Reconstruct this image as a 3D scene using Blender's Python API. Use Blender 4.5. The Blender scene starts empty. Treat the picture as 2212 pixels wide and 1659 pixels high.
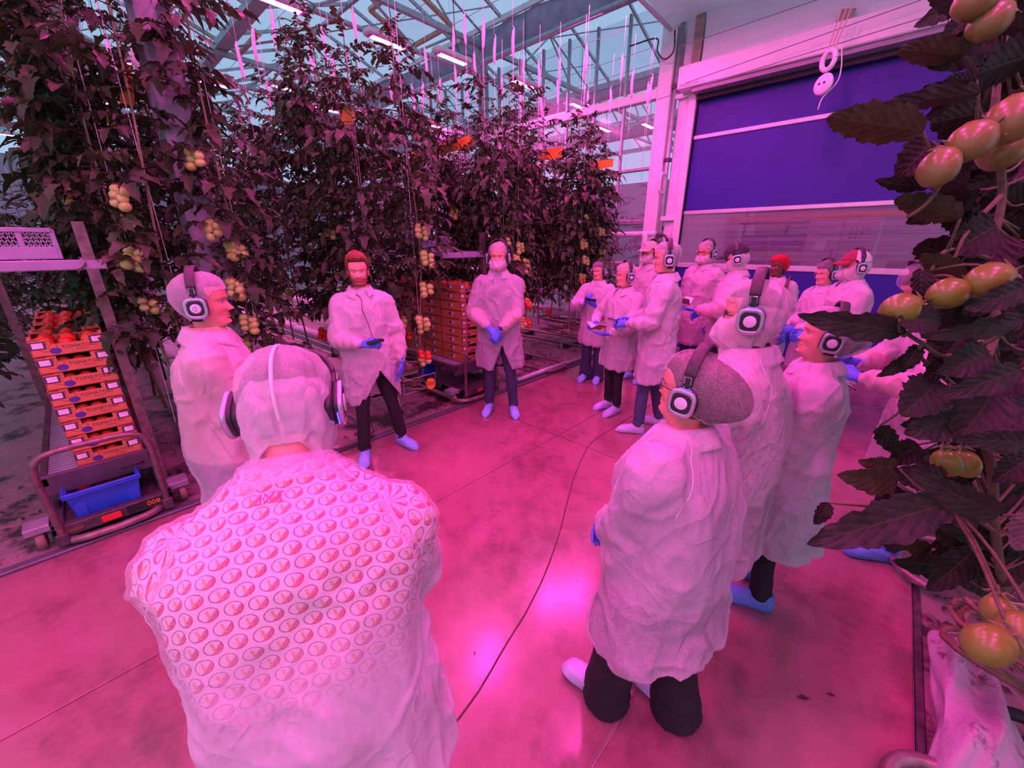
import bpy, bmesh, math, random
import numpy as np
from mathutils import Vector, Matrix, Euler

# ------------------------------------------------------------------ camera, world, exposure
S = bpy.context.scene
COL = S.collection
random.seed(7); rng = np.random.default_rng(7)
PITCH, YAW, CAMH, FPX = math.radians(19.35), math.radians(43.07), 1.85, 860.0
cam_d = bpy.data.cameras.new('camera'); cam = bpy.data.objects.new('camera', cam_d); COL.objects.link(cam)
cam.location = (0, 0, CAMH); cam.rotation_euler = (math.pi/2 - PITCH, 0, YAW)
cam_d.sensor_width = 36.0; cam_d.lens = 36.0*FPX/2212; cam_d.clip_start = 0.02; cam_d.clip_end = 200
S.camera = cam
S.view_settings.view_transform = 'Standard'; S.view_settings.look = 'None'
S.view_settings.gamma = 1.0; S.view_settings.use_curve_mapping = False
S.view_settings.exposure = -0.08
world = bpy.data.worlds.new('overcast_sky'); S.world = world; world.use_nodes = True
bg = world.node_tree.nodes['Background']; bg.inputs[0].default_value = (0.42, 0.62, 0.90, 1); bg.inputs[1].default_value = 1.0
LED_COL = (1.0, 0.04, 0.50); LED_POWER = 370.0
try:
    S.cycles.max_bounces = 6; S.cycles.diffuse_bounces = 2; S.cycles.glossy_bounces = 2
    S.cycles.transparent_max_bounces = 8; S.cycles.transmission_bounces = 3
    S.cycles.sample_clamp_indirect = 6.0; S.cycles.use_adaptive_sampling = True; S.cycles.adaptive_threshold = 0.1; S.cycles.adaptive_min_samples = 16
except Exception: pass

# pixel -> world helpers (photo frame 2212 x 1659), used to read real positions off the photograph
_F = np.array([-math.sin(YAW), math.cos(YAW), 0]); _R = np.array([math.cos(YAW), math.sin(YAW), 0]); _U = np.array([0, 0, 1.0])
_FW = _F*math.cos(PITCH) - _U*math.sin(PITCH); _UP = _F*math.sin(PITCH) + _U*math.cos(PITCH); _C = np.array([0, 0, CAMH])
def ray(x, y): return _FW*FPX + _R*(x-1106) - _UP*(y-829.5)
def atz(x, y, z): d = ray(x, y); return _C + d*((z-CAMH)/d[2])
def aty(x, y, Y): d = ray(x, y); return _C + d*(Y/d[1])
def atx(x, y, X): d = ray(x, y); return _C + d*(X/d[0])
def atd(x, y, dist): d = ray(x, y); return _C + d/np.linalg.norm(d)*dist

# ------------------------------------------------------------------ object helpers
KIDS = {}
def link(name, data, parent=None):
    o = bpy.data.objects.new(name, data); COL.objects.link(o)
    if parent is not None: o.parent = parent; KIDS.setdefault(parent.name, []).append(o)
    return o
def tag(o, label, cat, group=None):
    o['label'] = label; o['category'] = cat
    if group: o['group'] = group
    return o
def thing(name, label, cat, loc=(0, 0, 0), rz=0.0, group=None):
    o = link(name, None); o.location = loc; o.rotation_euler = (0, 0, rz); o.empty_display_size = 0.1
    return tag(o, label, cat, group)
def mesh(name, VF, mat, smooth=False, fm=None):
    V, F = VF; me = bpy.data.meshes.new(name)
    me.from_pydata([tuple(map(float, v)) for v in V], [], [tuple(int(i) for i in f) for f in F])
    for m in (mat if isinstance(mat, (list, tuple)) else [mat]): me.materials.append(m)
    if smooth: me.polygons.foreach_set('use_smooth', [True]*len(me.polygons))
    if fm is not None: me.polygons.foreach_set('material_index', [int(i) for i in fm])
    me.update(); return me
def part(name, VF, mat, parent, smooth=False, fm=None, label=None):
    o = link(name, VF if isinstance(VF, bpy.types.Mesh) else mesh(name, VF, mat, smooth, fm), parent)
    if label: o['label'] = label
    return o
def struct(name, VF, mat, smooth=False, fm=None, parent=None):
    o = part(name, VF, mat, parent, smooth, fm)
    if parent is None: o['kind'] = 'structure'
    return o
def one(name, VF, mat, label, cat, group=None, smooth=False, loc=(0, 0, 0), rz=0):
    o = part(name, VF, mat, None, smooth); o.location = loc; o.rotation_euler = (0, 0, rz); return tag(o, label, cat, group)
def copy_tree(o, parent=None):
    c = o.copy(); COL.objects.link(c); c.parent = parent
    if parent is not None: KIDS.setdefault(parent.name, []).append(c)
    for ch in KIDS.get(o.name, []): copy_tree(ch, c)
    return c

# ------------------------------------------------------------------ shape helpers, all return (V, F)
def join(*parts):
    V, F, n = [], [], 0
    for v, f in parts:
        V.extend([tuple(p) for p in v]); F.extend([tuple(i+n for i in q) for q in f]); n += len(v)
    return V, F
BOXF = [(0, 3, 2, 1), (4, 5, 6, 7), (0, 1, 5, 4), (1, 2, 6, 5), (2, 3, 7, 6), (3, 0, 4, 7)]
def box(x0, x1, y0, y1, z0, z1):
    return [(x0, y0, z0), (x1, y0, z0), (x1, y1, z0), (x0, y1, z0), (x0, y0, z1), (x1, y0, z1), (x1, y1, z1), (x0, y1, z1)], list(BOXF)
def bbox(x0, x1, y0, y1, z0, z1, b=0.01):
    # box with chamfered edges
    V = []; F = []
    for sx, X in ((-1, x0), (1, x1)):
        for sy, Y in ((-1, y0), (1, y1)):
            for sz, Z in ((-1, z0), (1, z1)):
                V += [(X, Y-sy*b, Z-sz*b), (X-sx*b, Y, Z-sz*b), (X-sx*b, Y-sy*b, Z)]
    bm = bmesh.new(); [bm.verts.new(v) for v in V]; r = bmesh.ops.convex_hull(bm, input=bm.verts[:])
    bmesh.ops.dissolve_limit(bm, angle_limit=0.01, verts=bm.verts[:], edges=bm.edges[:])
    bm.verts.index_update(); V = [v.co[:] for v in bm.verts]; F = [[v.index for v in f.verts] for f in bm.faces]; bm.free()
    return V, F
def xf(VF, M):
    V, F = VF; A = np.array(M); P = np.c_[np.array(V, float), np.ones(len(V))] @ A.T
    return [tuple(p[:3]) for p in P], F
def move(VF, d): return [(v[0]+d[0], v[1]+d[1], v[2]+d[2]) for v in VF[0]], VF[1]
def frames(P, up=(0, 0, 1)):
    P = np.array(P, float); T = np.gradient(P, axis=0) if len(P) > 2 else np.repeat((P[-1:]-P[:1]), len(P), 0)
    T /= np.linalg.norm(T, axis=1)[:, None]+1e-12
    u = np.array(up, float); out = []
    A = np.cross(T[0], u)
    if np.linalg.norm(A) < 1e-3: A = np.cross(T[0], (1, 0, 0))
    A /= np.linalg.norm(A)
    for t in T:
        A = A - t*np.dot(A, t); A /= np.linalg.norm(A)+1e-12
        out.append((A.copy(), np.cross(t, A)))
    return P, T, out
def tube(P, r, n=8, caps=True, ry=None, A0=None, pw=2.0):
    P = np.array(P, float); m = len(P)
    r = np.full(m, r, float) if np.isscalar(r) else np.array(r, float)
    ry = r if ry is None else (np.full(m, ry, float) if np.isscalar(ry) else np.array(ry, float))
    P, T, fr = frames(P)
    if A0 is not None:
        fr2 = []
        for t in T:
            A = np.array(A0, float); A = A - t*np.dot(A, t); A /= np.linalg.norm(A); fr2.append((A, np.cross(t, A)))
        fr = fr2
    V = []; F = []
    th = np.linspace(0, 2*math.pi, n, endpoint=False)
    cs, sn = np.cos(th), np.sin(th)
    if pw != 2.0: cs = np.sign(cs)*np.abs(cs)**(2/pw); sn = np.sign(sn)*np.abs(sn)**(2/pw)
    for i in range(m):
        A, B = fr[i]
        V.extend((P[i] + A*(c*r[i]) + B*(s*ry[i])) for c, s in zip(cs, sn))
    for i in range(m-1):
        for j in range(n):
            k = (j+1) % n; F.append((i*n+j, i*n+k, (i+1)*n+k, (i+1)*n+j))
    if caps:
        F.append(tuple(range(n-1, -1, -1))); F.append(tuple((m-1)*n+j for j in range(n)))
    return V, F
def smoothpath(P, n=24):
    # Catmull-Rom through the points
    P = np.array(P, float); Q = np.vstack([2*P[0]-P[1], P, 2*P[-1]-P[-2]]); m = len(P)-1; out = []
    for t in np.linspace(0, m, n):
        i = min(int(t), m-1); u = t-i; a, b, c, d = Q[i:i+4]
        out.append(0.5*((2*b)+(c-a)*u+(2*a-5*b+4*c-d)*u*u+(3*b-a-3*c+d)*u**3))
    return np.array(out)
def bar(a, b, w, h=None, up=(0, 0, 1)):
    # square bar from a to b
    h = w if h is None else h
    a, b = np.array(a, float), np.array(b, float); t = (b-a)/np.linalg.norm(b-a)
    s = np.cross(t, up)
    if np.linalg.norm(s) < 1e-4: s = np.cross(t, (1, 0, 0))
    s /= np.linalg.norm(s); q = np.cross(s, t)
    V = [p + s*i*w/2 + q*j*h/2 for p in (a, b) for i, j in ((-1, -1), (1, -1), (1, 1), (-1, 1))]
    return V, list(BOXF)
def rod(a, b, r, n=8): return tube([a, b], r, n)
def lathe(prof, n=20):
    V = []; F = []; m = len(prof)
    for r, z in prof:
        for j in range(n): a = 2*math.pi*j/n; V.append((r*math.cos(a), r*math.sin(a), z))
    for i in range(m-1):
        for j in range(n): k = (j+1) % n; F.append((i*n+j, i*n+k, (i+1)*n+k, (i+1)*n+j))
    F.append(tuple(range(n-1, -1, -1))); F.append(tuple((m-1)*n+j for j in range(n)))
    return V, F
def ellipsoid(c, r, n=12, m=8):
    prof = [(math.sin(math.pi*i/m), -math.cos(math.pi*i/m)) for i in range(m+1)]
    prof[0] = (0.02, -1); prof[-1] = (0.02, 1)
    V, F = lathe(prof, n); return [(c[0]+v[0]*r[0], c[1]+v[1]*r[1], c[2]+v[2]*r[2]) for v in V], F
def gridsurf(P, closed_u=False, closed_v=False):
    # P [m][n][3]
    P = np.array(P); m, n = P.shape[:2]; F = []
    for i in range(m if closed_u else m-1):
        for j in range(n if closed_v else n-1):
            a, b = (i+1) % m, (j+1) % n; F.append((i*n+j, i*n+b, a*n+b, a*n+j))
    return [tuple(p) for p in P.reshape(-1, 3)], F
def solid(VF, th):
    # give an open surface thickness (extrude along -normals)
    V, F = VF; V = np.array(V, float); N = np.zeros_like(V)
    for f in F:
        a, b, c = V[f[0]], V[f[1]], V[f[2]]; nn = np.cross(b-a, c-a)
        for i in f: N[i] += nn
    N /= np.linalg.norm(N, axis=1)[:, None]+1e-12; n = len(V); W = V - N*th
    F2 = [tuple(f) for f in F] + [tuple(i+n for i in reversed(f)) for f in F]
    cnt = {}
    for f in F:
        for i in range(len(f)): e = (f[i], f[(i+1) % len(f)]); cnt[e] = 1
    for (a, b) in cnt:
        if (b, a) not in cnt: F2.append((b, a, a+n, b+n))
    return [tuple(p) for p in V]+[tuple(p) for p in W], F2
TMP = bpy.data.scenes.new('workbench')
def evaluated(o):
    # evaluate one object in an empty scene of its own, so the big scene is not rebuilt each time
    TMP.collection.objects.link(o); vl = TMP.view_layers[0]; vl.update(); return o.evaluated_get(vl.depsgraph)
def text_mesh(txt, size, mat, name='lettering', extrude=0.0006, align='CENTER'):
    c = bpy.data.curves.new(name, 'FONT'); c.body = txt; c.size = size; c.extrude = extrude; c.align_x = align; c.align_y = 'CENTER'
    c.resolution_u = 2
    o = bpy.data.objects.new(name, c)
    me = bpy.data.meshes.new_from_object(evaluated(o)); bpy.data.objects.remove(o); bpy.data.curves.remove(c)
    me.materials.clear(); me.materials.append(mat); me.name = name; return me
def remesh(VF, vox, it=3, lam=0.5):
    # union overlapping closed shapes into one continuous surface; returns arrays
    me = bpy.data.meshes.new('t'); me.from_pydata([tuple(map(float, v)) for v in VF[0]], [], [tuple(f) for f in VF[1]])
    o = bpy.data.objects.new('t', me)
    md = o.modifiers.new('r', 'REMESH'); md.mode = 'VOXEL'; md.voxel_size = vox; md.adaptivity = 0
    ev = evaluated(o); m2 = ev.to_mesh()
    V = np.empty(len(m2.vertices)*3); m2.vertices.foreach_get('co', V); V = V.reshape(-1, 3)
    F = [tuple(p.vertices) for p in m2.polygons]
    E = np.empty(len(m2.edges)*2, int); m2.edges.foreach_get('vertices', E); E = E.reshape(-1, 2)
    ev.to_mesh_clear(); bpy.data.objects.remove(o); bpy.data.meshes.remove(me)
    V = relax(V, E, it, lam)
    return V, F, E
def relax(V, E, it, lam=0.5):
    V = V.copy(); deg = np.bincount(E.ravel(), minlength=len(V)).astype(float)[:, None]+1e-9
    for _ in range(it):
        A = np.zeros_like(V)
        for k in range(3):
            A[:, k] = np.bincount(E[:, 0], V[E[:, 1], k], len(V)) + np.bincount(E[:, 1], V[E[:, 0], k], len(V))
        V += lam*(A/deg - V)
    return V
def normals(V, F):
    Q = np.array([(f[0], f[1], f[2], f[3] if len(f) > 3 else f[2]) for f in F])
    fn = np.cross(V[Q[:, 2]]-V[Q[:, 0]], V[Q[:, 3]]-V[Q[:, 1]]); N = np.zeros_like(V)
    bad = np.linalg.norm(fn, axis=1) < 1e-14
    fn[bad] = np.cross(V[Q[bad, 1]]-V[Q[bad, 0]], V[Q[bad, 2]]-V[Q[bad, 0]])
    for k in range(4): np.add.at(N, Q[:, k], fn)
    return N/(np.linalg.norm(N, axis=1)[:, None]+1e-12)
def vnoise(P, f, seed=0):
    # smooth value noise, vectorised, -1..1
    P = np.asarray(P)*f + seed*17.13; i = np.floor(P).astype(int); u = P-i; u = u*u*(3-2*u); out = 0
    for dx in (0, 1):
        for dy in (0, 1):
            for dz in (0, 1):
                h = (i[:, 0]+dx)*374761393 + (i[:, 1]+dy)*668265263 + (i[:, 2]+dz)*2147483647
                h = (h ^ (h >> 13))*1274126177 & 0xffffffff; h = ((h ^ (h >> 16)) & 0xffff)/32767.5-1
                w = (u[:, 0] if dx else 1-u[:, 0])*(u[:, 1] if dy else 1-u[:, 1])*(u[:, 2] if dz else 1-u[:, 2])
                out = out + w*h
    return out

# ------------------------------------------------------------------ materials
MATS = {}
class NT:
    def __init__(s, name):
        s.m = bpy.data.materials.new(name); s.m.use_nodes = True; s.t = s.m.node_tree; s.n = s.t.nodes
        s.p = s.n['Principled BSDF']; s.out = s.n['Material Output']
    def new(s, typ, **kw):
        nd = s.n.new(typ)
        for k, v in kw.items():
            if k in nd.inputs.keys(): nd.inputs[k].default_value = v
            else: setattr(nd, k, v)
        return nd
    def ln(s, a, b): s.t.links.new(a, b)
    def coord(s, kind='Object', scale=(1, 1, 1)):
        tc = s.new('ShaderNodeTexCoord'); mp = s.new('ShaderNodeMapping'); mp.inputs['Scale'].default_value = scale
        s.ln(tc.outputs[kind], mp.inputs['Vector']); return mp.outputs['Vector']
    def noise(s, vec, scale, detail=4, rough=0.6):
        nd = s.new('ShaderNodeTexNoise'); nd.inputs['Scale'].default_value = scale; nd.inputs['Detail'].default_value = detail
        nd.inputs['Roughness'].default_value = rough; s.ln(vec, nd.inputs['Vector']); return nd.outputs['Fac']
    def ramp(s, fac, stops):
        r = s.new('ShaderNodeValToRGB'); el = r.color_ramp.elements
        while len(el) < len(stops): el.new(0.5)
        for e, (p, c) in zip(el, stops): e.position = p; e.color = (*c, 1) if len(c) == 3 else c
        s.ln(fac, r.inputs['Fac']); return r.outputs['Color']
    def bump(s, h, strength=0.3, dist=0.01):
        b = s.new('ShaderNodeBump'); b.inputs['Strength'].default_value = strength; b.inputs['Distance'].default_value = dist
        s.ln(h, b.inputs['Height']); s.ln(b.outputs['Normal'], s.p.inputs['Normal']); return b.outputs['Normal']
    def math(s, op, a, b=0.5, c=None):
        nd = s.new('ShaderNodeMath', operation=op)
        for i, v in enumerate((a, b, c)):
            if v is None: continue
            if isinstance(v, (int, float)): nd.inputs[i].default_value = v
            else: s.ln(v, nd.inputs[i])
        return nd.outputs[0]
def flat(name, col, rough=0.6, metal=0.0, var=0.12, nscale=8.0, bump=0.0, bscale=60.0, spec=0.5, coord='Object'):
    if name in MATS: return MATS[name]
    t = NT(name); v = t.coord(coord); f = t.noise(v, nscale)
    lo = tuple(max(0, c*(1-var)) for c in col); hi = tuple(min(1, c*(1+var)) for c in col)
    t.ln(t.ramp(f, [(0.3, lo), (0.7, hi)]), t.p.inputs['Base Color'])
    t.p.inputs['Roughness'].default_value = rough; t.p.inputs['Metallic'].default_value = metal
    t.p.inputs['Specular IOR Level'].default_value = spec
    if bump: t.bump(t.noise(v, bscale), bump, 0.01)
    MATS[name] = t.m; return t.m
def emit(name, col, power):
    if name in MATS: return MATS[name]
    t = NT(name); e = t.new('ShaderNodeEmission'); e.inputs[0].default_value = (*col, 1); e.inputs[1].default_value = power
    t.ln(e.outputs[0], t.out.inputs['Surface']); MATS[name] = t.m; return t.m
def cloth(name, col, see=0.3, fib=260.0, trans=0.25, bump=0.35, zfade=None):
    # thin non-woven fabric: fibrous, slightly see-through, lets light through
    if name in MATS: return MATS[name]
    t = NT(name); v = t.coord()
    vw = t.coord('Object', (1, 1, 0.35)); w = t.noise(vw, 9.0, 3, 0.55); fine = t.noise(t.coord('Object', (1, 0.3, 1)), fib, 2, 0.7)
    c = t.ramp(w, [(0.3, tuple(x*0.9 for x in col)), (0.7, col)])
    t.p.inputs['Roughness'].default_value = 0.75; t.p.inputs['Specular IOR Level'].default_value = 0.2
    t.ln(c, t.p.inputs['Base Color'])
    def crease(scale, st, k, sd):
        nn = t.new('ShaderNodeTexNoise'); nn.inputs['Scale'].default_value = scale; nn.inputs['Detail'].default_value = 2.0; nn.inputs['Distortion'].default_value = 0.9
        vv = t.coord('Object', st); ad = t.new('ShaderNodeVectorMath', operation='ADD'); ad.inputs[1].default_value = (sd, sd*2, sd*3); t.ln(vv, ad.inputs[0]); t.ln(ad.outputs[0], nn.inputs['Vector'])
        return t.math('MAXIMUM', t.math('SUBTRACT', 1.0, t.math('MULTIPLY', t.math('ABSOLUTE', t.math('SUBTRACT', nn.outputs['Fac'], 0.5), 0), k)), 0.0)
    hmix = t.math('ADD', t.math('MULTIPLY_ADD', w, 0.55, t.math('MULTIPLY', fine, 0.004)), t.math('ADD', t.math('MULTIPLY', crease(3.2, (1, 1, 0.5), 20, 1.7), 0.11), t.math('MULTIPLY', crease(7.0, (1, 0.8, 0.7), 14, 4.1), 0.05)))
    nrm = t.bump(hmix, bump, 0.055)
    tl = t.new('ShaderNodeBsdfTranslucent'); t.ln(c, tl.inputs[0]); t.ln(nrm, tl.inputs['Normal'])
    m1 = t.new('ShaderNodeMixShader'); m1.inputs[0].default_value = trans; t.ln(t.p.outputs[0], m1.inputs[1]); t.ln(tl.outputs[0], m1.inputs[2])
    if see > 0:
        tr = t.new('ShaderNodeBsdfTransparent'); m2 = t.new('ShaderNodeMixShader')
        fac = t.math('MULTIPLY', t.math('ADD', fine, 0.5), see)
        if zfade:   # hangs free of the body below this height, so the shirt shows less
            sp = t.new('ShaderNodeSeparateXYZ'); t.ln(v, sp.inputs[0]); zr = t.new('ShaderNodeMapRange'); zr.interpolation_type = 'SMOOTHSTEP'
            t.ln(t.math('MULTIPLY_ADD', w, 0.22, sp.outputs[2]), zr.inputs['Value']); zr.inputs['From Min'].default_value = zfade[0]+0.11; zr.inputs['From Max'].default_value = zfade[1]+0.11; zr.inputs['To Min'].default_value = zfade[2]
            fac = t.math('MULTIPLY', fac, zr.outputs[0])
        t.ln(fac, m2.inputs[0])
        t.ln(m1.outputs[0], m2.inputs[1]); t.ln(tr.outputs[0], m2.inputs[2]); t.ln(m2.outputs[0], t.out.inputs['Surface'])
    else: t.ln(m1.outputs[0], t.out.inputs['Surface'])
    MATS[name] = t.m; return t.m
def vcol_mat(name, rough=0.55, spec=0.35, bump=0.08, sss=0.0):
    if name in MATS: return MATS[name]
    t = NT(name); a = t.new('ShaderNodeVertexColor'); a.layer_name = 'Col'
    v = t.coord(); f = t.noise(v, 30.0)
    mx = t.new('ShaderNodeMixRGB', blend_type='MULTIPLY'); mx.inputs[0].default_value = 1.0
    t.ln(a.outputs[0], mx.inputs[1]); t.ln(t.ramp(f, [(0.2, (0.86, 0.86, 0.86)), (0.8, (1, 1, 1))]), mx.inputs[2])
    t.ln(mx.outputs[0], t.p.inputs['Base Color']); t.p.inputs['Roughness'].default_value = rough
    t.p.inputs['Specular IOR Level'].default_value = spec
    t.bump(t.noise(v, 240.0), bump, 0.002); MATS[name] = t.m; return t.m
def setcol(me, C):
    a = me.color_attributes.new('Col', 'FLOAT_COLOR', 'POINT')
    C = np.asarray(C, float); C = np.c_[C, np.ones(len(C))] if C.shape[1] == 3 else C
    a.data.foreach_set('color', C.ravel())
# ------------------------------------------------------------------ shared materials
M_galv = flat('galvanised_steel', (0.42, 0.43, 0.46), 0.45, 0.6, 0.2, 14)
M_white = flat('white_powder_coat', (0.78, 0.77, 0.78), 0.4, 0, 0.05, 4)
M_grey = flat('grey_paint', (0.30, 0.30, 0.33), 0.5, 0.2, 0.15)
M_dark = flat('dark_rusty_steel', (0.085, 0.065, 0.07), 0.6, 0.3, 0.5, 18, 0.3)
M_black = flat('black_plastic', (0.015, 0.014, 0.016), 0.45, 0, 0.2)
M_darkgap = flat('dark_joint_filler', (0.05, 0.035, 0.035), 0.9)
M_pale = flat('pale_joint_filler', (0.62, 0.5, 0.5), 0.8)
M_concpost = flat('concrete_post', (0.33, 0.31, 0.36), 0.85, 0, 0.25, 9, 0.4, 40)
M_orange = flat('orange_sticky_film', (0.85, 0.30, 0.03), 0.35, 0, 0.15)
M_string = flat('white_twine', (0.75, 0.7, 0.72), 0.8)
def concrete():
    t = NT('worn_concrete'); v = t.coord('Object')
    a = t.noise(v, 0.9, 5, 0.62); b = t.noise(v, 7.0, 6, 0.7); c = t.noise(v, 70, 3)
    col = t.ramp(t.math('ADD', t.math('MULTIPLY', a, 0.62), t.math('MULTIPLY', b, 0.38)), [(0.36, (0.16, 0.066, 0.075)), (0.5, (0.31, 0.125, 0.155)), (0.66, (0.40, 0.165, 0.205))])
    t.ln(col, t.p.inputs['Base Color'])
    rr = t.new('ShaderNodeMapRange'); rr.inputs['To Min'].default_value = 0.14; rr.inputs['To Max'].default_value = 0.27; t.ln(b, rr.inputs['Value'])
    t.ln(rr.outputs[0], t.p.inputs['Roughness']); t.p.inputs['Specular IOR Level'].default_value = 0.9
    t.bump(t.math('ADD', t.math('MULTIPLY', b, 0.5), t.math('MULTIPLY', c, 0.25)), 0.12, 0.004); return t.m
M_conc = concrete()
def sheet(name, col, dirt=(0.10, 0.06, 0.06), th=0.56, scale=2.2, crinkle=0.5, rough=0.45):
    t = NT(name); v = t.coord(); a = t.noise(v, scale, 7, 0.72); b = t.noise(v, 9, 5, 0.65)
    t.ln(t.ramp(a, [(th, col), (th+0.09, dirt)]), t.p.inputs['Base Color']); t.p.inputs['Roughness'].default_value = rough
    t.bump(b, crinkle, 0.03); return t.m
M_sheet = sheet('dirty_shaded_ground_cover', (0.30, 0.20, 0.21), (0.045, 0.025, 0.022), 0.50)  # dirt widened and tone lowered to stand in for shade under the rows
M_wallsheet = sheet('crinkled_white_film', (0.80, 0.78, 0.82), (0.72, 0.7, 0.74), 0.75, 3, 0.9, 0.35)
def glassy(name, col, see, rough=0.1):
    t = NT(name); tr = t.new('ShaderNodeBsdfTransparent'); tr.inputs[0].default_value = (*col, 1)
    t.p.inputs['Base Color'].default_value = (*col, 1); t.p.inputs['Roughness'].default_value = rough
    v = t.coord(); f = t.noise(v, 3.0); mx = t.new('ShaderNodeMixShader')
    t.ln(t.math('MULTIPLY_ADD', f, 0.08, see-0.04), mx.inputs[0]); t.ln(t.p.outputs[0], mx.inputs[1]); t.ln(tr.outputs[0], mx.inputs[2])
    t.ln(mx.outputs[0], t.out.inputs['Surface']); return t.m
M_roofglass = glassy('roof_glass', (0.97, 0.98, 0.99), 0.94)
M_wallglass = glassy('wall_glass', (0.92, 0.94, 0.97), 0.90)
def vinyl():
    t = NT('clear_vinyl'); tr = t.new('ShaderNodeBsdfTransparent'); tr.inputs[0].default_value = (0.85, 0.8, 0.88, 1)
    v = t.coord('Object', (0.25, 1, 14)); f = t.noise(v, 2.2, 6, 0.75)
    t.p.inputs['Base Color'].default_value = (0.45, 0.40, 0.46, 1); t.p.inputs['Roughness'].default_value = 0.22
    t.bump(f, 0.5, 0.02); mx = t.new('ShaderNodeMixShader')
    rr = t.new('ShaderNodeMapRange'); t.ln(f, rr.inputs['Value']); rr.inputs['From Min'].default_value = 0.35; rr.inputs['From Max'].default_value = 0.7
    rr.inputs['To Min'].default_value = 0.90; rr.inputs['To Max'].default_value = 0.62
    t.ln(rr.outputs[0], mx.inputs[0]); t.ln(t.p.outputs[0], mx.inputs[1]); t.ln(tr.outputs[0], mx.inputs[2]); t.ln(mx.outputs[0], t.out.inputs['Surface']); return t.m
M_vinyl = vinyl()
M_blue = flat('blue_door_fabric', (0.022, 0.015, 0.28), 0.55, 0, 0.12, 1.5)
M_alu = flat('aluminium_bar', (0.72, 0.68, 0.72), 0.35, 0.3, 0.08)
M_curtain = flat('mauve_screen_cloth', (0.34, 0.31, 0.42), 0.85, 0, 0.2, 5, 0.3, 20)
M_canopy = cloth('white_canopy_film', (0.90, 0.88, 0.91), 0.0, 200, 0.45, 0.2)

# ------------------------------------------------------------------ floor and ground
PX0, PX1, WALLY = -3.45, 0.47, 7.5
fl = struct('floor', box(PX0, PX1, -4, 14, -0.06, -0.012), M_pale)
xs = [PX0, -2.17, -0.42, PX1]; ys = [-4, -1.5, 3.0, 7.5, 14]
for i in range(3):
    for j in range(4):
        g = 0.004
        struct('slab', bbox(xs[i]+g, xs[i+1]-g, ys[j]+g, ys[j+1]-g, -0.05, 0.0, 0.003), M_conc, parent=fl)
struct('cross_joint', box(PX0, PX1, 2.995, 3.005, -0.05, -0.002), M_darkgap, parent=fl)
cp = [(-0.89, 0.45), (-0.91, 0.65), (-0.95, 0.87), (-1.03, 1.19), (-1.14, 1.52), (-1.35, 1.98), (-1.6, 2.48), (-1.82, 3.07), (-1.84, 3.6), (-1.84, 4.6)]
cpp = smoothpath([(x, y, 0.0015) for x, y in cp], 40); cpp[:, 0] += vnoise(cpp, 9)*0.006
struct('crack', tube(cpp, 0.0045, 5, ry=0.002), flat('crack_dirt', (0.10, 0.055, 0.05), 0.9), parent=fl)
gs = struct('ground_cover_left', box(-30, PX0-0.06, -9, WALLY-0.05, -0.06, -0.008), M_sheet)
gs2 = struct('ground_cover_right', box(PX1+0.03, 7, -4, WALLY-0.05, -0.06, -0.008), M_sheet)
struct('trim_1', bbox(PX0-0.07, PX0-0.002, -6, WALLY-0.05, -0.05, 0.018, 0.006), flat('edge_steel', (0.14, 0.13, 0.16), 0.5, 0.4))
struct('trim_2', bbox(PX1+0.002, PX1+0.03, -3, WALLY-0.05, -0.05, 0.006, 0.004), M_dark)
def litter(name, n, region, seed):
    r = np.random.default_rng(seed); V = []; F = []
    for k in range(n):
        x, y = region(r); a = r.uniform(0, 6.3); l = r.uniform(0.008, 0.035); w = l*r.uniform(0.2, 0.5); k0 = len(V)
        for (s, q, z) in ((-1, 0, 0.002), (0, -1, 0.006), (1, 0, 0.003), (0, 1, 0.012*r.uniform(0.3, 1.2))):
            V.append((x+l*s*math.cos(a)-w*q*math.sin(a), y+l*s*math.sin(a)+w*q*math.cos(a), z))
        F.append((k0, k0+1, k0+2, k0+3))
    return V, F
M_litter = flat('dead_leaf', (0.075, 0.045, 0.035), 0.9, 0, 0.5, 30)
def regL(r):
    c = r.choice([-0.2, 1.45, 3.1, 4.75, 6.4]); return (PX0-0.1-abs(r.normal(0, 1.1)), c+r.uniform(-0.75, 0.75))
o = one('leaf_litter', litter('l', 900, regL, 3), M_litter, 'dry leaf scraps scattered on the pale ground cover between rows', 'leaf litter'); o['kind'] = 'stuff'
o = one('leaf_litter', litter('l', 160, lambda r: (PX1+0.05+abs(r.normal(0, 0.3)), r.uniform(1.2, 4)), 4), M_litter, 'dry leaf scraps on the ground cover at the right path edge', 'leaf litter'); o['kind'] = 'stuff'
for x, y, a in [(1340, 1505, 0.4), (1795, 1502, 0.2), (1735, 1508, 1.2), (1025, 1412, 0.8), (823, 985, 0)]:
    p = atz(x, y, 0); V, F = litter('s', 1, lambda r: (0, 0), 5+x)
    one('fallen_leaf', (V, F), M_litter, 'tiny dried leaf fragment lying on the concrete path', 'leaf', 'leaf fragments on the path', loc=(p[0], p[1], 0.001), rz=a)

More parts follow.
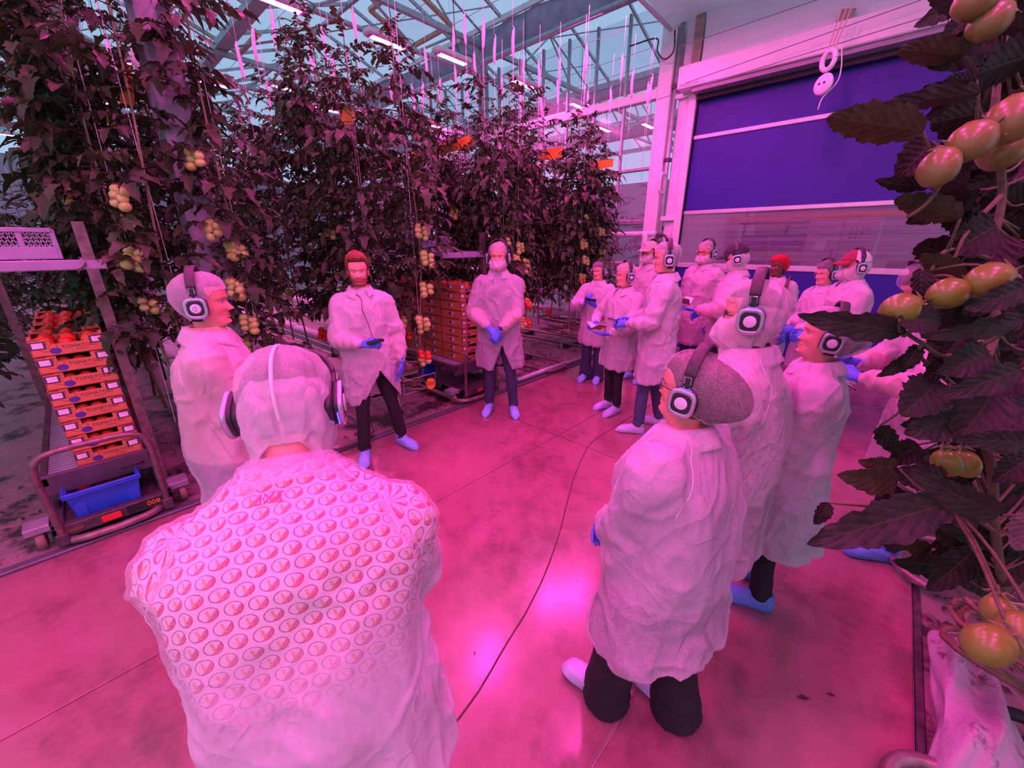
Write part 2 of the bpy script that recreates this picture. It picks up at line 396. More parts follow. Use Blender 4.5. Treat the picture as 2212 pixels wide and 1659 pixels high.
# ------------------------------------------------------------------ door wall
D = struct('door_1', box(-2.95, 1.85, 7.52, 7.535, 2.39, 4.2), M_blue)
struct('bottom_panel', box(-2.95, 1.85, 7.515, 7.535, 0.02, 1.46), M_blue, parent=D)
struct('vision_panel', box(-2.95, 1.85, 7.522, 7.528, 1.53, 2.35), M_vinyl, parent=D)
for z0, z1 in ((1.46, 1.54), (2.33, 2.39), (3.46, 3.52)):
    struct('stiffener_bar', bbox(-2.95, 1.85, 7.495, 7.545, z0, z1, 0.008), M_alu, parent=D)
struct('guide_rail', bbox(-3.07, -2.95, 7.42, 7.56, 0, 4.12, 0.01), M_white, parent=D)
struct('guide_rail', bbox(1.85, 1.97, 7.42, 7.56, 0, 4.12, 0.01), M_white, parent=D)
struct('side_seal', box(-2.962, -2.935, 7.46, 7.52, 0.02, 4.1), M_black, parent=D)
struct('drum_housing', bbox(-3.17, 2.1, 7.15, 7.5, 4.12, 4.42, 0.012), M_white, parent=D)
struct('housing_lip', box(-2.95, 1.85, 7.2, 7.5, 4.06, 4.12), M_grey, parent=D)
struct('brush_seal', box(-2.93, 1.83, 7.38, 7.5, 3.99, 4.06), M_black, parent=D)
lt = part('lettering', text_mesh('SPEEDDOOR', 0.050, flat('letter_dark', (0.05, 0.04, 0.08), 0.5)), None, D); lt.location = (-2.985, 7.149, 4.16); lt.rotation_euler = (math.pi/2, 0, 0)
lt = part('emblem', lathe([(0.016, 0), (0.016, 0.001)], 14), flat('letter_faint', (0.5, 0.45, 0.55), 0.5), D); lt.location = (-2.79, 7.1495, 4.165); lt.rotation_euler = (math.pi/2, 0, 0)
# crinkled film wall above and beside the door
def crinkle_wall(x0, x1, z0, z1, y, amp=0.012, st=0.05, seed=1, grow=1.0):
    nx, nz = max(2, int((x1-x0)/st)), max(2, int((z1-z0)/st))
    X, Z = np.meshgrid(np.linspace(x0, x1, nx), np.linspace(z0, z1, nz)); P = np.c_[X.ravel(), np.full(X.size, y), Z.ravel()]
    d = vnoise(P, 3.0, seed)*amp*1.5+vnoise(P, 9, seed)*amp+vnoise(P, 21, seed)*amp*0.5
    P[:, 1] += d; return gridsurf(P.reshape(nz, nx, 3))
struct('wall_back', crinkle_wall(-2.95, 4.5, 4.42, 5.16, 7.44), M_wallsheet, True)
struct('wall_back_side', crinkle_wall(1.97, 5.0, 0.0, 4.45, 7.5), M_wallsheet, True)
struct('wall_film_strip', crinkle_wall(-3.24, -3.07, 0.0, 4.12, 7.47, 0.01, 0.04, 5), M_wallsheet, True)
struct('wall_film_upper', crinkle_wall(-3.24, -3.10, 4.42, 5.12, 7.46, 0.014, 0.03, 6), M_wallsheet, True)
struct('trim_3', bbox(-3.10, -2.97, 7.40, 7.46, 4.42, 5.12, 0.006), flat('timber_batten', (0.36, 0.27, 0.22), 0.7, 0, 0.25, 12))
struct('wall_back_core', box(-3.62, 6, 7.56, 7.62, 4.2, 6.2), M_white)
struct('wall_back_core_right', box(1.97, 6, 7.56, 7.62, 0, 4.2), M_white)
struct('column_white', bbox(-3.60, -3.36, 7.36, 7.60, 0, 5.4, 0.015), M_white)
pp = thing('wall_pipe', 'galvanised vertical pipe between the white post and the blue door', 'pipe', (-3.29, 7.4, 0))
part('pipe', tube([(0, 0, 0), (0, 0, 5.1)], 0.035, 12), M_galv, pp, True)
for z in (0.8, 2.0, 3.2, 4.25): part('pipe_clip', bbox(-0.05, 0.05, -0.045, 0.06, z-0.03, z+0.03, 0.006), M_dark, pp)
part('bracket_arm', tube(smoothpath([(0.0, -0.03, 2.98), (0.0, -0.16, 2.98), (0.0, -0.2, 2.92), (0, -0.2, 2.75), (0, -0.16, 2.69), (0, -0.03, 2.69)], 18), 0.022, 8), M_white, pp, True)
part('bracket_arm', bar((0, 0, 4.1), (0.25, 0.05, 4.1), 0.06), M_white, pp)
part('bracket_arm', bar((0, 0, 2.28), (0.22, 0.05, 2.28), 0.07), M_white, pp)
ep = thing('heating_pipe', 'white heating pipe with elbows at the foot of the wall post', 'pipe', (0, 0, 0))
part('pipe', tube(smoothpath([(-9, 7.2, 2.02), (-3.75, 7.2, 2.02), (-3.5, 7.15, 2.02), (-3.42, 7.12, 1.95), (-3.42, 7.1, 1.7), (-3.42, 7.1, 0.3)], 40), 0.05, 10), M_white, ep, True)
part('valve_handle', tube(smoothpath([(-3.2, 7.05, 1.9), (-3.1, 7.05, 2.0), (-3.0, 7.05, 1.95), (-2.98, 7.05, 1.82)], 12), 0.02, 8), M_dark, ep, True)
for z, yy in ((1.52, 7.0), (1.28, 6.95), (0.9, 7.0)):
    one('heating_pipe', tube([(-9, yy, z), (-3.6, yy, z)], 0.03, 8), flat('pink_white_pipe', (0.7, 0.5, 0.52), 0.45), 'thin %s heating pipe running behind the last tomato row' % {1.52: 'upper', 1.28: 'middle', 0.9: 'lowest'}[z], 'pipe')
# hanging spool and socket on strings in front of the door
sp = thing('hanging_socket', 'white ring and round two-hole socket dangling on cords before the door', 'socket', tuple(aty(1790, 130, 6.7)))
rot = Matrix.Rotation(-0.5, 4, 'Z') @ Matrix.Rotation(math.pi/2, 4, 'X')
ringV = tube([(0.075*math.cos(a), 0.095*math.sin(a), 0) for a in np.linspace(0, 2*math.pi, 25)], 0.028, 8, False)
part('ring', xf(ringV, rot), M_white, sp, True)
soc = part('socket_body', move(xf(lathe([(0.05, -0.03), (0.10, -0.025), (0.115, 0), (0.10, 0.025), (0.06, 0.03), (0.02, 0.032)], 20), rot), (0.0, 0, -0.24)), M_white, sp, True)
for dx in (-0.03, 0.03):
    part('socket_hole', move(xf(lathe([(0.014, 0.030), (0.014, 0.036)], 10), rot), (dx*0.88, dx*-0.48, -0.23)), M_black, soc)
part('cord', tube(smoothpath([(0.1, 0, 0.1), (0.14, 0, -0.1), (0.13, 0, -0.25), (0.02, 0, -0.38), (0.0, 0, -0.5)], 16), 0.007, 6), M_white, sp, True)
for dx in (-0.05, 0.0, 0.05): part('cord', tube([(dx*0.6, 0, 0.08), (0.05+dx, 0.1, 0.52)], 0.008, 6), flat('beige_cord', (0.55, 0.42, 0.36), 0.8), sp)
bp = aty(1815, 50, 7.38); one('cardboard_strip', bar((bp[0]-0.03, 7.33, bp[2]-0.28), (bp[0]+0.06, 7.36, bp[2]+0.12), 0.16, 0.012, (0, 1, 0)), flat('brown_card', (0.36, 0.27, 0.2), 0.8), 'brown cardboard strip fixed to the white film above the door', 'cardboard')
for x, y, x2, y2 in [(1470, 100, 2030, -90), (1480, 180, 1990, 0), (1420, 215, 2150, -10)]:
    a = aty(x, y, 7.0); b = aty(x2, y2, 7.0)
    one('support_wire', tube([a, b], 0.006, 5), M_grey, {1470: 'uppermost', 1480: 'middle', 1420: 'lowest'}[x]+' thin steel wire stretched in front of the door wall', 'wire')
# room behind the door window
struct('floor_beyond', box(-12, 6, 14, 16, -0.05, 0), M_conc)
struct('wall_beyond', box(-3.2, 6, 13.4, 13.5, 0, 5.0), flat('far_wall', (0.5, 0.42, 0.5), 0.7))
cab = thing('electrical_cabinet', 'grey electrical cabinet seen through the door window', 'cabinet', (-0.95, 10.2, 0))
part('body', bbox(-0.55, 0.55, 0, 0.4, 0, 2.3, 0.01), flat('cabinet_grey', (0.42, 0.44, 0.46), 0.5), cab)
for x0 in (-0.54, 0.02):
    d = part('cabinet_door', bbox(x0, x0+0.52, -0.03, 0, 0.08, 2.26, 0.01), flat('cabinet_grey', (0.42, 0.44, 0.46), 0.5), cab)
    part('handle', bbox(x0+0.44, x0+0.47, -0.05, -0.03, 1.6, 1.75, 0.004), M_black, d)
for r in range(3):
    for c in range(4-r): part('indicator', bbox(0.12+c*0.08, 0.16+c*0.08, -0.04, -0.03, 2.1-r*0.07, 2.13-r*0.07, 0.004), M_black, cab)
part('notice', box(-0.36, -0.2, -0.034, -0.031, 1.72, 1.92), M_white, cab)
rk = thing('crate_rack', 'dark steel rack with blue crates seen through the door window', 'rack', (-3.0, 11.6, 0))
for x in (0, 0.9, 1.8): part('upright', bar((x, 0, 0), (x, 0, 2.7), 0.06), M_grey, rk)
for z in (0.5, 1.1, 1.7, 2.3): part('rack_shelf', box(-0.05, 1.85, -0.3, 0.3, z, z+0.05), M_dark, rk)
for k, (x, z) in enumerate([(0.1, 1.15), (0.75, 1.15), (1.3, 1.15), (0.1, 1.75), (0.7, 1.75), (1.25, 1.75), (0.4, 0.55), (1.1, 0.55)]):
    q = thing('storage_crate', 'blue crate on the steel rack behind the door window', 'crate', (-3.0+x, 11.35, z), 0, 'blue crates behind the door window')
    part('crate_body', bbox(0, 0.48, -0.25, 0.2, 0, 0.3, 0.02), flat('crate_blue_far', (0.03, 0.05, 0.4), 0.5), q); part('rim', bbox(-0.02, 0.50, -0.27, 0.22, 0.26, 0.31, 0.01), flat('crate_blue_far', (0.03, 0.05, 0.4), 0.5), q)
one('safety_beam', bbox(-3.2, 0.2, 10.9, 11.0, 2.35, 2.45, 0.01), flat('yellow_paint', (0.75, 0.42, 0.04), 0.5), 'yellow beam behind the clear door window', 'beam')
one('wrapped_pallet', crinkle_wall(-0.2, 2.6, 0, 1.55, 11.0, 0.03, 0.12, 8), flat('dark_wrap', (0.09, 0.06, 0.16), 0.3), 'dark wrapped pallet load behind the right of the door window', 'pallet')

# ------------------------------------------------------------------ roof: gutters, trusses, glass
GY = [-4.5, -0.5, 3.5, 7.5, 11.5, 15.5, 19.5]; GZ, RZ = 5.95, 6.75; RX0, RX1 = -26.5, 5.0
for gy in GY:
    g = struct('gutter', join(bbox(RX0, RX1, gy-0.11, gy+0.11, GZ-0.03, GZ+0.02, 0.006), bbox(RX0, RX1, gy-0.13, gy-0.09, GZ-0.02, GZ+0.12, 0.006), bbox(RX0, RX1, gy+0.09, gy+0.13, GZ-0.02, GZ+0.12, 0.006)), M_galv)
roof = link('roof', None); roof['kind'] = 'structure'
SL = math.atan2(RZ-GZ-0.1, 2.0); LEN = math.hypot(2.0, RZ-GZ-0.1)
pane = mesh('pane', box(-0.74, 0.74, 0, LEN, -0.004, 0.004), M_roofglass); gbar = mesh('glazing_bar', box(-0.022, 0.022, 0, LEN, -0.03, 0.03), M_galv)
for gy in GY[:-1]:
    part('ridge', bbox(RX0, RX1, gy+1.96, gy+2.04, RZ-0.06, RZ+0.03, 0.01), M_galv, roof)
    for sgn, y0 in ((1, gy), (-1, gy+4)):
        for k in range(int((RX1-RX0)/1.5)+1):
            x = RX0+1.5*k; b = part('glazing_bar', gbar, None, roof); b.location = (x, y0, GZ+0.1); b.rotation_euler = (SL if sgn > 0 else -SL, 0, 0 if sgn > 0 else 0)
            if sgn < 0: b.rotation_euler = (SL, 0, math.pi)
            if x+1.5 <= RX1:
                p = part('pane', pane, None, roof); p.location = (x+0.75, y0, GZ+0.1); p.rotation_euler = (SL, 0, 0 if sgn > 0 else math.pi)
M_vent = flat('vent_frame', (0.55, 0.42, 0.25), 0.5, 0.1, 0.25)
for (vx, vy) in ((-9.3, 5.6), (-12.6, 3.0), (-14.4, 5.6)):
    v = thing('roof_vent', {-9.3: 'tan roof vent frame nearest the screen cloth, standing ajar', -12.6: 'tan roof vent frame half hidden behind the trusses', -14.4: 'tan roof vent frame furthest along the roof'}[vx], 'roof vent', (vx, vy, RZ-0.28))
    for a, b in (((0, 0), (1.4, 0)), ((1.4, 0), (1.4, 1.0)), ((1.4, 1.0), (0, 1.0)), ((0, 1.0), (0, 0))):
        part('vent_rail', bar((a[0], a[1], -0.35*a[1]), (b[0], b[1], -0.35*b[1]), 0.09, 0.06), M_vent, v)
    part('vent_pane', xf(box(0.05, 1.35, 0.0, 1.04, -0.004, 0.004), Matrix.Rotation(-0.34, 4, 'X')), M_roofglass, v)
TRX = [-3.1, -7.6, -12.1, -16.6, -21.1]; TZ0, TZ1 = 5.30, 5.85
for k, x in enumerate(TRX):
    t = thing('roof_truss', ['steel lattice truss above the left path edge', 'steel lattice truss meeting the post beside the gathered screen cloth', 'second steel lattice truss back from the door, behind the hanging lamps', 'third steel lattice truss back along the greenhouse roof', 'furthest steel lattice truss along the greenhouse roof'][k], 'truss', (x, 0, 0))
    part('chord', tube([(0, -4.5, TZ0), (0, 19.5, TZ0)], 0.045, 8), M_galv, t, True); part('chord', bar((0, -4.5, TZ1), (0, 19.5, TZ1), 0.09), M_galv, t)
    y = -4.5; up = True
    while y < 19.4:
        part('brace', tube([(0, y, TZ0 if up else TZ1), (0, y+1.0, TZ1 if up else TZ0)], 0.024, 6), M_galv, t); y += 1.0; up = not up
    for gy in GY[:-1]:
        for a, b in (((0, gy, GZ), (0, gy+2, RZ)), ((0, gy+2, RZ), (0, gy+4, GZ)), ((0, gy+2, RZ-0.05), (0, gy+1, TZ1)), ((0, gy+2, RZ-0.05), (0, gy+3, TZ1))): part('rafter', tube([a, b], 0.022, 6), M_galv, t)
for k, x in enumerate([-5.4, -9.8, -14.2]):
    for y in (1.5, 5.5, 9.5): one('tie_rod', tube([(x-2.2, y-2, GZ-0.02), (x+2.2, y+2, RZ-0.12)], 0.015, 5), M_galv, 'slim diagonal tie rod under the glass roof', 'tie rod', 'diagonal tie rods under the roof')
for x, lab in ((-7.72, 'grey steel post of the glass wall below the gathered screen cloth'), (-12.25, 'grey steel post of the glass wall further back')):
    one('steel_post', bbox(x-0.07, x+0.07, 7.28, 7.42, 0, GZ, 0.01), M_galv, lab, 'post')
# post in the tomato row
def post(x, y, w, name, lab):
    t = thing(name, lab, 'post', (x, y, 0), 0.1)
    part('post_shaft', bbox(-w/2, w/2, -w/2, w/2, 0, 6.0, 0.018), M_concpost, t); part('base_plate', bbox(-w*0.8, w*0.8, -w*0.8, w*0.8, 0, 0.03, 0.005), M_dark, t)
post(-3.92, 0.75, 0.19, 'concrete_post', 'thick pale concrete post rising through the nearest tomato row')
q = atx(128, 20, -9.1); post(-9.1, q[1], 0.26, 'concrete_post', 'thick pale concrete post at the far left behind the vines')
# screen cloth with its roller and gathered ends
def screen(x0, x1):
    nx = int((x1-x0)/0.12); P = []
    for u in np.linspace(0, 1, 9):
        row = []
        for x in np.linspace(x0, x1, nx):
            sag = 0.05*math.sin(math.pi*u); row.append((x, 7.22-sag+0.02*math.sin(9*x+3*u)+0.03*math.sin(2.3*x)*u, 5.58+u*(0.52+0.02*math.sin(1.4*x))))
        P.append(row)
    return gridsurf(P)
sc = thing('screen_cloth', 'mauve-grey screen cloth hanging under the gutter along the glass wall', 'screen cloth', (0, 0, 0))
part('cloth', screen(-26, -3.62), M_curtain, sc, True); part('roller', tube([(-26, 7.14, 5.53), (-3.62, 7.14, 5.53)], 0.055, 12), M_galv, sc, True)
part('rail', bar((-26, 7.15, 6.13), (-3.62, 7.15, 6.13), 0.05, 0.09), M_white, sc)
for x, lab in ((-7.72, 'grey cloth gathered around the post top nearest the door'), (-12.25, 'grey cloth gathered around the post top further back')):
    P = [[(x+(0.10+0.05*u+0.02*math.sin(7*a+k))*math.cos(a), 7.22+(0.10+0.05*u+0.015*math.sin(6*a))*math.sin(a), 6.05-u*0.85+0.03*math.sin(3*a)*u) for a in np.linspace(0, 2*math.pi, 25)[:-1]] for k, u in enumerate(np.linspace(0, 1, 8))]
    one('cloth_gather', gridsurf(P, False, True), flat('grey_gather_cloth', (0.40, 0.40, 0.47), 0.85, 0, 0.2, 6), lab, 'cloth', smooth=True)
# canopy film at the door end, extended unseen over the path to dim skylight
P = [[(x, y, 5.13+0.05*math.sin(1.3*x)*math.sin(math.pi*(y-4.4)/3.0)-0.10*math.exp(-((x+3.45)/0.25)**2)*max(0, y-4.4)/3) for x in np.linspace(-3.46, 3.5, 30)] for y in np.linspace(-6.0, 7.44, 40)]
o = one('canopy_film', gridsurf(P), M_canopy, 'white film canopy stretched flat above the path up to the door wall', 'canopy', smooth=True)
one('canopy_rail', tube([(-3.47, -6, 5.13), (-3.47, 4.4, 5.12), (-3.47, 7.44, 5.03)], 0.03, 8), M_white, 'white tube along the left edge of the film canopy', 'rail', smooth=True)
# glass wall to the next compartment
W1 = link('window_1', None); W1['kind'] = 'structure'
MX = [-3.62-0.63*k for k in range(22)]
mul = mesh('mullion', bbox(-0.022, 0.022, -0.03, 0.03, 0, 5.5, 0.004), M_galv); gp = mesh('pane', box(-0.29, 0.29, -0.003, 0.003, 0, 5.45), M_wallglass)
for x in MX:
    o = part('mullion', mul, None, W1); o.location = (x, 7.5, 0); o = part('pane', gp, None, W1); o.location = (x-0.315, 7.5, 0.02)
part('transom', bbox(-18, -3.62, 7.42, 7.56, 4.16, 4.30, 0.01), M_white, W1); part('transom', bbox(-18, -3.62, 7.45, 7.55, 2.2, 2.28, 0.01), M_galv, W1); part('transom', bbox(-18, -3.62, 7.45, 7.55, 3.1, 3.15, 0.01), M_galv, W1)
for yy, zz in ((9.2, 5.0), (10.6, 5.2), (12.4, 4.9), (13.6, 5.3)):
    one('screen_beam', bbox(-24, -2, yy-0.12, yy+0.12, zz-0.05, zz+0.07, 0.01), M_grey, {9.2: 'nearest grey beam', 10.6: 'second grey beam', 12.4: 'third grey beam', 13.6: 'furthest grey beam'}[yy]+' under the roof beyond the glass wall', 'beam')
one('hanging_pipe', tube(smoothpath([aty(1360, 100, 7.2), aty(1418, 83, 7.2), aty(1420, 110, 7.2), aty(1435, 128, 7.2), aty(1455, 110, 7.2), aty(1458, 65, 7.2)], 30), 0.012, 6), M_dark, 'dark cable looping down beside the white corner post', 'cable', smooth=True)

# ------------------------------------------------------------------ grow lamps
M_led = emit('grow_led', LED_COL, LED_POWER); M_lamp = flat('lamp_white', (0.72, 0.66, 0.68), 0.4)
def make_lamp():
    t = thing('grow_lamp', '', 'lamp', (0, 0, 0))
    part('housing', bbox(-0.095, 0.095, -0.36, 0.36, 0.0, 0.085, 0.022), M_lamp, t)
    part('bezel', bbox(-0.075, 0.075, -0.30, 0.30, -0.006, 0.004, 0.003), flat('lamp_bezel', (0.5, 0.05, 0.35), 0.3), t)
    part('diode_strip', ([(-0.05, -0.27, -0.009), (-0.05, 0.27, -0.009), (0.05, 0.27, -0.009), (0.05, -0.27, -0.009)], [(0, 1, 2, 3)]), M_led, t)
    part('connector', tube([(0, 0.36, 0.05), (0, 0.42, 0.05)], 0.016, 8), M_black, t)
    part('power_cable', tube(smoothpath([(0, 0.42, 0.05), (0.02, 0.46, 0.12), (0.0, 0.40, 0.16), (0, 0.1, 0.2), (0, 0.05, 1.15)], 14), 0.006, 5), M_black, t)
    for y in (-0.2, 0.2): part('suspension_wire', tube([(0, y, 0.08), (0, y*0.2, 0.5), (0, y*0.1, 1.22)], 0.003, 4), M_galv, t)
    return t
lamp0 = make_lamp(); LZ = 4.7
LP = []
for x, y, lab in [(838, 92, 'pink glowing grow lamp with white housing, largest against the roof'), (978, 128, 'pink glowing grow lamp in front of the screen cloth'), (600, 8, 'pink grow lamp cut by the top edge of the photo'), (215, 113, 'pink grow lamp beside the far left post above the vines'), (22, 292, 'pink grow lamp at the left edge of the photo'), (620, 192, 'pink grow lamp just above the vine tops left of the tall shoot'), (455, 180, 'pink grow lamp half hidden in leaves right of the concrete post'), (775, 240, 'pink grow lamp peeping through leaves beside the orange trap'), (1130, 182, 'small grow lamp seen through the glass wall near its post'), (1250, 230, 'small grow lamp low behind the glass wall'), (95, 345, 'tiny grow lamp in the far distance at the left, upper'), (105, 372, 'tiny grow lamp in the far distance at the left, lower'), (930, 270, 'grow lamp half hidden behind the vine tops below the screen cloth'), (1400, 272, 'small grow lamp behind the glass wall next to the white post')]:
    p = atz(x, y, LZ)
    LP.append((*(p if p[0] > -20 else atx(x, y, -19.0))[:2], lab))
rows_over = [(x, y) for x in (-3.65, -1.45, 0.75) for y in (0.0, 1.65, 3.3, 5.0, 6.7) if not (x > 0 and y > 3) and y < 6] + [(-3.3, 5.5)] + [(x, y) for x in (-1.45, 0.75, 2.95) for y in (-1.65, -3.3)] + [(2.95, 0.0), (2.95, 1.65)]  # lamps behind and right of the camera are added to brighten the coats
for x, y in rows_over: LP.append((x, y, 'unseen pink grow lamp hung around the concrete path, above the photo frame'))
for x in (-9.5, -12.5, -16):
    for y in (0.6, 3.9): LP.append((x-0.7, y+0.9, 'pink grow lamp hanging deep among the far tomato rows'))
LP += [(-1.0, 9.3, 'unseen grow lamp added behind the door'), (-6.5, 10.5, 'grow lamp in the next compartment')]  # lamp behind the door is added so that its room is lit
for k, (x, y, lab) in enumerate(LP):
    l = lamp0 if k == 0 else copy_tree(lamp0)
    l.location = (x, y, 4.88 if 'above the photo frame' in lab else LZ); l['label'] = lab; l['group'] = 'grow lamps'
# ------------------------------------------------------------------ tomato plants
def leaf_mat():
    t = NT('tomato_leaf'); v = t.coord('Object'); oi = t.new('ShaderNodeObjectInfo'); n = t.noise(v, 22, 4)
    f = t.math('ADD', t.math('MULTIPLY', n, 0.6), t.math('MULTIPLY', oi.outputs['Random'], 0.4))
    c = t.ramp(f, [(0.25, (0.022, 0.042, 0.012)), (0.5, (0.042, 0.070, 0.021)), (0.8, (0.09, 0.115, 0.045))])
    t.ln(c, t.p.inputs['Base Color']); t.p.inputs['Roughness'].default_value = 0.46; t.p.inputs['Specular IOR Level'].default_value = 0.42
    nb = t.bump(t.noise(v, 60, 3), 0.35, 0.004)
    tl = t.new('ShaderNodeBsdfTranslucent'); t.ln(c, tl.inputs[0]); mx = t.new('ShaderNodeMixShader'); mx.inputs[0].default_value = 0.22
    t.ln(t.p.outputs[0], mx.inputs[1]); t.ln(tl.outputs[0], mx.inputs[2]); t.ln(mx.outputs[0], t.out.inputs['Surface']); return t.m
M_leaf = leaf_mat()
M_stem = flat('vine_stem', (0.20, 0.21, 0.09), 0.6, 0, 0.3, 20, 0.3)
M_oldstem = flat('woody_stem', (0.22, 0.15, 0.09), 0.75, 0, 0.4, 24, 0.5)
def tom_mat(name, a, b):
    t = NT(name); v = t.coord('Object'); oi = t.new('ShaderNodeObjectInfo')
    f = t.math('ADD', t.math('MULTIPLY', t.noise(v, 12), 0.5), t.math('MULTIPLY', oi.outputs['Random'], 0.5))
    t.ln(t.ramp(f, [(0.25, a), (0.75, b)]), t.p.inputs['Base Color']); t.p.inputs['Roughness'].default_value = 0.28
    t.p.inputs['Specular IOR Level'].default_value = 0.5; return t.m
M_tg = tom_mat('green_tomato_skin', (0.38, 0.52, 0.10), (0.52, 0.64, 0.17)); M_tr = tom_mat('red_tomato_skin', (0.55, 0.02, 0.012), (0.75, 0.10, 0.03)); M_to = tom_mat('orange_tomato_skin', (0.60, 0.18, 0.04), (0.62, 0.32, 0.08))
def leaflet(L, Wd, n=6, fold=0.45, droop=0.35, lob=0.34, ph=0.0):
    V = []; F = []; SS = (0, 0.10, 0.24, 0.36, 0.50, 0.62, 0.76, 0.88, 1.0); WW = (0.06, 0.62, 0.95, 0.66, 1.0, 0.58, 0.70, 0.34, 0.01); n = 8
    for i in range(n+1):
        s = SS[i]; w = Wd*WW[i]*(1+0.15*math.sin(ph+i*2.1))
        z = -droop*L*s*s+0.04*L*math.sin(s*7+ph); x = L*s*(1-0.1*s)
        V += [(x, -w, z+fold*w), (x, 0, z), (x, w*(1+0.2*math.sin(ph*3+s*9)), z+fold*w*0.8)]
    for i in range(n):
        a = 3*i; F += [(a, a+3, a+4, a+1), (a+1, a+4, a+5, a+2)]
    return V, F
def leaf_variant(seed, L=0.40, sparse=False):
    r = np.random.default_rng(seed); curve = r.uniform(0.5, 1.0); parts = []
    def rach(s): return np.array([L*s*(1-0.12*curve*s), 0.03*math.sin(3*s+seed), L*(0.25*s-0.55*curve*s*s)])
    parts.append(tube([rach(s) for s in np.linspace(0, 0.93, 5)], [0.005, 0.0042, 0.0035, 0.003, 0.002], 4))
    spots = [(0.26, 0.07), (0.45, 0.10), (0.62, 0.105), (0.78, 0.09)] + ([] if sparse else [(0.36, 0.04), (0.54, 0.045)])
    for s, ll in spots:
        for sd in (-1, 1):
            l = ll*r.uniform(0.8, 1.25)*L/0.40; q = leaflet(l, l*0.26, 5, r.uniform(0.2, 0.8), r.uniform(0.1, 0.9), 0.36, r.uniform(0, 6))
            M = Matrix.Translation(rach(s+r.uniform(-0.03, 0.03))) @ Matrix.Rotation(sd*r.uniform(0.8, 1.3), 4, 'Z') @ Matrix.Rotation(r.uniform(-0.1, 0.6), 4, 'Y') @ Matrix.Rotation(r.uniform(-0.5, 0.5), 4, 'X')
            parts.append(xf(q, M))
    l = 0.15*r.uniform(0.85, 1.15)*L/0.40; q = leaflet(l, l*0.27, 6, 0.45, 0.5, 0.36, r.uniform(0, 6))
    parts.append(xf(q, Matrix.Translation(rach(0.92)) @ Matrix.Rotation(0.45*curve, 4, 'Y')))
    return join(*parts)
LEAVES = [mesh('leaf', leaf_variant(s), M_leaf, True) for s in range(7)]
LEAVES_TOP = [mesh('leaf', leaf_variant(20+s, 0.26, True), M_leaf, True) for s in range(4)]
tomV = [(v[0]*(1+0.03*math.cos(5*math.atan2(v[1], v[0]))), v[1]*(1+0.03*math.cos(5*math.atan2(v[1], v[0]))), v[2]*0.86) for v in ellipsoid((0, 0, 0), (1, 1, 1), 14, 9)[0]]
tomF = ellipsoid((0, 0, 0), (1, 1, 1), 14, 9)[1]
TOM = {k: mesh('tomato', (tomV, tomF), m, True) for k, m in (('g', M_tg), ('r', M_tr), ('o', M_to))}
def calyx():
    P = []
    for k in range(5):
        a = k*1.2566; P.append(tube([(0, 0, 0.80), (0.35*math.cos(a), 0.35*math.sin(a), 0.92), (0.85*math.cos(a), 0.85*math.sin(a), 0.78)], [0.09, 0.08, 0.02], 4))
    P.append(tube([(0, 0, 0.8), (0.05, 0, 1.25)], 0.07, 4)); return join(*P)
CAL = mesh('calyx', calyx(), M_stem)
def truss(parent, base, dirv, n, kinds, size, r, lod=0):
    # a hanging fruit truss: curved stalk with tomatoes in two ranks
    d = np.array(dirv, float); d /= np.linalg.norm(d); L = size*(1.0+0.62*n)
    pts = [base + d*L*0.35*math.sin(1.4*s) + np.array([0, 0, -L*(s**1.5)*0.85]) for s in np.linspace(0, 1, 6)]
    st = part('truss', tube(pts, 0.0045, 4), M_stem, parent)
    side = np.cross(d, (0, 0, 1)); side /= np.linalg.norm(side)+1e-9
    for k in range(n):
        s = 0.42+0.58*k/max(1, n-1); p = base + d*L*0.35*math.sin(1.4*s) + np.array([0, 0, -L*(s**1.5)*0.85])
        sg = -1 if k % 2 else 1; rr = size*r.uniform(0.82, 1.1)
        p = p + side*sg*rr*0.95 + d*rr*0.5*r.uniform(-0.3, 1)
        t = part('tomato', TOM[kinds if isinstance(kinds, str) and len(kinds) == 1 else kinds[min(k*len(kinds)//n, len(kinds)-1)]], None, st)
        t.location = p; t.scale = (rr, rr, rr); t.rotation_euler = (r.uniform(-0.5, 0.5), r.uniform(-0.5, 0.5), r.uniform(0, 6))
        if lod == 0: c = part('calyx', CAL, None, st); c.location = p; c.scale = (rr, rr, rr); c.rotation_euler = t.rotation_euler
    return st
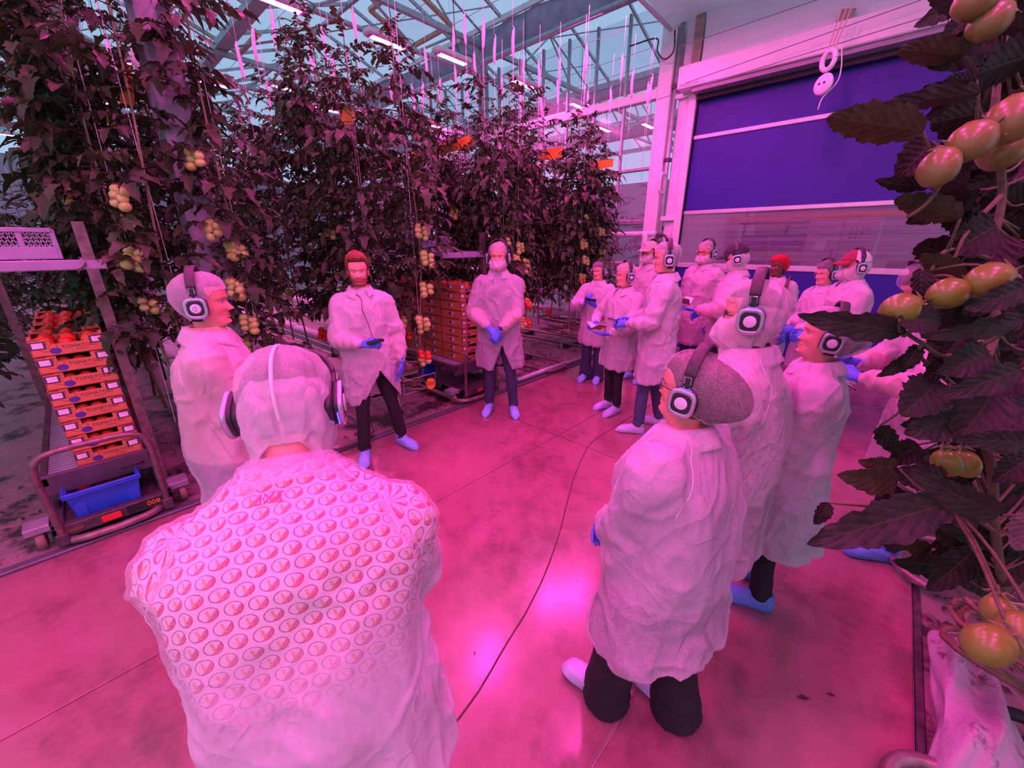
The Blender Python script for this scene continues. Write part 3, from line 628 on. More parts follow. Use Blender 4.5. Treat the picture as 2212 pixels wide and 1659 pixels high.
def plant(x, y, top, label, group, seed, nleaf=46, trs=(), z0=0.55, lowbare=1.0, spread=0.42, lean=(0, 0), bias=None, dense=1.0, lod=0):
    r = np.random.default_rng(seed); t = thing('tomato_plant', label, 'tomato plant', (x, y, 0), 0, group)
    zs = np.linspace(z0, top, 14)
    def pos(z):
        u = (z-z0)/(top-z0); return np.array([lean[0]*u+0.05*math.sin(2.1*z+seed), lean[1]*u+0.05*math.cos(1.7*z+seed*2), z])
    part('stem', tube([pos(z) for z in zs], np.linspace(0.011, 0.005, 14), 5), M_stem, t, True)
    part('string', tube([(0, 0, z0), (lean[0], lean[1], top+0.4)], 0.0022, 4), M_string, t)
    for k in range(nleaf):
        u = (k+r.uniform(0, 1))/nleaf; z = z0+lowbare*0.45+(top-z0-lowbare*0.45)*u**0.9
        a = k*2.4+r.uniform(-0.7, 0.7)
        if bias is not None and r.random() < 0.45: a = bias+r.uniform(-1.0, 1.0)
        hi = z > top-0.5
        me = LEAVES_TOP[r.integers(4)] if hi and r.random() < 0.7 else LEAVES[r.integers(7)]
        o = part('leaf', me, None, t); s = r.uniform(0.65, 1.1)*(0.75 if hi else 1.0)*spread/0.42
        o.location = pos(z); o.scale = (s, s, s); o.rotation_euler = (r.uniform(-0.35, 0.35), r.uniform(-0.45, 0.35) - (0.35 if hi else 0), a)
    for (z, a, n, kinds, size) in trs:
        p = pos(z)+np.array([math.cos(a), math.sin(a), 0])*(0.13 if lod == 0 else 0.2); truss(t, p, (math.cos(a), math.sin(a), 0), n, kinds, size, r, lod)
    return t
# positions: double rows run along -X from the path edge; aisles with rails lie between them
seed = 100
ORDN = ['first', 'second', 'third', 'fourth', 'fifth', 'sixth', 'seventh', 'eighth', 'ninth', 'tenth', 'eleventh', 'twelfth', 'thirteenth', 'fourteenth', 'fifteenth', 'sixteenth', 'seventeenth', 'eighteenth', 'nineteenth', 'twentieth', 'twenty-first', 'twenty-second', 'twenty-third', 'twenty-fourth', 'twenty-fifth']
def rowtr(r, deep=False, red=True):
    out = []
    for k in range(2 if deep else 3):
        z = r.uniform(0.75, 2.3); kinds = 'r' if (z < 1.05 and red) else ('ro' if z < 1.2 and red else 'g'); out.append((z, r.uniform(-1.2, 1.2)-0.6, int(r.integers(4, 7)), kinds, r.uniform(0.028, 0.034)))
    return out
ROWS = [('nearest', 0.60, 'the nearest row', (-3.85, -12.5, 0.45), (-3.9, -6.0, 0.6), 3.75),
        ('second', 2.30, 'the row left of the box trolley', (-3.85, -9.0, 0.45), (-3.95, -5.5, 0.6), 3.65),
        ('third', 3.92, 'the row right of the box trolley', (-3.8, -6.6, 0.42), (-3.9, -5.6, 0.5), 3.55),
        ('fourth', 5.55, 'the row behind the women', (-3.75, -6.4, 0.42), (-3.9, -5.6, 0.5), 3.55),
        ('last', 6.85, 'the last row by the glass', (-3.85, -6.4, 0.5), (0, 1, 1), 3.3)]
R = np.random.default_rng(55)
for nm, y, lab, (f0, f1, fs), (b0, b1, bs), top in ROWS:
    x = f0; k = 0
    while x > f1:
        deep = x < f0-1.6
        trs = rowtr(R, deep)
        L = ('leafy tomato vine at the path end of '+lab, 'leafy tomato vine second from the path in '+lab)[k] if k < 2 else 'leafy tomato vine, %s from the path in %s' % (ORDN[k], lab)
        plant(x+R.uniform(-0.08, 0.08), y-0.27+R.uniform(-0.06, 0.06), top+R.uniform(-0.25, 0.2), L, nm+' tomato row', seed, 100 if not deep else 72, trs, bias=-1.2 if not deep else -1.57, lowbare=1.25, lod=0 if not deep else 1, lean=(R.uniform(-0.15, 0.15), R.uniform(-0.1, 0.1))); seed += 1
        x -= fs*(1 if not deep else 1.15); k += 1
    x = b0; k = 0
    while x > b1 and b0 < 0:
        L = 'far-side leafy vine at the end of '+lab if k == 0 else '%s far-side leafy vine from the path in %s' % (ORDN[k], lab)
        plant(x, y+0.27, top+R.uniform(-0.25, 0.2), L, nm+' tomato row', seed, 90, rowtr(R), bias=-0.2 if k == 0 else None, lod=0 if k == 0 else 1); seed += 1
        x -= bs; k += 1
for k, x in enumerate(np.arange(-4.6, -10.2, -0.55)):
    plant(x, -0.98+R.uniform(-0.08, 0.08), 3.3+R.uniform(-0.2, 0.2), '%s leafy vine from the path in the row left of the left trolley' % ORDN[k], 'row left of the trolley', seed, 62, (), bias=1.2, lod=1, z0=0.4, lowbare=0.3); seed += 1
for k, x in enumerate(np.arange(-10.5, -19, -0.9)):
    plant(x, -1.25+R.uniform(-0.1, 0.1), 3.1+R.uniform(-0.2, 0.2), '%s distant leafy vine at the left edge beyond the trolley' % ORDN[k], 'far left tomato row', seed, 40, (), bias=1.2, lod=1, spread=0.5); seed += 1
for k, (x, y) in enumerate([(-13.6, -0.75), (-13.9, -0.4), (-13.7, -0.05), (-14.0, 0.25)]):
    plant(x, y, 3.0, '%s leafy vine from the left closing the far end of the left aisle' % ORDN[k], 'vines closing the left aisle', seed, 70, (), lod=1, z0=0.2, lowbare=0.1, spread=0.6); seed += 1
# the individually readable vines and trusses at the row ends (positions read off the photo)
def end_plant(px, y, top, label, trs, n=36, seed=0, **kw):
    x = px; return plant(x, y, top, label, 'vines at the row ends', 900+seed, n, trs, **kw)
end_plant(-3.72, 0.93, 4.15, 'tall vine with a pale stem and cream green trusses in front of the concrete post', [(2.45, -0.9, 5, 'g', 0.033), (2.02, -0.9, 5, 'g', 0.035), (1.62, -0.7, 6, 'g', 0.036), (1.35, -0.6, 6, 'g', 0.036), (1.15, -1.2, 4, 'g', 0.036)], 34, 1, bias=-0.8, lowbare=0.6)
end_plant(-3.70, 0.48, 3.9, 'leafy vine with a hanging green truss above the left man in headphones', [(2.2, -1.0, 6, 'g', 0.034), (1.85, -0.9, 6, 'g', 0.036), (1.0, -0.5, 6, 'go', 0.034), (0.75, -0.7, 7, 'or', 0.035)], 42, 2, bias=-0.9)
end_plant(-3.62, 2.42, 3.5, 'vine with five pale green trusses between the bearded man and the box stack', [(2.05, -0.4, 6, 'g', 0.036), (1.80, -0.2, 6, 'g', 0.037), (1.50, -0.3, 5, 'g', 0.037), (1.18, -0.5, 7, 'g', 0.038), (1.15, -1.9, 5, 'g', 0.036), (0.82, -0.3, 7, 'rg', 0.036)], 40, 3, bias=-0.6, lowbare=2.2)
end_plant(-3.62, 3.72, 3.5, 'vine with long green trusses right beside the man with folded hands', [(1.95, -0.6, 5, 'g', 0.034), (1.75, 0.1, 6, 'g', 0.034), (1.30, -0.1, 9, 'g', 0.034), (1.0, 0.2, 8, 'og', 0.034)], 38, 4, bias=-0.5, lowbare=2.2)
end_plant(-3.68, 4.05, 3.5, 'vine with clusters ripening from green to red left of the note-taking women', [(1.9, -0.3, 7, 'g', 0.033), (1.7, 0.2, 9, 'g', 0.033), (1.45, -0.4, 8, 'go', 0.034), (1.2, 0.1, 7, 'or', 0.034), (0.95, -0.2, 6, 'r', 0.035)], 38, 5, lowbare=2.2)
end_plant(-3.62, 5.38, 3.5, 'vine with green trusses behind the women beside the white post', [(1.95, -0.6, 7, 'g', 0.034), (1.7, -0.2, 6, 'g', 0.034), (1.45, -0.4, 7, 'go', 0.034), (1.2, -0.6, 6, 'r', 0.035)], 40, 6, bias=-0.6, lowbare=2.0)
end_plant(-3.66, 5.85, 3.4, 'dark leafy vine next to the white corner post', [(2.1, -0.5, 5, 'g', 0.034), (1.8, -0.2, 7, 'g', 0.034)], 44, 7, bias=-0.4, lowbare=1.5)
end_plant(-3.8, -0.95, 1.25, 'low vine with orange and red fruit at the left edge beside the trolley', [(1.12, 0.5, 6, 'go', 0.042), (0.98, 0.9, 6, 'r', 0.042), (0.9, 0.2, 5, 'og', 0.04)], 20, 8, lowbare=0.2)
# gutters with substrate, ground pipes and the pipe rails of the aisles
M_gut = flat('gutter_white', (0.62, 0.56, 0.6), 0.45); M_slab = flat('grow_bag_white', (0.6, 0.55, 0.6), 0.5, 0, 0.2, 10, 0.5, 14)
for k, (nm, y, lab, a, b, top) in enumerate(ROWS):
    g = thing('growing_gutter', 'white growing gutter under '+lab, 'gutter', (0, y, 0))
    part('channel', join(bbox(-12, -3.75, -0.12, 0.12, 0.46, 0.50, 0.008), bbox(-12, -3.75, -0.14, -0.11, 0.46, 0.54, 0.006), bbox(-12, -3.75, 0.11, 0.14, 0.46, 0.54, 0.006)), M_gut, g)
    for i, x in enumerate(np.arange(-4.4, -9, -1.05)):
        s = part('grow_bag', bbox(x-0.48, x+0.48, -0.10, 0.10, 0.50, 0.60, 0.03), M_slab, g, True)
    for x in (-4.0, -6.5, -9): part('support_leg', bar((x, 0, 0), (x, 0, 0.47), 0.03), M_galv, g)
AISLES = [(-0.2, 'the left trolley'), (1.45, 'the bearded man'), (3.1, 'the second box trolley'), (4.75, 'the gap right of the folded-hands man'), (6.35, 'the last gap')]
M_rail = flat('rail_pipe', (0.28, 0.2, 0.2), 0.4, 0.5, 0.35, 16)
for y, lab in AISLES:
    rr = 0.27; path = [(-14, y-rr, 0.07), (-5, y-rr, 0.07), (-3.62, y-rr, 0.07)] + [(-3.62+0.16*math.sin(a), y-rr+0.16-0.16*math.cos(a), 0.055) for a in np.linspace(0.2, math.pi/2, 6)] + [(-3.46, y, 0.05)] + [(-3.62+0.16*math.cos(a), y+rr-0.16+0.16*math.sin(a), 0.055) for a in np.linspace(0, math.pi/2-0.2, 6)] + [(-3.62, y+rr, 0.07), (-5, y+rr, 0.07), (-14, y+rr, 0.07)]
    t = thing('pipe_rail', 'looped pipe rail on the ground under '+lab, 'pipe rail', (0, 0, 0)); part('pipe', tube(path, 0.026, 10), M_rail, t, True)
    for x in np.arange(-4.3, -12, -1.3): part('rail_support', bbox(x-0.03, x+0.03, y-0.33, y+0.33, 0.0, 0.05, 0.005), M_dark, t)
one('ground_pipe', tube([(-3.56, 3.9, 0.05), (-3.56, 7.2, 0.05)], 0.04, 10), M_galv, 'grey pipe lying along the path edge by the glass wall', 'pipe', smooth=True)
# coiled old stems resting at the row ends
def coil(name, x, y, z, rx, ry, n, label, seed, h=0.28):
    r = np.random.default_rng(seed); t = thing(name, label, 'vine coil', (x, y, z))
    for k in range(n):
        a0 = r.uniform(0, 6.3); span = r.uniform(2.2, 4.6); zz = h*(k+r.uniform(0, 1))/n; sx = rx*r.uniform(0.75, 1.1); sy = ry*r.uniform(0.75, 1.12)
        pts = [(sx*math.cos(a0+span*s)+0.015*math.sin(9*s+k), sy*math.sin(a0+span*s), zz+0.03*math.sin(4*s+k)+0.02*s) for s in np.linspace(0, 1, 14)]
        part('old_stem', tube(pts, r.uniform(0.008, 0.013), 6), M_oldstem, t, True)
    return t
c = coil('stem_coil', -3.95, 2.3, 0.34, 0.42, 0.24, 22, 'coil of brown vine stems held in a wire basket behind the bearded man', 1, 0.34)
part('basket_wire', tube([(0.42, -0.2, 0.0), (0.44, -0.2, 0.16), (0.44, 0.2, 0.16), (0.42, 0.2, 0.0)], 0.007, 6), M_galv, c); part('basket_wire', tube([(-0.3, -0.25, 0), (0.42, -0.2, 0.0), (0.42, 0.2, 0.0), (-0.3, 0.25, 0)], 0.007, 6), M_galv, c)
tg = thing('row_tag', 'orange row tag numbered 205 on the stem basket', 'tag', (-3.49, 2.42, 0.40), math.radians(62))
part('tag_plate', xf(lathe([(0.045, 0), (0.05, 0.002), (0.05, 0.006), (0.045, 0.008)], 8), Matrix.Rotation(math.pi/2, 4, 'X') @ Matrix.Diagonal((1, 1.45, 1, 1))), M_orange, tg)
l = part('number', text_mesh('205', 0.055, M_black), None, tg); l.location = (0, -0.0095, 0); l.rotation_euler = (math.pi/2, 0, 0)
part('tag_clip', bbox(-0.015, 0.015, -0.01, 0.01, 0.06, 0.10, 0.003), M_black, tg)
coil('stem_coil', -4.05, 3.95, 0.42, 0.55, 0.22, 26, 'wide coil of brown vine stems low at the row right of the folded-hands man', 2, 0.26)
coil('stem_coil', -3.95, 0.6, 0.28, 0.35, 0.22, 12, 'coil of vine stems on the ground beside the left trolley', 3, 0.2)
coil('stem_coil', -4.0, 5.6, 0.4, 0.5, 0.22, 16, 'coil of vine stems behind the standing women', 4, 0.24)
coil('stem_coil', -4.2, -1.1, 0.18, 0.4, 0.25, 12, 'tangle of vine stems at the far left edge', 5, 0.35)
# plastic twine hooks above the rows, their strings, crop wires and orange sticky ribbons
M_hook = flat('white_hook_plastic', (0.85, 0.72, 0.8), 0.45)
def hookmesh(s):
    r = np.random.default_rng(s); a = r.uniform(-0.25, 0.25)
    return join(tube([(0, 0, 0.16), (0.02, 0, 0.14), (0.012, 0, 0.11), (0.02*a, 0, 0.0), (0.06*a, 0.01, -0.14), (0.06*a+0.03*a, 0.02, -0.17)], [0.004, 0.006, 0.016, 0.02, 0.016, 0.005], 6), tube([(0, 0, 0.16), (0, 0, 0.55)], 0.0025, 4), tube([(0.06*a, 0.01, -0.15), (0.05*a, 0, -1.1)], 0.002, 4))
HK = [mesh('twine_hook', hookmesh(s), M_hook, True) for s in range(5)]
for x, y, d in [(290, 120, 5), (240, 125, 5.5), (282, 20, 5), (548, 95, 6), (590, 55, 6), (700, 95, 6), (672, 120, 6.2), (648, 140, 6.2), (765, 50, 6.5), (862, 150, 7), (920, 130, 7), (980, 80, 7), (1002, 60, 6.5), (1045, 70, 6.5), (1068, 105, 7), (1107, 90, 6.5), (985, 170, 7.2), (1025, 140, 7.2), (950, 195, 7.4), (913, 205, 7), (844, 190, 6.6), (1130, 150, 7), (1165, 160, 7), (1208, 155, 7), (1205, 200, 7.2), (1262, 145, 6.8), (1268, 125, 6.8), (1168, 215, 7.2), (1085, 190, 7), (1125, 220, 7.2), (1345, 145, 7), (1365, 180, 7), (1405, 190, 6.8), (1400, 205, 7.2), (1320, 215, 7.2), (1270, 225, 7), (1010, 210, 6.9), (893, 210, 6.9), (580, 200, 6.6), (518, 130, 6), (720, 150, 6.4)]:
    p = atd(x, y, d); o = one('twine_hook', HK[(x*7+y) % 5], None, 'small white plastic twine hook hanging above the vine tops', 'hook', 'twine hooks above the vines', loc=tuple(p), rz=(x % 13)/2.0)
for k, (nm, y, lab, a, b, top) in enumerate(ROWS):
    for dy in (-0.27, 0.27): one('crop_wire', tube([(-22, y+dy, 4.55), (-3.4, y+dy, 4.55)], 0.004, 4), M_galv, 'thin %s crop wire stretched above %s' % ('near' if dy < 0 else 'far', lab), 'wire')
for x0, y0, x1, y1, Y, h, lab in [(885, 342, 1020, 300, 3.72, 0.13, 'long orange sticky ribbon among the vine tops left of centre'), (1165, 340, 1215, 325, 5.34, 0.14, 'orange sticky ribbon piece above the vines right of centre'), (1275, 365, 1325, 345, 5.36, 0.10, 'orange sticky ribbon near the white post'), (1025, 360, 1100, 350, 5.34, 0.08, 'low orange sticky ribbon glimpsed through leaves at centre')]:
    a, b = aty(x0, y0, Y), aty(x1, y1, Y); b[2] = a[2] = (a[2]+b[2])/2
    one('sticky_ribbon', bar(a, b, 0.004, h), M_orange, lab, 'sticky trap')
for x, y, d, w, h, lab in [(272, 182, 4.4, 0.085, 0.25, 'orange sticky trap card hanging by the concrete post'), (752, 258, 4.9, 0.12, 0.2, 'orange sticky trap card below the tall middle shoot'), (240, 255, 4.3, 0.05, 0.09, 'small orange sticky trap card deep in the left foliage')]:
    p = atd(x, y, d); o = one('sticky_card', box(-w/2, w/2, -0.003, 0.003, -h/2, h/2), M_orange, lab, 'sticky trap', loc=tuple(p), rz=0.9); o.rotation_euler = (0.1, 0.25, 0.9)
# ------------------------------------------------------------------ tomato boxes
M_card = flat('tomato_cardboard', (0.58, 0.21, 0.09), 0.75, 0, 0.10, 6, 0.15, 90)
M_carddark = flat('cardboard_dark_print', (0.06, 0.05, 0.09), 0.6); M_label = flat('paper_label', (0.80, 0.76, 0.80), 0.6)
M_badge = flat('purple_badge', (0.07, 0.04, 0.30), 0.5); M_print = flat('brown_print', (0.16, 0.05, 0.045), 0.7)
BW, BD, BH = 0.33, 0.40, 0.108     # width (Y), depth (X), height; the printed end faces +X
def tray():
    t = 0.006; h = BH-0.004
    return join(box(-BD, 0, -BW/2, BW/2, 0, 0.006),
        box(-t, 0, -BW/2, -0.075, 0, h), box(-t, 0, 0.075, BW/2, 0, h), box(-t, 0, -0.075, 0.075, 0, h-0.032),
        box(-BD, -BD+t, -BW/2, -0.075, 0, h), box(-BD, -BD+t, 0.075, BW/2, 0, h), box(-BD, -BD+t, -0.075, 0.075, 0, h-0.032),
        box(-BD, 0, -BW/2, -BW/2+t, 0, h-0.004), box(-BD, 0, BW/2-t, BW/2, 0, h-0.004),
        *[box(x0, x0+0.07, s*BW/2-(0.05 if s > 0 else 0), s*BW/2+(0 if s > 0 else 0.05), h-0.006, h) for x0 in (-BD, -0.07) for s in (-1, 1)],
        *[box(x0, x0+0.05, s*(BW/2-0.012)-0.008, s*(BW/2-0.012)+0.008, h, h+0.016) for x0 in (-BD+0.01, -0.06) for s in (-1, 1)])
TRAY = mesh('tray', tray(), M_card)
LAB = mesh('corner_label', join(box(0, 0.0012, -0.034, 0.034, -0.024, 0.024)), M_carddark); LABW = mesh('paper_label', box(0.0012, 0.002, -0.023, 0.023, -0.016, 0.017), M_label)
BADGE = mesh('badge', xf(lathe([(0.026, 0), (0.026, 0.0012)], 18), Matrix.Rotation(math.pi/2, 4, 'Y') @ Matrix.Diagonal((0.72, 1, 1, 1))), M_badge)
TXT = text_mesh('TOMATOES', 0.030, M_print, 'lettering'); SUB = text_mesh('on the vine', 0.011, M_print, 'small_lettering')
def tomdraw():
    P = [tube([(0.0008, 0.042*k*math.cos(a), 0.033*k*math.sin(a)) for a in np.linspace(0, 2*math.pi, 19)], 0.0012, 3) for k in (1.0,)]
    P += [tube([(0.0008, 0.042*math.cos(b)*s, 0.033*math.sin(b)*s) for s in np.linspace(0.15, 0.98, 4)], 0.0012, 3) for b in (0.6, 1.5, 2.4, 3.6, 5.2)]
    return join(*P)
DRAW = mesh('tomato_drawing', tomdraw(), M_print)
SIDE = mesh('side_label', join(box(-0.018, 0.026, -0.0012, 0, -0.018, 0.018)), M_label)
SBADGE = mesh('side_badge', xf(lathe([(0.021, 0), (0.021, 0.0014)], 14), Matrix.Rotation(math.pi/2, 4, 'X')), M_badge)
def tomato_box(loc, label, group, front=True, side=True):
    b = thing('tomato_box', label, 'box', loc, 0, group); part('tray', TRAY, None, b)
    if front:
        for sy, zz in ((-1, 0.068), (1, 0.075)):
            l = part('corner_label', LAB, None, b); l.location = (0, sy*(BW/2-0.036), zz); w = part('paper_label', LABW, None, l)
        q = part('badge', BADGE, None, b); q.location = (0, -0.062, 0.028)
        q = part('lettering', TXT, None, b); q.location = (0.0008, 0.045, 0.046); q.rotation_euler = (math.pi/2, 0, math.pi/2)
        q = part('small_lettering', SUB, None, b); q.location = (0.0008, 0.055, 0.026); q.rotation_euler = (math.pi/2, 0, math.pi/2)
        q = part('tomato_drawing', DRAW, None, b); q.location = (0, -0.092, 0.060)
    if side:
        q = part('side_label', SIDE, None, b); q.location = (-BD*0.45, -BW/2, 0.06); q = part('side_badge', SBADGE, None, b); q.location = (-BD*0.45-0.035, -BW/2, 0.062)
    return b
ORD = ['topmost', 'second', 'third', 'fourth', 'fifth', 'sixth', 'seventh', 'eighth', 'lowest']
def loose_tomato(p, r, kind, label, group):
    t = part('tomato', TOM[kind], None, None); t.location = p; t.scale = (r, r, r); t.rotation_euler = (p[0]*90, p[1]*70, p[2]*50); return tag(t, label, 'tomato', group)
M_cratebl = flat('blue_crate_plastic', (0.02, 0.10, 0.62), 0.4, 0, 0.1); M_lilac = flat('grey_lilac_plastic', (0.34, 0.29, 0.42), 0.5)
M_tubesteel = flat('worn_tube_steel', (0.22, 0.15, 0.15), 0.42, 0.6, 0.35, 22); M_redtag = flat('red_plate', (0.75, 0.03, 0.03), 0.4)
def blue_crate(loc, label, sx=0.40, sy=0.36, sz=0.2):
    c = thing('blue_crate', label, 'crate', loc)
    k = 0.86; O = [(-sx, -sy/2), (0, -sy/2), (0, sy/2), (-sx, sy/2)]; cx = -sx/2
    lo = [(cx+(x-cx)*k, y*k) for x, y in O]; t = 0.012
    V = [(x, y, 0) for x, y in lo]+[(x, y, sz) for x, y in O]+[(cx+(x-cx)*0.93, y*0.93, sz) for x, y in O]+[(cx+(x-cx)*0.9, y*0.9, 0.012) for x, y in lo]
    F = [(3, 2, 1, 0)]+[(i, (i+1) % 4, 4+(i+1) % 4, 4+i) for i in range(4)]+[(4+i, 4+(i+1) % 4, 8+(i+1) % 4, 8+i) for i in range(4)]+[(8+i, 8+(i+1) % 4, 12+(i+1) % 4, 12+i) for i in range(4)]+[(12, 13, 14, 15)]
    part('crate_body', (V, F), M_cratebl, c)
    part('rim', join(bbox(-sx-0.012, 0.012, -sy/2-0.012, -sy/2+0.006, sz-0.03, sz+0.004, 0.004), bbox(-sx-0.012, 0.012, sy/2-0.006, sy/2+0.012, sz-0.03, sz+0.004, 0.004), bbox(-0.006, 0.014, -sy/2, sy/2, sz-0.03, sz+0.004, 0.004), bbox(-sx-0.012, -sx+0.006, -sy/2, sy/2, sz-0.03, sz+0.004, 0.004)), M_cratebl, c)
    for y in (-sy*0.36, sy*0.36): part('rib', xf(bbox(-0.03, 0.0, y-0.03, y+0.03, 0.0, sz-0.03, 0.004), Matrix.Translation((-0.012, 0, 0))), M_cratebl, c)
    return c
def cart(X, Y, number, label, nbox_cols, nbox_rows, who, zdeck=0.44, crate=True):
    c = thing('harvest_trolley', label, 'trolley', (X, Y, 0)); W = 0.60; L = 2.3
    fr = part('base_frame', join(bbox(-L, 0, -W/2, -W/2+0.06, 0.09, 0.16, 0.006), bbox(-L, 0, W/2-0.06, W/2, 0.09, 0.16, 0.006), bbox(-0.06, 0, -W/2, W/2, 0.08, 0.16, 0.006), bbox(-L, -L+0.06, -W/2, W/2, 0.09, 0.16, 0.006)), M_dark, c)
    part('lower_deck', box(-L+0.05, -0.05, -W/2+0.05, W/2-0.05, 0.12, 0.135), M_dark, c)
    p = part('number_plate', box(0, 0.003, 0.05, 0.28, 0.095, 0.15), M_black, c); n = part('number', text_mesh(number, 0.05, M_orange), None, p); n.location = (0.0035, 0.19, 0.122); n.rotation_euler = (math.pi/2, 0, math.pi/2)
    part('red_plate', bbox(0.0, 0.006, -0.075, 0.02, 0.095, 0.14, 0.002), M_redtag, c)
    part('handle', tube(smoothpath([(0.0, -W/2+0.04, 0.06), (0.01, -W/2+0.04, 0.3), (0.02, -W/2+0.04, 0.56), (0.02, -W/2+0.1, 0.655), (0.02, 0, 0.67), (0.02, W/2-0.1, 0.655), (0.02, W/2-0.04, 0.56), (0.01, W/2-0.04, 0.3), (0, W/2-0.04, 0.06)], 44), 0.019, 10), M_tubesteel, c, True)
    for s in (-1, 1):
        part('handle_foot', bbox(-0.03, 0.03, s*(W/2-0.04)-0.03, s*(W/2-0.04)+0.03, 0.04, 0.12, 0.006), M_dark, c)
        for x in (-0.35, -1.9):
            w = part('wheel', xf(lathe([(0.03, -0.02), (0.075, -0.02), (0.085, -0.028), (0.085, 0.02), (0.075, 0.02), (0.03, 0.02)], 18), Matrix.Translation((x, s*(W/2-0.02), 0.105)) @ Matrix.Rotation(math.pi/2, 4, 'X')), M_dark, c, True)
        b = part('caster_bracket', bbox(-0.22, -0.08, s*(W/2+0.0)-0.01, s*(W/2+0.11), 0.12, 0.17, 0.006), M_grey, c)
        part('caster', xf(lathe([(0.02, -0.02), (0.05, -0.022), (0.058, -0.012), (0.058, 0.012), (0.05, 0.022), (0.02, 0.02)], 16), Matrix.Translation((-0.12, s*(W/2+0.06), 0.06)) @ Matrix.Rotation(math.pi/2, 4, 'X')), flat('caster_tan', (0.25, 0.17, 0.13), 0.6), b, True)
    part('deck_plate', bbox(-0.20, -0.17, -W/2+0.03, W/2-0.03, zdeck-0.13, zdeck+0.01, 0.004), flat('deck_dark', (0.09, 0.07, 0.10), 0.5, 0.2), c)
    part('deck_rail', join(bbox(-L, -0.17, -W/2+0.02, -W/2+0.06, zdeck-0.06, zdeck, 0.005), bbox(-L, -0.17, W/2-0.06, W/2-0.02, zdeck-0.06, zdeck, 0.005)), M_dark, c)
    roll = mesh('roller', tube([(0, -W/2+0.06, zdeck-0.012), (0, W/2-0.06, zdeck-0.012)], 0.011, 8), M_grey, True)
    for k in range(44): o = part('roller', roll, None, c); o.location = (-0.215-0.046*k, 0, 0)
    for x in (-0.55, -1.9):
        for s in (-1, 1): part('deck_leg', bar((x, s*(W/2-0.05), 0.14), (x, s*(W/2-0.05), zdeck-0.03), 0.05), M_dark, c)
    part('lock_lever', tube(smoothpath([(-0.165, 0.1, zdeck-0.07), (-0.11, 0.1, zdeck-0.05), (-0.11, 0.2, zdeck-0.05), (-0.165, 0.2, zdeck-0.07)], 12), 0.007, 6), M_black, c)
    part('mast', bar((-0.22, W/2-0.02, 0.14), (-0.22, W/2-0.02, 1.98), 0.055), M_tubesteel, c); part('mast', bar((-L+0.05, W/2-0.02, 0.14), (-L+0.05, W/2-0.02, 1.98), 0.055), M_tubesteel, c)
    part('mast', bar((-L+0.05, -W/2+0.02, 0.14), (-L+0.05, -W/2+0.02, 1.98), 0.055), M_tubesteel, c)
    part('top_beam', bbox(-0.25, -0.19, -W/2-0.05, W/2+0.05, 1.70, 1.76, 0.006), M_lilac, c); part('top_beam', bbox(-L, -0.2, W/2-0.06, W/2, 1.72, 1.77, 0.006), M_lilac, c); part('top_beam', bbox(-L, -0.2, -W/2, -W/2+0.06, 1.72, 1.77, 0.006), M_lilac, c)
    part('number_plate', bbox(0.0, 0.004, -0.25, -0.16, 0.105, 0.122, 0.001), flat('brass_plate', (0.16, 0.08, 0.03), 0.5), c)
    for col in range(nbox_cols):
        for row in range(nbox_rows):
            i = nbox_rows-1-row; word = ORD[i] if i < len(ORD)-1 and row > 0 else 'lowest'
            lab = '%s cardboard tomato box of the %s stack on %s' % (word, ['front', 'second', 'third', 'fourth', 'fifth'][col], who)
            tomato_box((X-0.215-col*(BD+0.012)-R.uniform(0, 0.006), Y+0.065+R.uniform(-0.004, 0.004), zdeck+row*BH), lab, 'tomato boxes on '+who, col == 0, True)
    ztop = zdeck+nbox_rows*BH
    for col in range(nbox_cols):
        for i in range(3):
            for j in range(3):
                loose_tomato((X-0.215-col*(BD+0.012)-0.07-0.125*i+R.uniform(-0.01, 0.01), Y+0.065-0.105+0.10*j+R.uniform(-0.008, 0.008), ztop-BH+0.06), 0.042, 'r', 'glossy red tomato lying in a top box of %s' % who, 'tomatoes in the top boxes of '+who)
    for row in range(nbox_rows-1):
        for j in (-0.05, 0.02): loose_tomato((X-0.215-0.06, Y+0.065+j, zdeck+row*BH+0.052), 0.036, 'r', 'red tomato glimpsed through the front slot of a box on %s' % who, 'tomatoes behind the slots of '+who)
    return c
cart(-3.50, -0.18, '008', 'dark roller trolley numbered 008 stacked with tomato boxes at the left', 4, 8, 'the left trolley')
cart(-3.52, 3.20, '076', 'dark roller trolley numbered 076 with tomato boxes behind the folded-hands man', 4, 9, 'the second trolley')
blue_crate((-3.56, -0.20, 0.135), 'bright blue crate of red tomatoes under the left trolley deck')
for k, (x, y, z) in enumerate([(-3.70, -0.30, 0.24), (-3.78, -0.22, 0.23), (-3.70, -0.18, 0.245), (-3.68, -0.08, 0.24), (-3.80, -0.09, 0.23), (-3.72, -0.09, 0.24), (-3.85, -0.14, 0.23), (-3.76, -0.12, 0.22), (-3.86, -0.3, 0.22)]):
    loose_tomato((x, y, z), 0.04, 'r', 'dull red tomato in the blue crate under the left trolley', 'tomatoes in the blue crate')
blue_crate((-4.35, 3.05, 0.135), 'dark blue crate standing on the lower deck of the second trolley', 0.5, 0.36, 0.2)
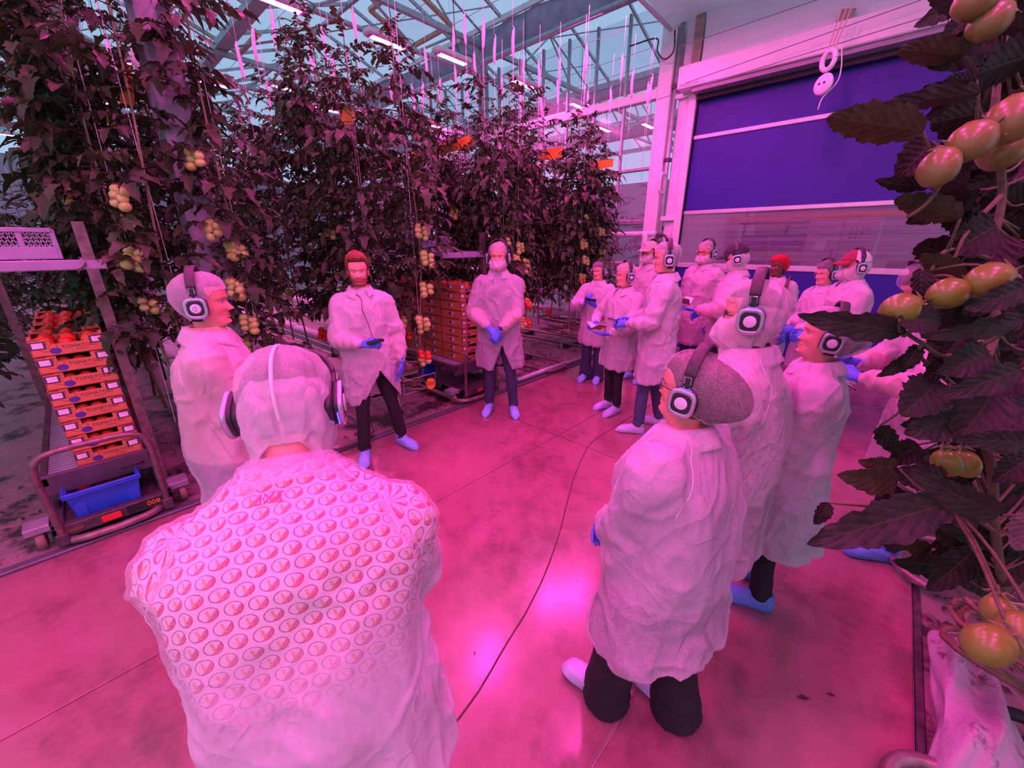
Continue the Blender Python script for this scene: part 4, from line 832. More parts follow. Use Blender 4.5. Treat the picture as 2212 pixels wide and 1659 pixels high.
def perforated_crate(loc, label, sx, sy, sz=0.17):
    c = thing('perforated_crate', label, 'crate', loc)
    part('crate_base', box(-sx, 0, -sy/2, sy/2, 0, 0.012), M_lilac, c)
    part('rim', join(bbox(-0.02, 0.012, -sy/2, sy/2, sz-0.02, sz+0.006, 0.004), bbox(-sx, 0, sy/2-0.014, sy/2+0.006, sz-0.02, sz+0.006, 0.004), bbox(-sx, 0, -sy/2-0.006, -sy/2+0.014, sz-0.02, sz+0.006, 0.004)), M_lilac, c)
    part('lower_band', join(bbox(-0.014, 0.008, -sy/2, sy/2, 0, sz*0.42, 0.004), bbox(-sx, 0, sy/2-0.012, sy/2, 0, sz*0.42, 0.004), bbox(-sx, 0, -sy/2, -sy/2+0.012, 0, sz*0.42, 0.004)), M_lilac, c)
    P = []
    for y in np.arange(-sy/2, sy/2-0.01, 0.022):
        P.append(bar((0.0, y, sz*0.42), (0.0, min(y+0.04, sy/2), sz-0.02), 0.005, 0.006)); P.append(bar((0.0, min(y+0.04, sy/2), sz*0.42), (0.0, y, sz-0.02), 0.005, 0.006))
    for x in np.arange(-sx, -0.03, 0.03):
        for s in (-1, 1): P.append(bar((x, s*(sy/2-0.006), sz*0.42), (x+0.04, s*(sy/2-0.006), sz-0.02), 0.005, 0.006)); P.append(bar((x+0.04, s*(sy/2-0.006), sz*0.42), (x, s*(sy/2-0.006), sz-0.02), 0.005, 0.006))
    part('mesh_lattice', join(*P), M_lilac, c)
    for y in (-sy/2, -sy/6, sy/6, sy/2): part('corner_post', bbox(-0.012, 0.006, y-0.012, y+0.012, 0, sz, 0.003), M_lilac, c)
    return c
perforated_crate((-3.74, -0.22, 1.765), 'grey lilac perforated crate on the top rails of the left trolley', 0.6, 0.40)
perforated_crate((-4.05, 3.0, 1.765), 'grey lilac perforated crate on the top rails of the second trolley', 0.5, 0.42)
# ------------------------------------------------------------------ people
M_skin = vcol_mat('skin', 0.5, 0.4, 0.06); M_shirt = vcol_mat('clothing', 0.85, 0.2, 0.1)
M_coat = cloth('lab_coat_nonwoven', (0.85, 0.73, 0.85), 0.24, 300, 0.18, 0.8)
M_coat_thin = cloth('lab_coat_thin', (0.87, 0.75, 0.87), 0.48, 300, 0.18, 0.75)
M_coat_cling = cloth('lab_coat_clinging', (0.89, 0.77, 0.89), 0.74, 300, 0.15, 0.6, (0.86, 1.18, 0.22))
M_net = cloth('hair_net_nonwoven', (0.82, 0.76, 0.82), 0.58, 420, 0.12, 0.9)
M_net_sheer = cloth('hair_net_sheer', (0.80, 0.74, 0.80), 0.80, 420, 0.1, 0.9)
M_beardnet = cloth('beard_net_nonwoven', (0.84, 0.78, 0.84), 0.38, 420, 0.15, 0.9)
M_rednet = cloth('red_hair_net', (0.75, 0.03, 0.06), 0.35, 420, 0.2, 0.5)
M_glove = flat('nitrile_glove', (0.085, 0.17, 0.78), 0.42, 0, 0.15, 30, 0.2, 60)
M_shoecov = flat('blue_shoe_cover', (0.27, 0.44, 0.88), 0.7, 0, 0.12, 12, 0.5, 30)
M_shoecov2 = flat('deep_blue_shoe_cover', (0.12, 0.26, 0.72), 0.7, 0, 0.12, 12, 0.5, 30)
M_jean = flat('dark_denim', (0.035, 0.04, 0.085), 0.8, 0, 0.35, 60, 0.3, 200); M_blk = flat('black_trouser', (0.012, 0.011, 0.014), 0.85, 0, 0.3, 20)
M_jean2 = flat('mid_denim', (0.06, 0.065, 0.16), 0.8, 0, 0.35, 60, 0.3, 200)
M_hpblack = flat('headphone_black', (0.02, 0.018, 0.022), 0.4); M_hpleather = flat('headband_leather', (0.05, 0.035, 0.045), 0.5, 0, 0.2, 40, 0.3)
M_hpsilver = flat('headphone_silver', (0.52, 0.5, 0.6), 0.3, 0.7, 0.06); M_hpdisc = flat('headphone_disc', (0.72, 0.66, 0.78), 0.35); M_chrome = flat('chrome_wire', (0.7, 0.68, 0.72), 0.2, 0.9)
M_glow = emit('status_led_violet', (0.15, 0.08, 1.0), 3.0)
try: M_glow.cycles.emission_sampling = 'NONE'
except Exception: pass
TT = np.array([-0.75, -0.4, -0.2, -0.09, -0.03, 0.0, 0.05, 0.12, 0.2, 0.3, 0.4, 0.5, 0.57, 0.65])
YF = np.array([0.055, 0.05, 0.046, 0.048, 0.066, 0.080, 0.089, 0.090, 0.089, 0.091, 0.091, 0.090, 0.097, 0.0975])
YB = np.array([-0.085, -0.074, -0.068, -0.064, -0.062, -0.062, -0.063, -0.066, -0.072, -0.084, -0.095, -0.102, -0.104, -0.105])
HW = np.array([0.075, 0.063, 0.058, 0.056, 0.055, 0.055, 0.056, 0.060, 0.064, 0.069, 0.0725, 0.075, 0.076, 0.0765])
HH = 0.235
def head_sec(t):
    t = np.asarray(t, float); tt = np.minimum(t, 0.65)
    yf, yb, w = np.interp(tt, TT, YF), np.interp(tt, TT, YB), np.interp(tt, TT, HW)
    s = np.sqrt(np.clip(1-((t-0.65)/0.35)**2, 0, 1)); hi = t > 0.65
    yc = np.where(hi, -0.004, (yf+yb)/2*0.5-0.002)
    return np.where(hi, -0.004+0.1015*s, yf), np.where(hi, -0.004-0.101*s, yb), np.where(hi, w*s, w), yc
def head_pt(phi, t, off=0.0, k=1.0, feat=True, fem=False, nose=1.0):
    phi = np.asarray(phi, float); t = np.asarray(t, float)
    yf, yb, w, yc = head_sec(t); s, c = np.sin(phi), np.cos(phi); e = 2/2.35
    X = w*np.sign(s)*np.abs(s)**e; A = np.where(c > 0, yf-yc, yc-yb); Y = yc + A*np.sign(c)*np.abs(c)**e
    Z = t*HH
    if feat:
        fr = (c > 0.2)
        def G(x, x0, sx, t0, st): return np.exp(-((np.abs(X)-x0)/sx)**2-((t-t0)/st)**2)
        nr = np.clip((0.53-t)/0.19, 0, 1)*np.clip((t-0.275)/0.045, 0, 1)
        Y = Y + fr*(nose*0.022*nr**1.1*np.exp(-(X/(0.0095+0.007*nr))**2) + nose*0.008*G(X, 0.013, 0.008, 0.315, 0.028)
            - 0.0095*G(X, 0.032, 0.018, 0.485, 0.055) + 0.005*np.exp(-(np.abs(X)/0.05)**4-((t-0.565)/0.03)**2)
            + 0.0065*np.exp(-(X/0.021)**2)*(np.exp(-((t-0.218)/0.017)**2)+1.05*np.exp(-((t-0.172)/0.018)**2)) - 0.004*np.exp(-(X/0.026)**2-((t-0.195)/0.007)**2)
            - 0.004*np.exp(-(X/0.03)**2-((t-0.125)/0.02)**2) + 0.007*np.exp(-(X/0.026)**2-((t-0.05)/0.045)**2) + 0.005*G(X, 0.042, 0.018, 0.36, 0.06) - 0.005*G(X, 0.045, 0.015, 0.20, 0.07))
    P = np.stack([X, Y, Z], -1)*k
    if np.any(off):
        N = np.stack([X, Y-yc, np.maximum(0, (t-0.62))*0.25], -1); N /= np.linalg.norm(N, axis=-1, keepdims=True)+1e-9; P = P + N*np.asarray(off)[..., None]
    return P
def head_mesh(sk, hair, k=1.0, fem=False, nose=1.0, beard=None, brow=None, lips=None, scalp=True, eyes_down=False):
    ts = np.r_[np.linspace(-0.75, -0.1, 9), np.linspace(-0.06, 0.6, 56), np.linspace(0.62, 0.95, 18), 0.972, 0.988, 0.997, 0.9999]
    ph = np.linspace(-math.pi, math.pi, 85)[:-1]; ph = ph - 0.42*np.sin(ph)*(np.abs(ph) < 4)   # denser at the face
    T, PH = np.meshgrid(ts, ph, indexing='ij'); P = head_pt(PH, T, 0, k, True, fem, nose)
    V, F = gridsurf(P, False, True); V = np.array(V)
    t, X, Y = T.ravel(), V[:, 0]/k, V[:, 1]/k; sk = np.array(sk); C = np.repeat(sk[None], len(V), 0)*(1+0.05*vnoise(V, 30))[:, None]
    front = np.cos(PH.ravel()) > 0.25
    def mix(m, col): nonlocal C; m = np.clip(m, 0, 1)[:, None]; C = C*(1-m)+np.array(col)*m
    mix(0.45*front*np.exp(-((np.abs(X)-0.042)/0.022)**2-((t-0.33)/0.07)**2), sk*np.array([1.0, 0.68, 0.66]))
    mix(0.7*front*np.exp(-(X/0.024)**4-((t-0.195)/0.032)**4), lips if lips is not None else sk*np.array([0.82, 0.45, 0.45]))
    mix(front*np.exp(-(X/0.02)**4-((t-0.195)/0.006)**2)*0.8, sk*0.3)
    br = brow if brow is not None else hair
    mix(0.75*front*np.exp(-((np.abs(X)-0.031)/0.018)**4-((t-0.562-0.02*np.sin(np.abs(X)*60))/0.013)**2), br)
    mix(0.28*front*np.exp(-((np.abs(X)-0.031)/0.015)**4-((t-0.505)/0.009)**2), sk*0.25)
    mix(0.3*front*np.exp(-((np.abs(X)-0.008)/0.004)**2-((t-0.295)/0.012)**2), sk*0.3)
    if beard is not None:
        b = ((t < 0.27)*(t > -0.03)*(np.cos(PH.ravel()) > -0.15))*1.0*(1-np.exp(-(X/0.02)**4-((t-0.195)/0.022)**4)*0.8)
        sb = (np.abs(np.sin(PH.ravel())) > 0.80)*(t > 0.2)*(t < 0.6)*(np.cos(PH.ravel()) > -0.2); mix(np.maximum(b*np.clip((0.28-t)/0.05, 0, 1), sb*0.7)*0.88, beard)
    if scalp:
        hl = np.where(np.cos(PH.ravel()) > 0.3, 0.80, np.where(np.cos(PH.ravel()) > -0.1, 0.62, 0.12)); mix((t > hl)*1.0, hair)
    parts = [(V, F)]; cols = [C]
    for s in (-1, 1):   # ears
        a = np.linspace(0, 2*math.pi, 15)[:-1]; rings = []
        for u, d in ((0.2, 0.004), (0.6, 0.006), (1.0, 0.016), (0.95, 0.020), (0.7, 0.013), (0.3, 0.011)):
            rings.append([((s*(0.068+d))*k, (-0.016+0.019*u*math.cos(x)-0.006)*k, (0.40*HH+0.031*u*math.sin(x)+0.002)*k) for x in a])
        ev, ef = gridsurf(rings, False, True); parts.append((ev, ef)); cols.append(np.repeat((sk*np.array([1, 0.85, 0.85]))[None], len(ev), 0))
    V, F = join(*parts); return np.array(V), F, np.vstack(cols)
EYEW = None
def eye_mesh():
    V, F = ellipsoid((0, 0, 0), (0.0118, 0.0118, 0.0118), 12, 10); V = [(v[0], v[2], v[1]) for v in V]; F = [tuple(reversed(f)) for f in F]
    return V, F
def rod_angle(p, a, b):
    ab = b-a; L2 = ab@ab; u = np.clip(((p-a)@ab)/L2, 0, 1); q = a+u[:, None]*ab; return np.linalg.norm(p-q, axis=1), u
def hand_shape(curl, thumb=0.5, spread=0.0, vox=0.0055, fc=None):
    # left hand, fingers +Y, palm -Z, thumb +X; continuous surface with five fingers
    P = [tube([(0, -0.07, 0), (0, -0.02, 0), (0.0, 0.02, 0), (0.002, 0.06, -0.001), (0.002, 0.092, -0.002)], [0.034, 0.03, 0.036, 0.043, 0.041], 14, ry=[0.027, 0.022, 0.019, 0.017, 0.014], A0=(1, 0, 0), pw=2.6)]
    for i, (x, L, r) in enumerate(((0.031, 0.072, 0.0100), (0.010, 0.080, 0.0102), (-0.011, 0.074, 0.0098), (-0.031, 0.058, 0.0088))):
        c = curl if fc is None else fc[i]; p = np.array([x, 0.085, -0.002]); a = 0.12; pts = [p-np.array([0, 0.02, 0]), p]; sp = (1.5-i)*0.06*(1+spread)
        for seg, frac in enumerate((0.45, 0.31, 0.24)):
            a += c*(0.75, 0.95, 0.6)[seg]; d = np.array([math.sin(sp)*math.cos(a), math.cos(sp)*math.cos(a), -math.sin(a)]); pts.append(pts[-1]+d*L*frac*1.25)
        P.append(tube(pts, [r*1.1, r*1.08, r, r*0.92, r*0.72], 8))
    b = np.array([0.030, 0.022, -0.006]); d1 = np.array([0.75, 0.62, -0.35*thumb-0.15]); d1 /= np.linalg.norm(d1); d2 = np.array([0.25-0.4*thumb, 0.9, -0.45*thumb]); d2 /= np.linalg.norm(d2)
    P.append(tube([b-d1*0.02, b, b+d1*0.034, b+d1*0.034+d2*0.03, b+d1*0.034+d2*0.052], [0.013, 0.0145, 0.012, 0.0105, 0.0075], 8))
    V, F, E = remesh(join(*P), vox, 2, 0.4); return V, F
HANDS = {}
def hand_mesh(pose, side):
    key = (pose, side)
    if key not in HANDS:
        arg = dict(relaxed=(0.45, 0.3, 0, 0.0058), grip=(0.95, 0.9, 0, 0.0055), hold=(0.6, 0.7, 0, 0.0055), flat=(0.18, 0.25, 0.3, 0.0058), pen=(0.8, 1.0, 0, 0.0055))[pose]
        V, F = hand_shape(*arg)
        if side > 0: V = V*np.array([-1, 1, 1]); F = [tuple(reversed(f)) for f in F]
        HANDS[key] = mesh('glove', (V, F), M_glove, True)
    return HANDS[key]
def basis(y, z):
    y = np.array(y, float); y /= np.linalg.norm(y); z = np.array(z, float); z = z-y*(z@y); z /= np.linalg.norm(z); x = np.cross(y, z)
    return Matrix(((x[0], y[0], z[0]), (x[1], y[1], z[1]), (x[2], y[2], z[2])))
def place(o, p, B): o.matrix_local = Matrix.Translation(Vector([float(a) for a in p])) @ B.to_4x4(); return o
def elbow_ik(S_, W_, l1, l2, hint):
    d = W_-S_; L = min(np.linalg.norm(d), (l1+l2)*0.985); d = d/np.linalg.norm(d); W_ = S_+d*L
    a = (l1*l1-l2*l2+L*L)/(2*L); h = math.sqrt(max(0.0, l1*l1-a*a)); hv = np.array(hint, float); hv = hv-d*(hv@d); hv /= np.linalg.norm(hv)+1e-9
    return S_+d*a+hv*h, W_
def rotm(yaw, pitch, roll=0.0): return Matrix.Rotation(yaw, 4, 'Z') @ Matrix.Rotation(-pitch, 4, 'X') @ Matrix.Rotation(roll, 4, 'Y')
def shoe(parent, x, y, yaw, mat, toe=0.29, z=0.0):
    P = []
    for s in np.linspace(0, 1, 13):
        yy = -0.085+toe*s; wid = 0.050*(0.80+0.30*s)*math.sqrt(max(0.02, 1-max(0, (s-0.72)/0.285)**2.2))*math.sqrt(max(0.02, 1-max(0, (0.18-s)/0.19)**2.2)); top = math.sqrt(max(0.25, 1-max(0, (0.12-s)/0.13)**2.2))*(0.112-0.02*s if s < 0.35 else 0.105-0.052*((s-0.35)/0.65))*math.sqrt(max(0.05, 1-max(0, (s-0.80)/0.21)**2.2))
        row = []
        for a in np.linspace(0, 2*math.pi, 23)[:-1]:
            ca, sa = math.cos(a), math.sin(a); w = 1+0.05*math.sin(a*6+s*14+x*50); row.append((wid*np.sign(ca)*abs(ca)**0.8*w, yy, max(0.0, top*(0.46+0.54*sa)*(1+0.05*math.sin(13*s+a*5)))))
        P.append(row)
    P = np.array(P); c0 = P[0].mean(0); c1 = P[-1].mean(0); V, F = gridsurf(P, False, True); n = len(V); V = V+[tuple(c0), tuple(c1)]; m = 22
    F += [(n, (j+1) % m, j) for j in range(m)]+[(n+1, n-m+j, n-m+(j+1) % m) for j in range(m)]
    F = [tuple(reversed(f)) for f in F]
    o = part('shoe_cover', (V, F), mat, parent, True); o.location = (x, y, z); o.rotation_euler = (0, 0, yaw)
    r = [(0.044*math.cos(a)*(1+0.08*math.sin(9*a)), -0.020+0.050*math.sin(a), 0.102+0.008*math.sin(7*a)) for a in np.linspace(0, 2*math.pi, 30)]
    part('elastic_cuff', tube(r, 0.0085, 6, False), mat, o, True); return o
def net_surface(k, edge, puff, n=72, m=26, wr=0.005, seed=0, top_puff=0.012, tmax=0.9995, bag=0.0, feat=False):
    # cap from the crown down to edge(phi); puff(phi, s) gives the stand-off
    ph = np.linspace(-math.pi, math.pi, n+1)[:-1]; rows = []
    for s in np.linspace(0.0, 1, m):
        te = np.array([edge(p) for p in ph]); t = tmax-(tmax-te)*s; off = np.array([puff(p, s) for p in ph])
        P = head_pt(ph, t, off*k, k, feat); W = wr*(np.sin(ph*13+4*s+seed)*0.4+np.sin(ph*29+seed*2)*0.35)*min(1, s*1.6)+wr*0.8*vnoise(P, 38, seed)+wr*0.9*vnoise(P, 14, seed)
        c = np.array([0, -0.004, 0.55*HH])*k; d = P-c; d /= np.linalg.norm(d, axis=1)[:, None]; P = P+d*(W*k)[:, None]
        P[:, 2] += top_puff*k*np.clip(1-s*1.7, 0, 1)
        if bag: b = np.clip(-np.cos(ph), 0, 1)**1.2*np.sin(math.pi*min(1, s*0.92)); P[:, 1] -= bag*b; P[:, 2] -= bag*0.55*b*s
        rows.append(P)
    return gridsurf(rows, False, True), rows[-1]
def headphones(Mw, k, label, discmark=False, back=0.0):
    h = thing('headphones', label, 'headphones'); h.matrix_world = Mw @ Matrix.Scale(k, 4) @ Matrix.Translation((0, -0.012, 0.41*HH)) @ Matrix.Rotation(back, 4, 'X') @ Matrix.Translation((0, 0.012, -0.41*HH))
    R0, zc = 0.093, 0.60*HH
    arc = [(R0*math.sin(a)*1.02, -0.012, zc+0.03+(0.104)*math.cos(a)) for a in np.linspace(-1.42, 1.42, 33)]
    part('headband', tube(arc, 0.0055, 10, ry=0.019, A0=(0, 0, 1), pw=4), M_hpleather, h, True)
    for s in (-1, 1):
        x = s*0.094
        part('slider', bbox(x-0.006, x+0.007, -0.026, 0.002, zc+0.008, zc+0.048, 0.003), M_hpblack, h)
        part('buckle', tube([(x+s*0.008, -0.022, zc+0.02), (x+s*0.008, -0.022, zc+0.042), (x+s*0.008, -0.002, zc+0.042), (x+s*0.008, -0.002, zc+0.02)], 0.0018, 5), M_chrome, h)
        for y in (-0.021, -0.003): part('fork_wire', rod((x, y, zc+0.02), (x+s*0.004, y, zc-0.03), 0.0018, 6), M_chrome, h)
        M0 = Matrix.Translation((s*0.082, -0.012, 0.41*HH)) @ Matrix.Rotation(s*math.pi/2, 4, 'Y') @ Matrix.Rotation(math.pi/4*0, 4, 'Z')
        def sq(r0, z, n=36, p=3.4):
            return [(r0*0.96*np.sign(math.cos(a))*abs(math.cos(a))**(2/p), r0*0.90*np.sign(math.sin(a))*abs(math.sin(a))**(2/p), z) for a in np.linspace(0, 2*math.pi, n+1)[:-1]]
        def disc(prof, p=3.4):
            V, F = gridsurf([sq(r, z, 36, p) for r, z in prof], False, True); n = 36; m = len(prof); F += [tuple(range(n-1, -1, -1)), tuple((m-1)*n+j for j in range(n))]; return V, F
        part('ear_cushion', xf(disc([(0.034, -0.006), (0.046, -0.004), (0.049, 0.004), (0.046, 0.012), (0.040, 0.014)]), M0), M_hpblack, h, True)
        part('ear_cup', xf(disc([(0.040, 0.012), (0.045, 0.016), (0.045, 0.024), (0.040, 0.030)]), M0), M_hpblack, h, True)
        ring = part('ear_plate', xf(disc([(0.042, 0.022), (0.0485, 0.024), (0.0485, 0.031), (0.0465, 0.0335), (0.036, 0.0335), (0.034, 0.031)]), M0), M_hpsilver, h, True)
        part('inset', xf(disc([(0.036, 0.030), (0.035, 0.0332)]), M0), M_hpblack, ring)
        dm = part('centre_disc', xf(lathe([(0.021, 0.033), (0.021, 0.0345), (0.019, 0.0352), (0.001, 0.0354)], 24), M0), M_hpdisc, ring, True)
        if discmark: part('disc_mark', xf(join(tube([(0.010*math.cos(a), 0.010*math.sin(a), 0.0356) for a in np.linspace(2.5, 6.6, 9)], 0.001, 4), tube([(-0.009, -0.002, 0.0356), (0.002, 0.003, 0.0356), (0.009, -0.001, 0.0356)], 0.001, 4)), M0), M_grey, ring)
        part('status_light', xf(tube([(0.046, -0.02, 0.021), (0.0475, 0.0, 0.021), (0.046, 0.02, 0.021)], 0.0016, 5), M0), M_glow, ring)
        for a in (0.8, 2.35, 3.9, 5.5): part('screw', xf(lathe([(0.002, 0.0335), (0.002, 0.0348)], 7), M0 @ Matrix.Translation((0.040*math.cos(a), 0.038*math.sin(a), 0))), M_chrome, ring)
    return h
def lens_mat():
    if 'lens' not in MATS: MATS['lens'] = glassy('lens_glass', (0.9, 0.9, 0.92), 0.88)
    return MATS['lens']
def glasses(Mw, k, label, shape=2.4):
    g = thing('glasses', label, 'glasses'); g.matrix_world = Mw @ Matrix.Scale(k, 4); z = 0.475*HH; y = 0.096
    for s in (-1, 1):
        ring = [(s*0.034+0.024*np.sign(math.cos(a))*abs(math.cos(a))**(2/shape), y-0.006*abs(math.cos(a)), z+0.020*np.sign(math.sin(a))*abs(math.sin(a))**(2/shape)) for a in np.linspace(0, 2*math.pi, 25)]
        r = part('rim', tube(ring, 0.002, 6, False), M_hpblack, g, True); part('lens', (ring[:-1], [tuple(range(24))]), lens_mat(), r)
        part('temple', tube([(s*0.058, y-0.008, z+0.006), (s*0.076, 0.05, z+0.006), (s*0.078, -0.02, z+0.002), (s*0.076, -0.035, z-0.015)], 0.0018, 5), M_hpblack, g, True)
    part('bridge', tube([(-0.011, y, z+0.004), (0, y+0.006, z+0.008), (0.011, y, z+0.004)], 0.002, 5), M_hpblack, g, True); return g
def cap(parent, Mh, k, col, mat, mesh_back=None):
    def edge(p): return 0.70 if math.cos(p) > 0.2 else 0.62-0.02*math.cos(p)
    VF, rim = net_surface(k, edge, lambda p, s: 0.012, 60, 18, 0.0008, 2, 0.010)
    fm = None
    c = part('cap', xf(VF, Mh), [mat, mesh_back] if mesh_back else mat, parent, True, None)
    if mesh_back:
        me = c.data; 
        for pl in me.polygons:
            ph = -math.pi+2*math.pi*((pl.index % 60)+0.5)/60; pl.material_index = 1 if abs(ph) > 1.25 else 0
    P = []
    for u in np.linspace(0, 1, 7):
        row = []
        for a in np.linspace(-1.15, 1.15, 17):
            b = head_pt(np.array([a]), np.array([0.69]), np.array([0.012*k]), k, False)[0]; L = 0.075*k*math.cos(a*1.1)**0.6 if abs(a) < 1.4 else 0
            row.append((b[0]*(1-0.03*u), b[1]+L*u, b[2]-0.028*k*u*u-0.018*k*(abs(a)/1.15)**2*u))
        P.append(row)
    part('brim', xf(solid(gridsurf(P), 0.004), Mh), mat, c, True); part('button', xf(ellipsoid((0, -0.004*k, 1.085*HH*k), (0.007, 0.007, 0.004), 10, 6), Mh), mat, c, True); return c
def pattern_mat():
    if 'shirt_pattern' in MATS: return MATS['shirt_pattern']
    t = NT('shirt_circle_print'); uv = t.new('ShaderNodeUVMap'); sep = t.new('ShaderNodeSeparateXYZ'); t.ln(uv.outputs[0], sep.inputs[0])
    a = t.new('ShaderNodeVertexColor'); a.layer_name = 'Col'
    sc = 23.0; u = t.math('MULTIPLY', sep.outputs[0], sc); v = t.math('MULTIPLY', sep.outputs[1], sc*1.12)
    row = t.math('FLOOR', v, 0); odd = t.math('MULTIPLY', t.math('PINGPONG', row, 1.0), 0.5); uu = t.math('ADD', u, odd)
    fx = t.math('SUBTRACT', t.math('FRACT', uu, 0), 0.5); fy = t.math('MULTIPLY', t.math('SUBTRACT', t.math('FRACT', v, 0), 0.5), 0.92)
    r = t.math('SQRT', t.math('ADD', t.math('MULTIPLY', fx, fx), t.math('MULTIPLY', fy, fy)), 0)
    ring = t.math('LESS_THAN', t.math('ABSOLUTE', t.math('SUBTRACT', r, 0.39), 0), 0.026); inside = t.math('LESS_THAN', r, 0.395)
    zig = t.math('MULTIPLY', t.math('PINGPONG', t.math('MULTIPLY', fy, 9.0), 0.5), 0.12)
    wave = t.math('MULTIPLY', inside, t.math('GREATER_THAN', t.math('SUBTRACT', t.math('SUBTRACT', t.math('MULTIPLY', fx, 0.8), t.math('MULTIPLY', fy, 0.6)), zig), 0.10))
    fig = t.math('MULTIPLY', inside, t.math('MULTIPLY', t.math('LESS_THAN', t.math('ABSOLUTE', t.math('ADD', fx, t.math('MULTIPLY', fy, 0.25)), 0), 0.055), t.math('LESS_THAN', t.math('ABSOLUTE', fy, 0), 0.24)))
    def mixc(f, ca, cb):
        m = t.new('ShaderNodeMixRGB'); t.ln(f, m.inputs[0])
        for i, c in ((1, ca), (2, cb)):
            if isinstance(c, tuple): m.inputs[i].default_value = (*c, 1)
            else: t.ln(c, m.inputs[i])
        return m.outputs[0]
    c = mixc(wave, a.outputs[0], (0.55, 0.03, 0.09)); c = mixc(fig, c, (0.62, 0.36, 0.05)); c = mixc(ring, c, (0.16, 0.03, 0.07))
    t.ln(c, t.p.inputs['Base Color']); t.p.inputs['Roughness'].default_value = 0.85; MATS['shirt_pattern'] = t.m; return t.m
def person(label, pos, face, h, *, build=1.0, lean=0.0, bow=0.0, head=(0, 0, 0), skin=(0.62, 0.36, 0.27), hair=(0.06, 0.035, 0.02), arms=None, shirt=(0.3, 0.3, 0.33), pattern=False, sleeve=0.45, trouser=None, hem=0.30, net='cap', netmat=None, beardnet=None, hp=None, vox=0.014, coatmat=None, feet=((-0.11, 0.02, 0.1), (0.11, 0.0, -0.1)), legw=1.0, fem=False, beard=None, gl=None, shoemat=None, seed=1, hood=False, nose=1.0, slit=None, bag=0.0, collar=True, hpmark=False, belly=0.0, gloves=True, shoulder=1.0, neckcol=None, eyes=True, hpback=0.0, headk=1.0, flare=1.0, drop=0.0, beardk=0.6):
    s = h/1.78; rz = math.atan2(-face[0], face[1]); coatmat = coatmat or M_coat; trouser = trouser or M_jean; shoemat = shoemat or M_shoecov
    T = thing('person', label, 'person', (pos[0], pos[1], 0), rz); k = s*headk
    A = lambda *v: np.array(v, float)*s
    L, Bw = lean, bow
    hip = A(0, 0, 0.925); chest = hip+A(0, math.sin(L), math.cos(L))*0.395; neck = chest+A(0, math.sin(L+Bw), math.cos(L+Bw))*0.20
    up2 = np.array([0, math.sin(L+Bw), math.cos(L+Bw)]); fw2 = np.array([0, math.cos(L+Bw), -math.sin(L+Bw)])
    Mh = Matrix.Translation(Vector(neck+up2*0.035*s+fw2*0.014*s)) @ rotm(head[0], head[1]+L+Bw, head[2])     # head frame, origin at the chin level
    b = build
    # coat: torso, sleeves
    hz = hem*h; cen = [np.array([0, hip[1]-0.01, hz]), np.array([0, hip[1], (hz+hip[2])/2]), hip, hip+(chest-hip)*0.45, chest, chest+(neck-chest)*0.45, chest+(neck-chest)*0.8, neck+up2*0.015*s]
    rx = np.array([0.262*flare, 0.245*flare**0.5, 0.222, 0.215, 0.222*shoulder, (0.205-0.10*drop)*shoulder, (0.125-0.05*drop)*shoulder, 0.075])*s*b; ry = np.array([0.185*flare, 0.172, 0.155+belly, 0.150+belly*1.1, 0.148+belly*0.4, 0.125, 0.092, 0.070])*s*b**0.9
    pc = smoothpath(cen, 22); tpar = np.linspace(0, len(cen)-1, 22); RX = np.interp(tpar, range(len(cen)), rx); RY = np.interp(tpar, range(len(cen)), ry)
    torso = tube(pc, RX, 28, ry=RY, A0=(1, 0, 0), pw=2.3); pieces = [torso]; bones = []
    arms = arms or {}; info = {}
    for sd, nm in ((-1, 'l'), (1, 'r')):
        Sh = chest+(neck-chest)*(0.42-drop)+np.array([sd*0.178*s*b**0.8*shoulder, 0, 0]); a = arms.get(nm, dict(w=(sd*0.25, 0.06, 0.80)))
        Wr = A(*a['w']); El, Wr = elbow_ik(Sh, Wr, 0.30*s, 0.265*s, a.get('hint', (sd*0.6, -1.0, -0.3)))
        info[nm] = (Sh, El, Wr); p1 = Sh+(np.array([-sd*0.06, 0, 0.015])*s)
        pth = smoothpath([p1, Sh, (Sh+El)/2, El, (El+Wr)/2, Wr], 22); r = np.interp(np.linspace(0, 5, 22), range(6), np.array([0.075, 0.088, 0.080, 0.073, 0.062, 0.044])*s*b**0.7)
        pieces.append(tube(pth, r, 14)); bones += [(Sh, El), (El, Wr)]
    V, F, E = remesh(join(*pieces), vox, 5, 0.5); N = normals(V, F)
    # which bone is nearest: 0 torso, 1.. arms
    dt = np.full(len(V), 9.0); which = np.zeros(len(V), int); along = np.zeros(len(V)); ang = np.zeros(len(V))
    dts = []
    for (a_, b_) in bones:
        d, u = rod_angle(V, a_, b_); dts.append((d, u))
    D = np.array([d for d, u in dts]); nb = D.argmin(0); armlike = (D.min(0) < 0.105*s*b**0.7) & ((np.abs(V[:, 0]) > 0.17*s*b) | (D.min(0) < 0.075*s))
    th = np.arctan2(V[:, 0]/(0.22*s*b), (V[:, 1]-np.interp(V[:, 2], pc[:, 2], pc[:, 1]))/(0.16*s*b)); U = V[:, 0].copy(); Vv = V[:, 2]+0.9*V[:, 1]
    for i, (a_, b_) in enumerate(bones):
        m = armlike & (nb == i); ax = (b_-a_)/np.linalg.norm(b_-a_); e1 = np.cross(ax, (0, 1, 0.3)); e1 /= np.linalg.norm(e1); e2 = np.cross(ax, e1); q = V[m]-a_
        an = np.arctan2(q@e2, q@e1); U[m] = an*0.075*s; Vv[m] = -(q@ax); ang[m] = an; along[m] = dts[i][1][m]+(i % 2)
    # folds
    zf = np.clip((hip[2]-V[:, 2])/(hip[2]-hz), 0, 1); P3 = V+seed*3.1
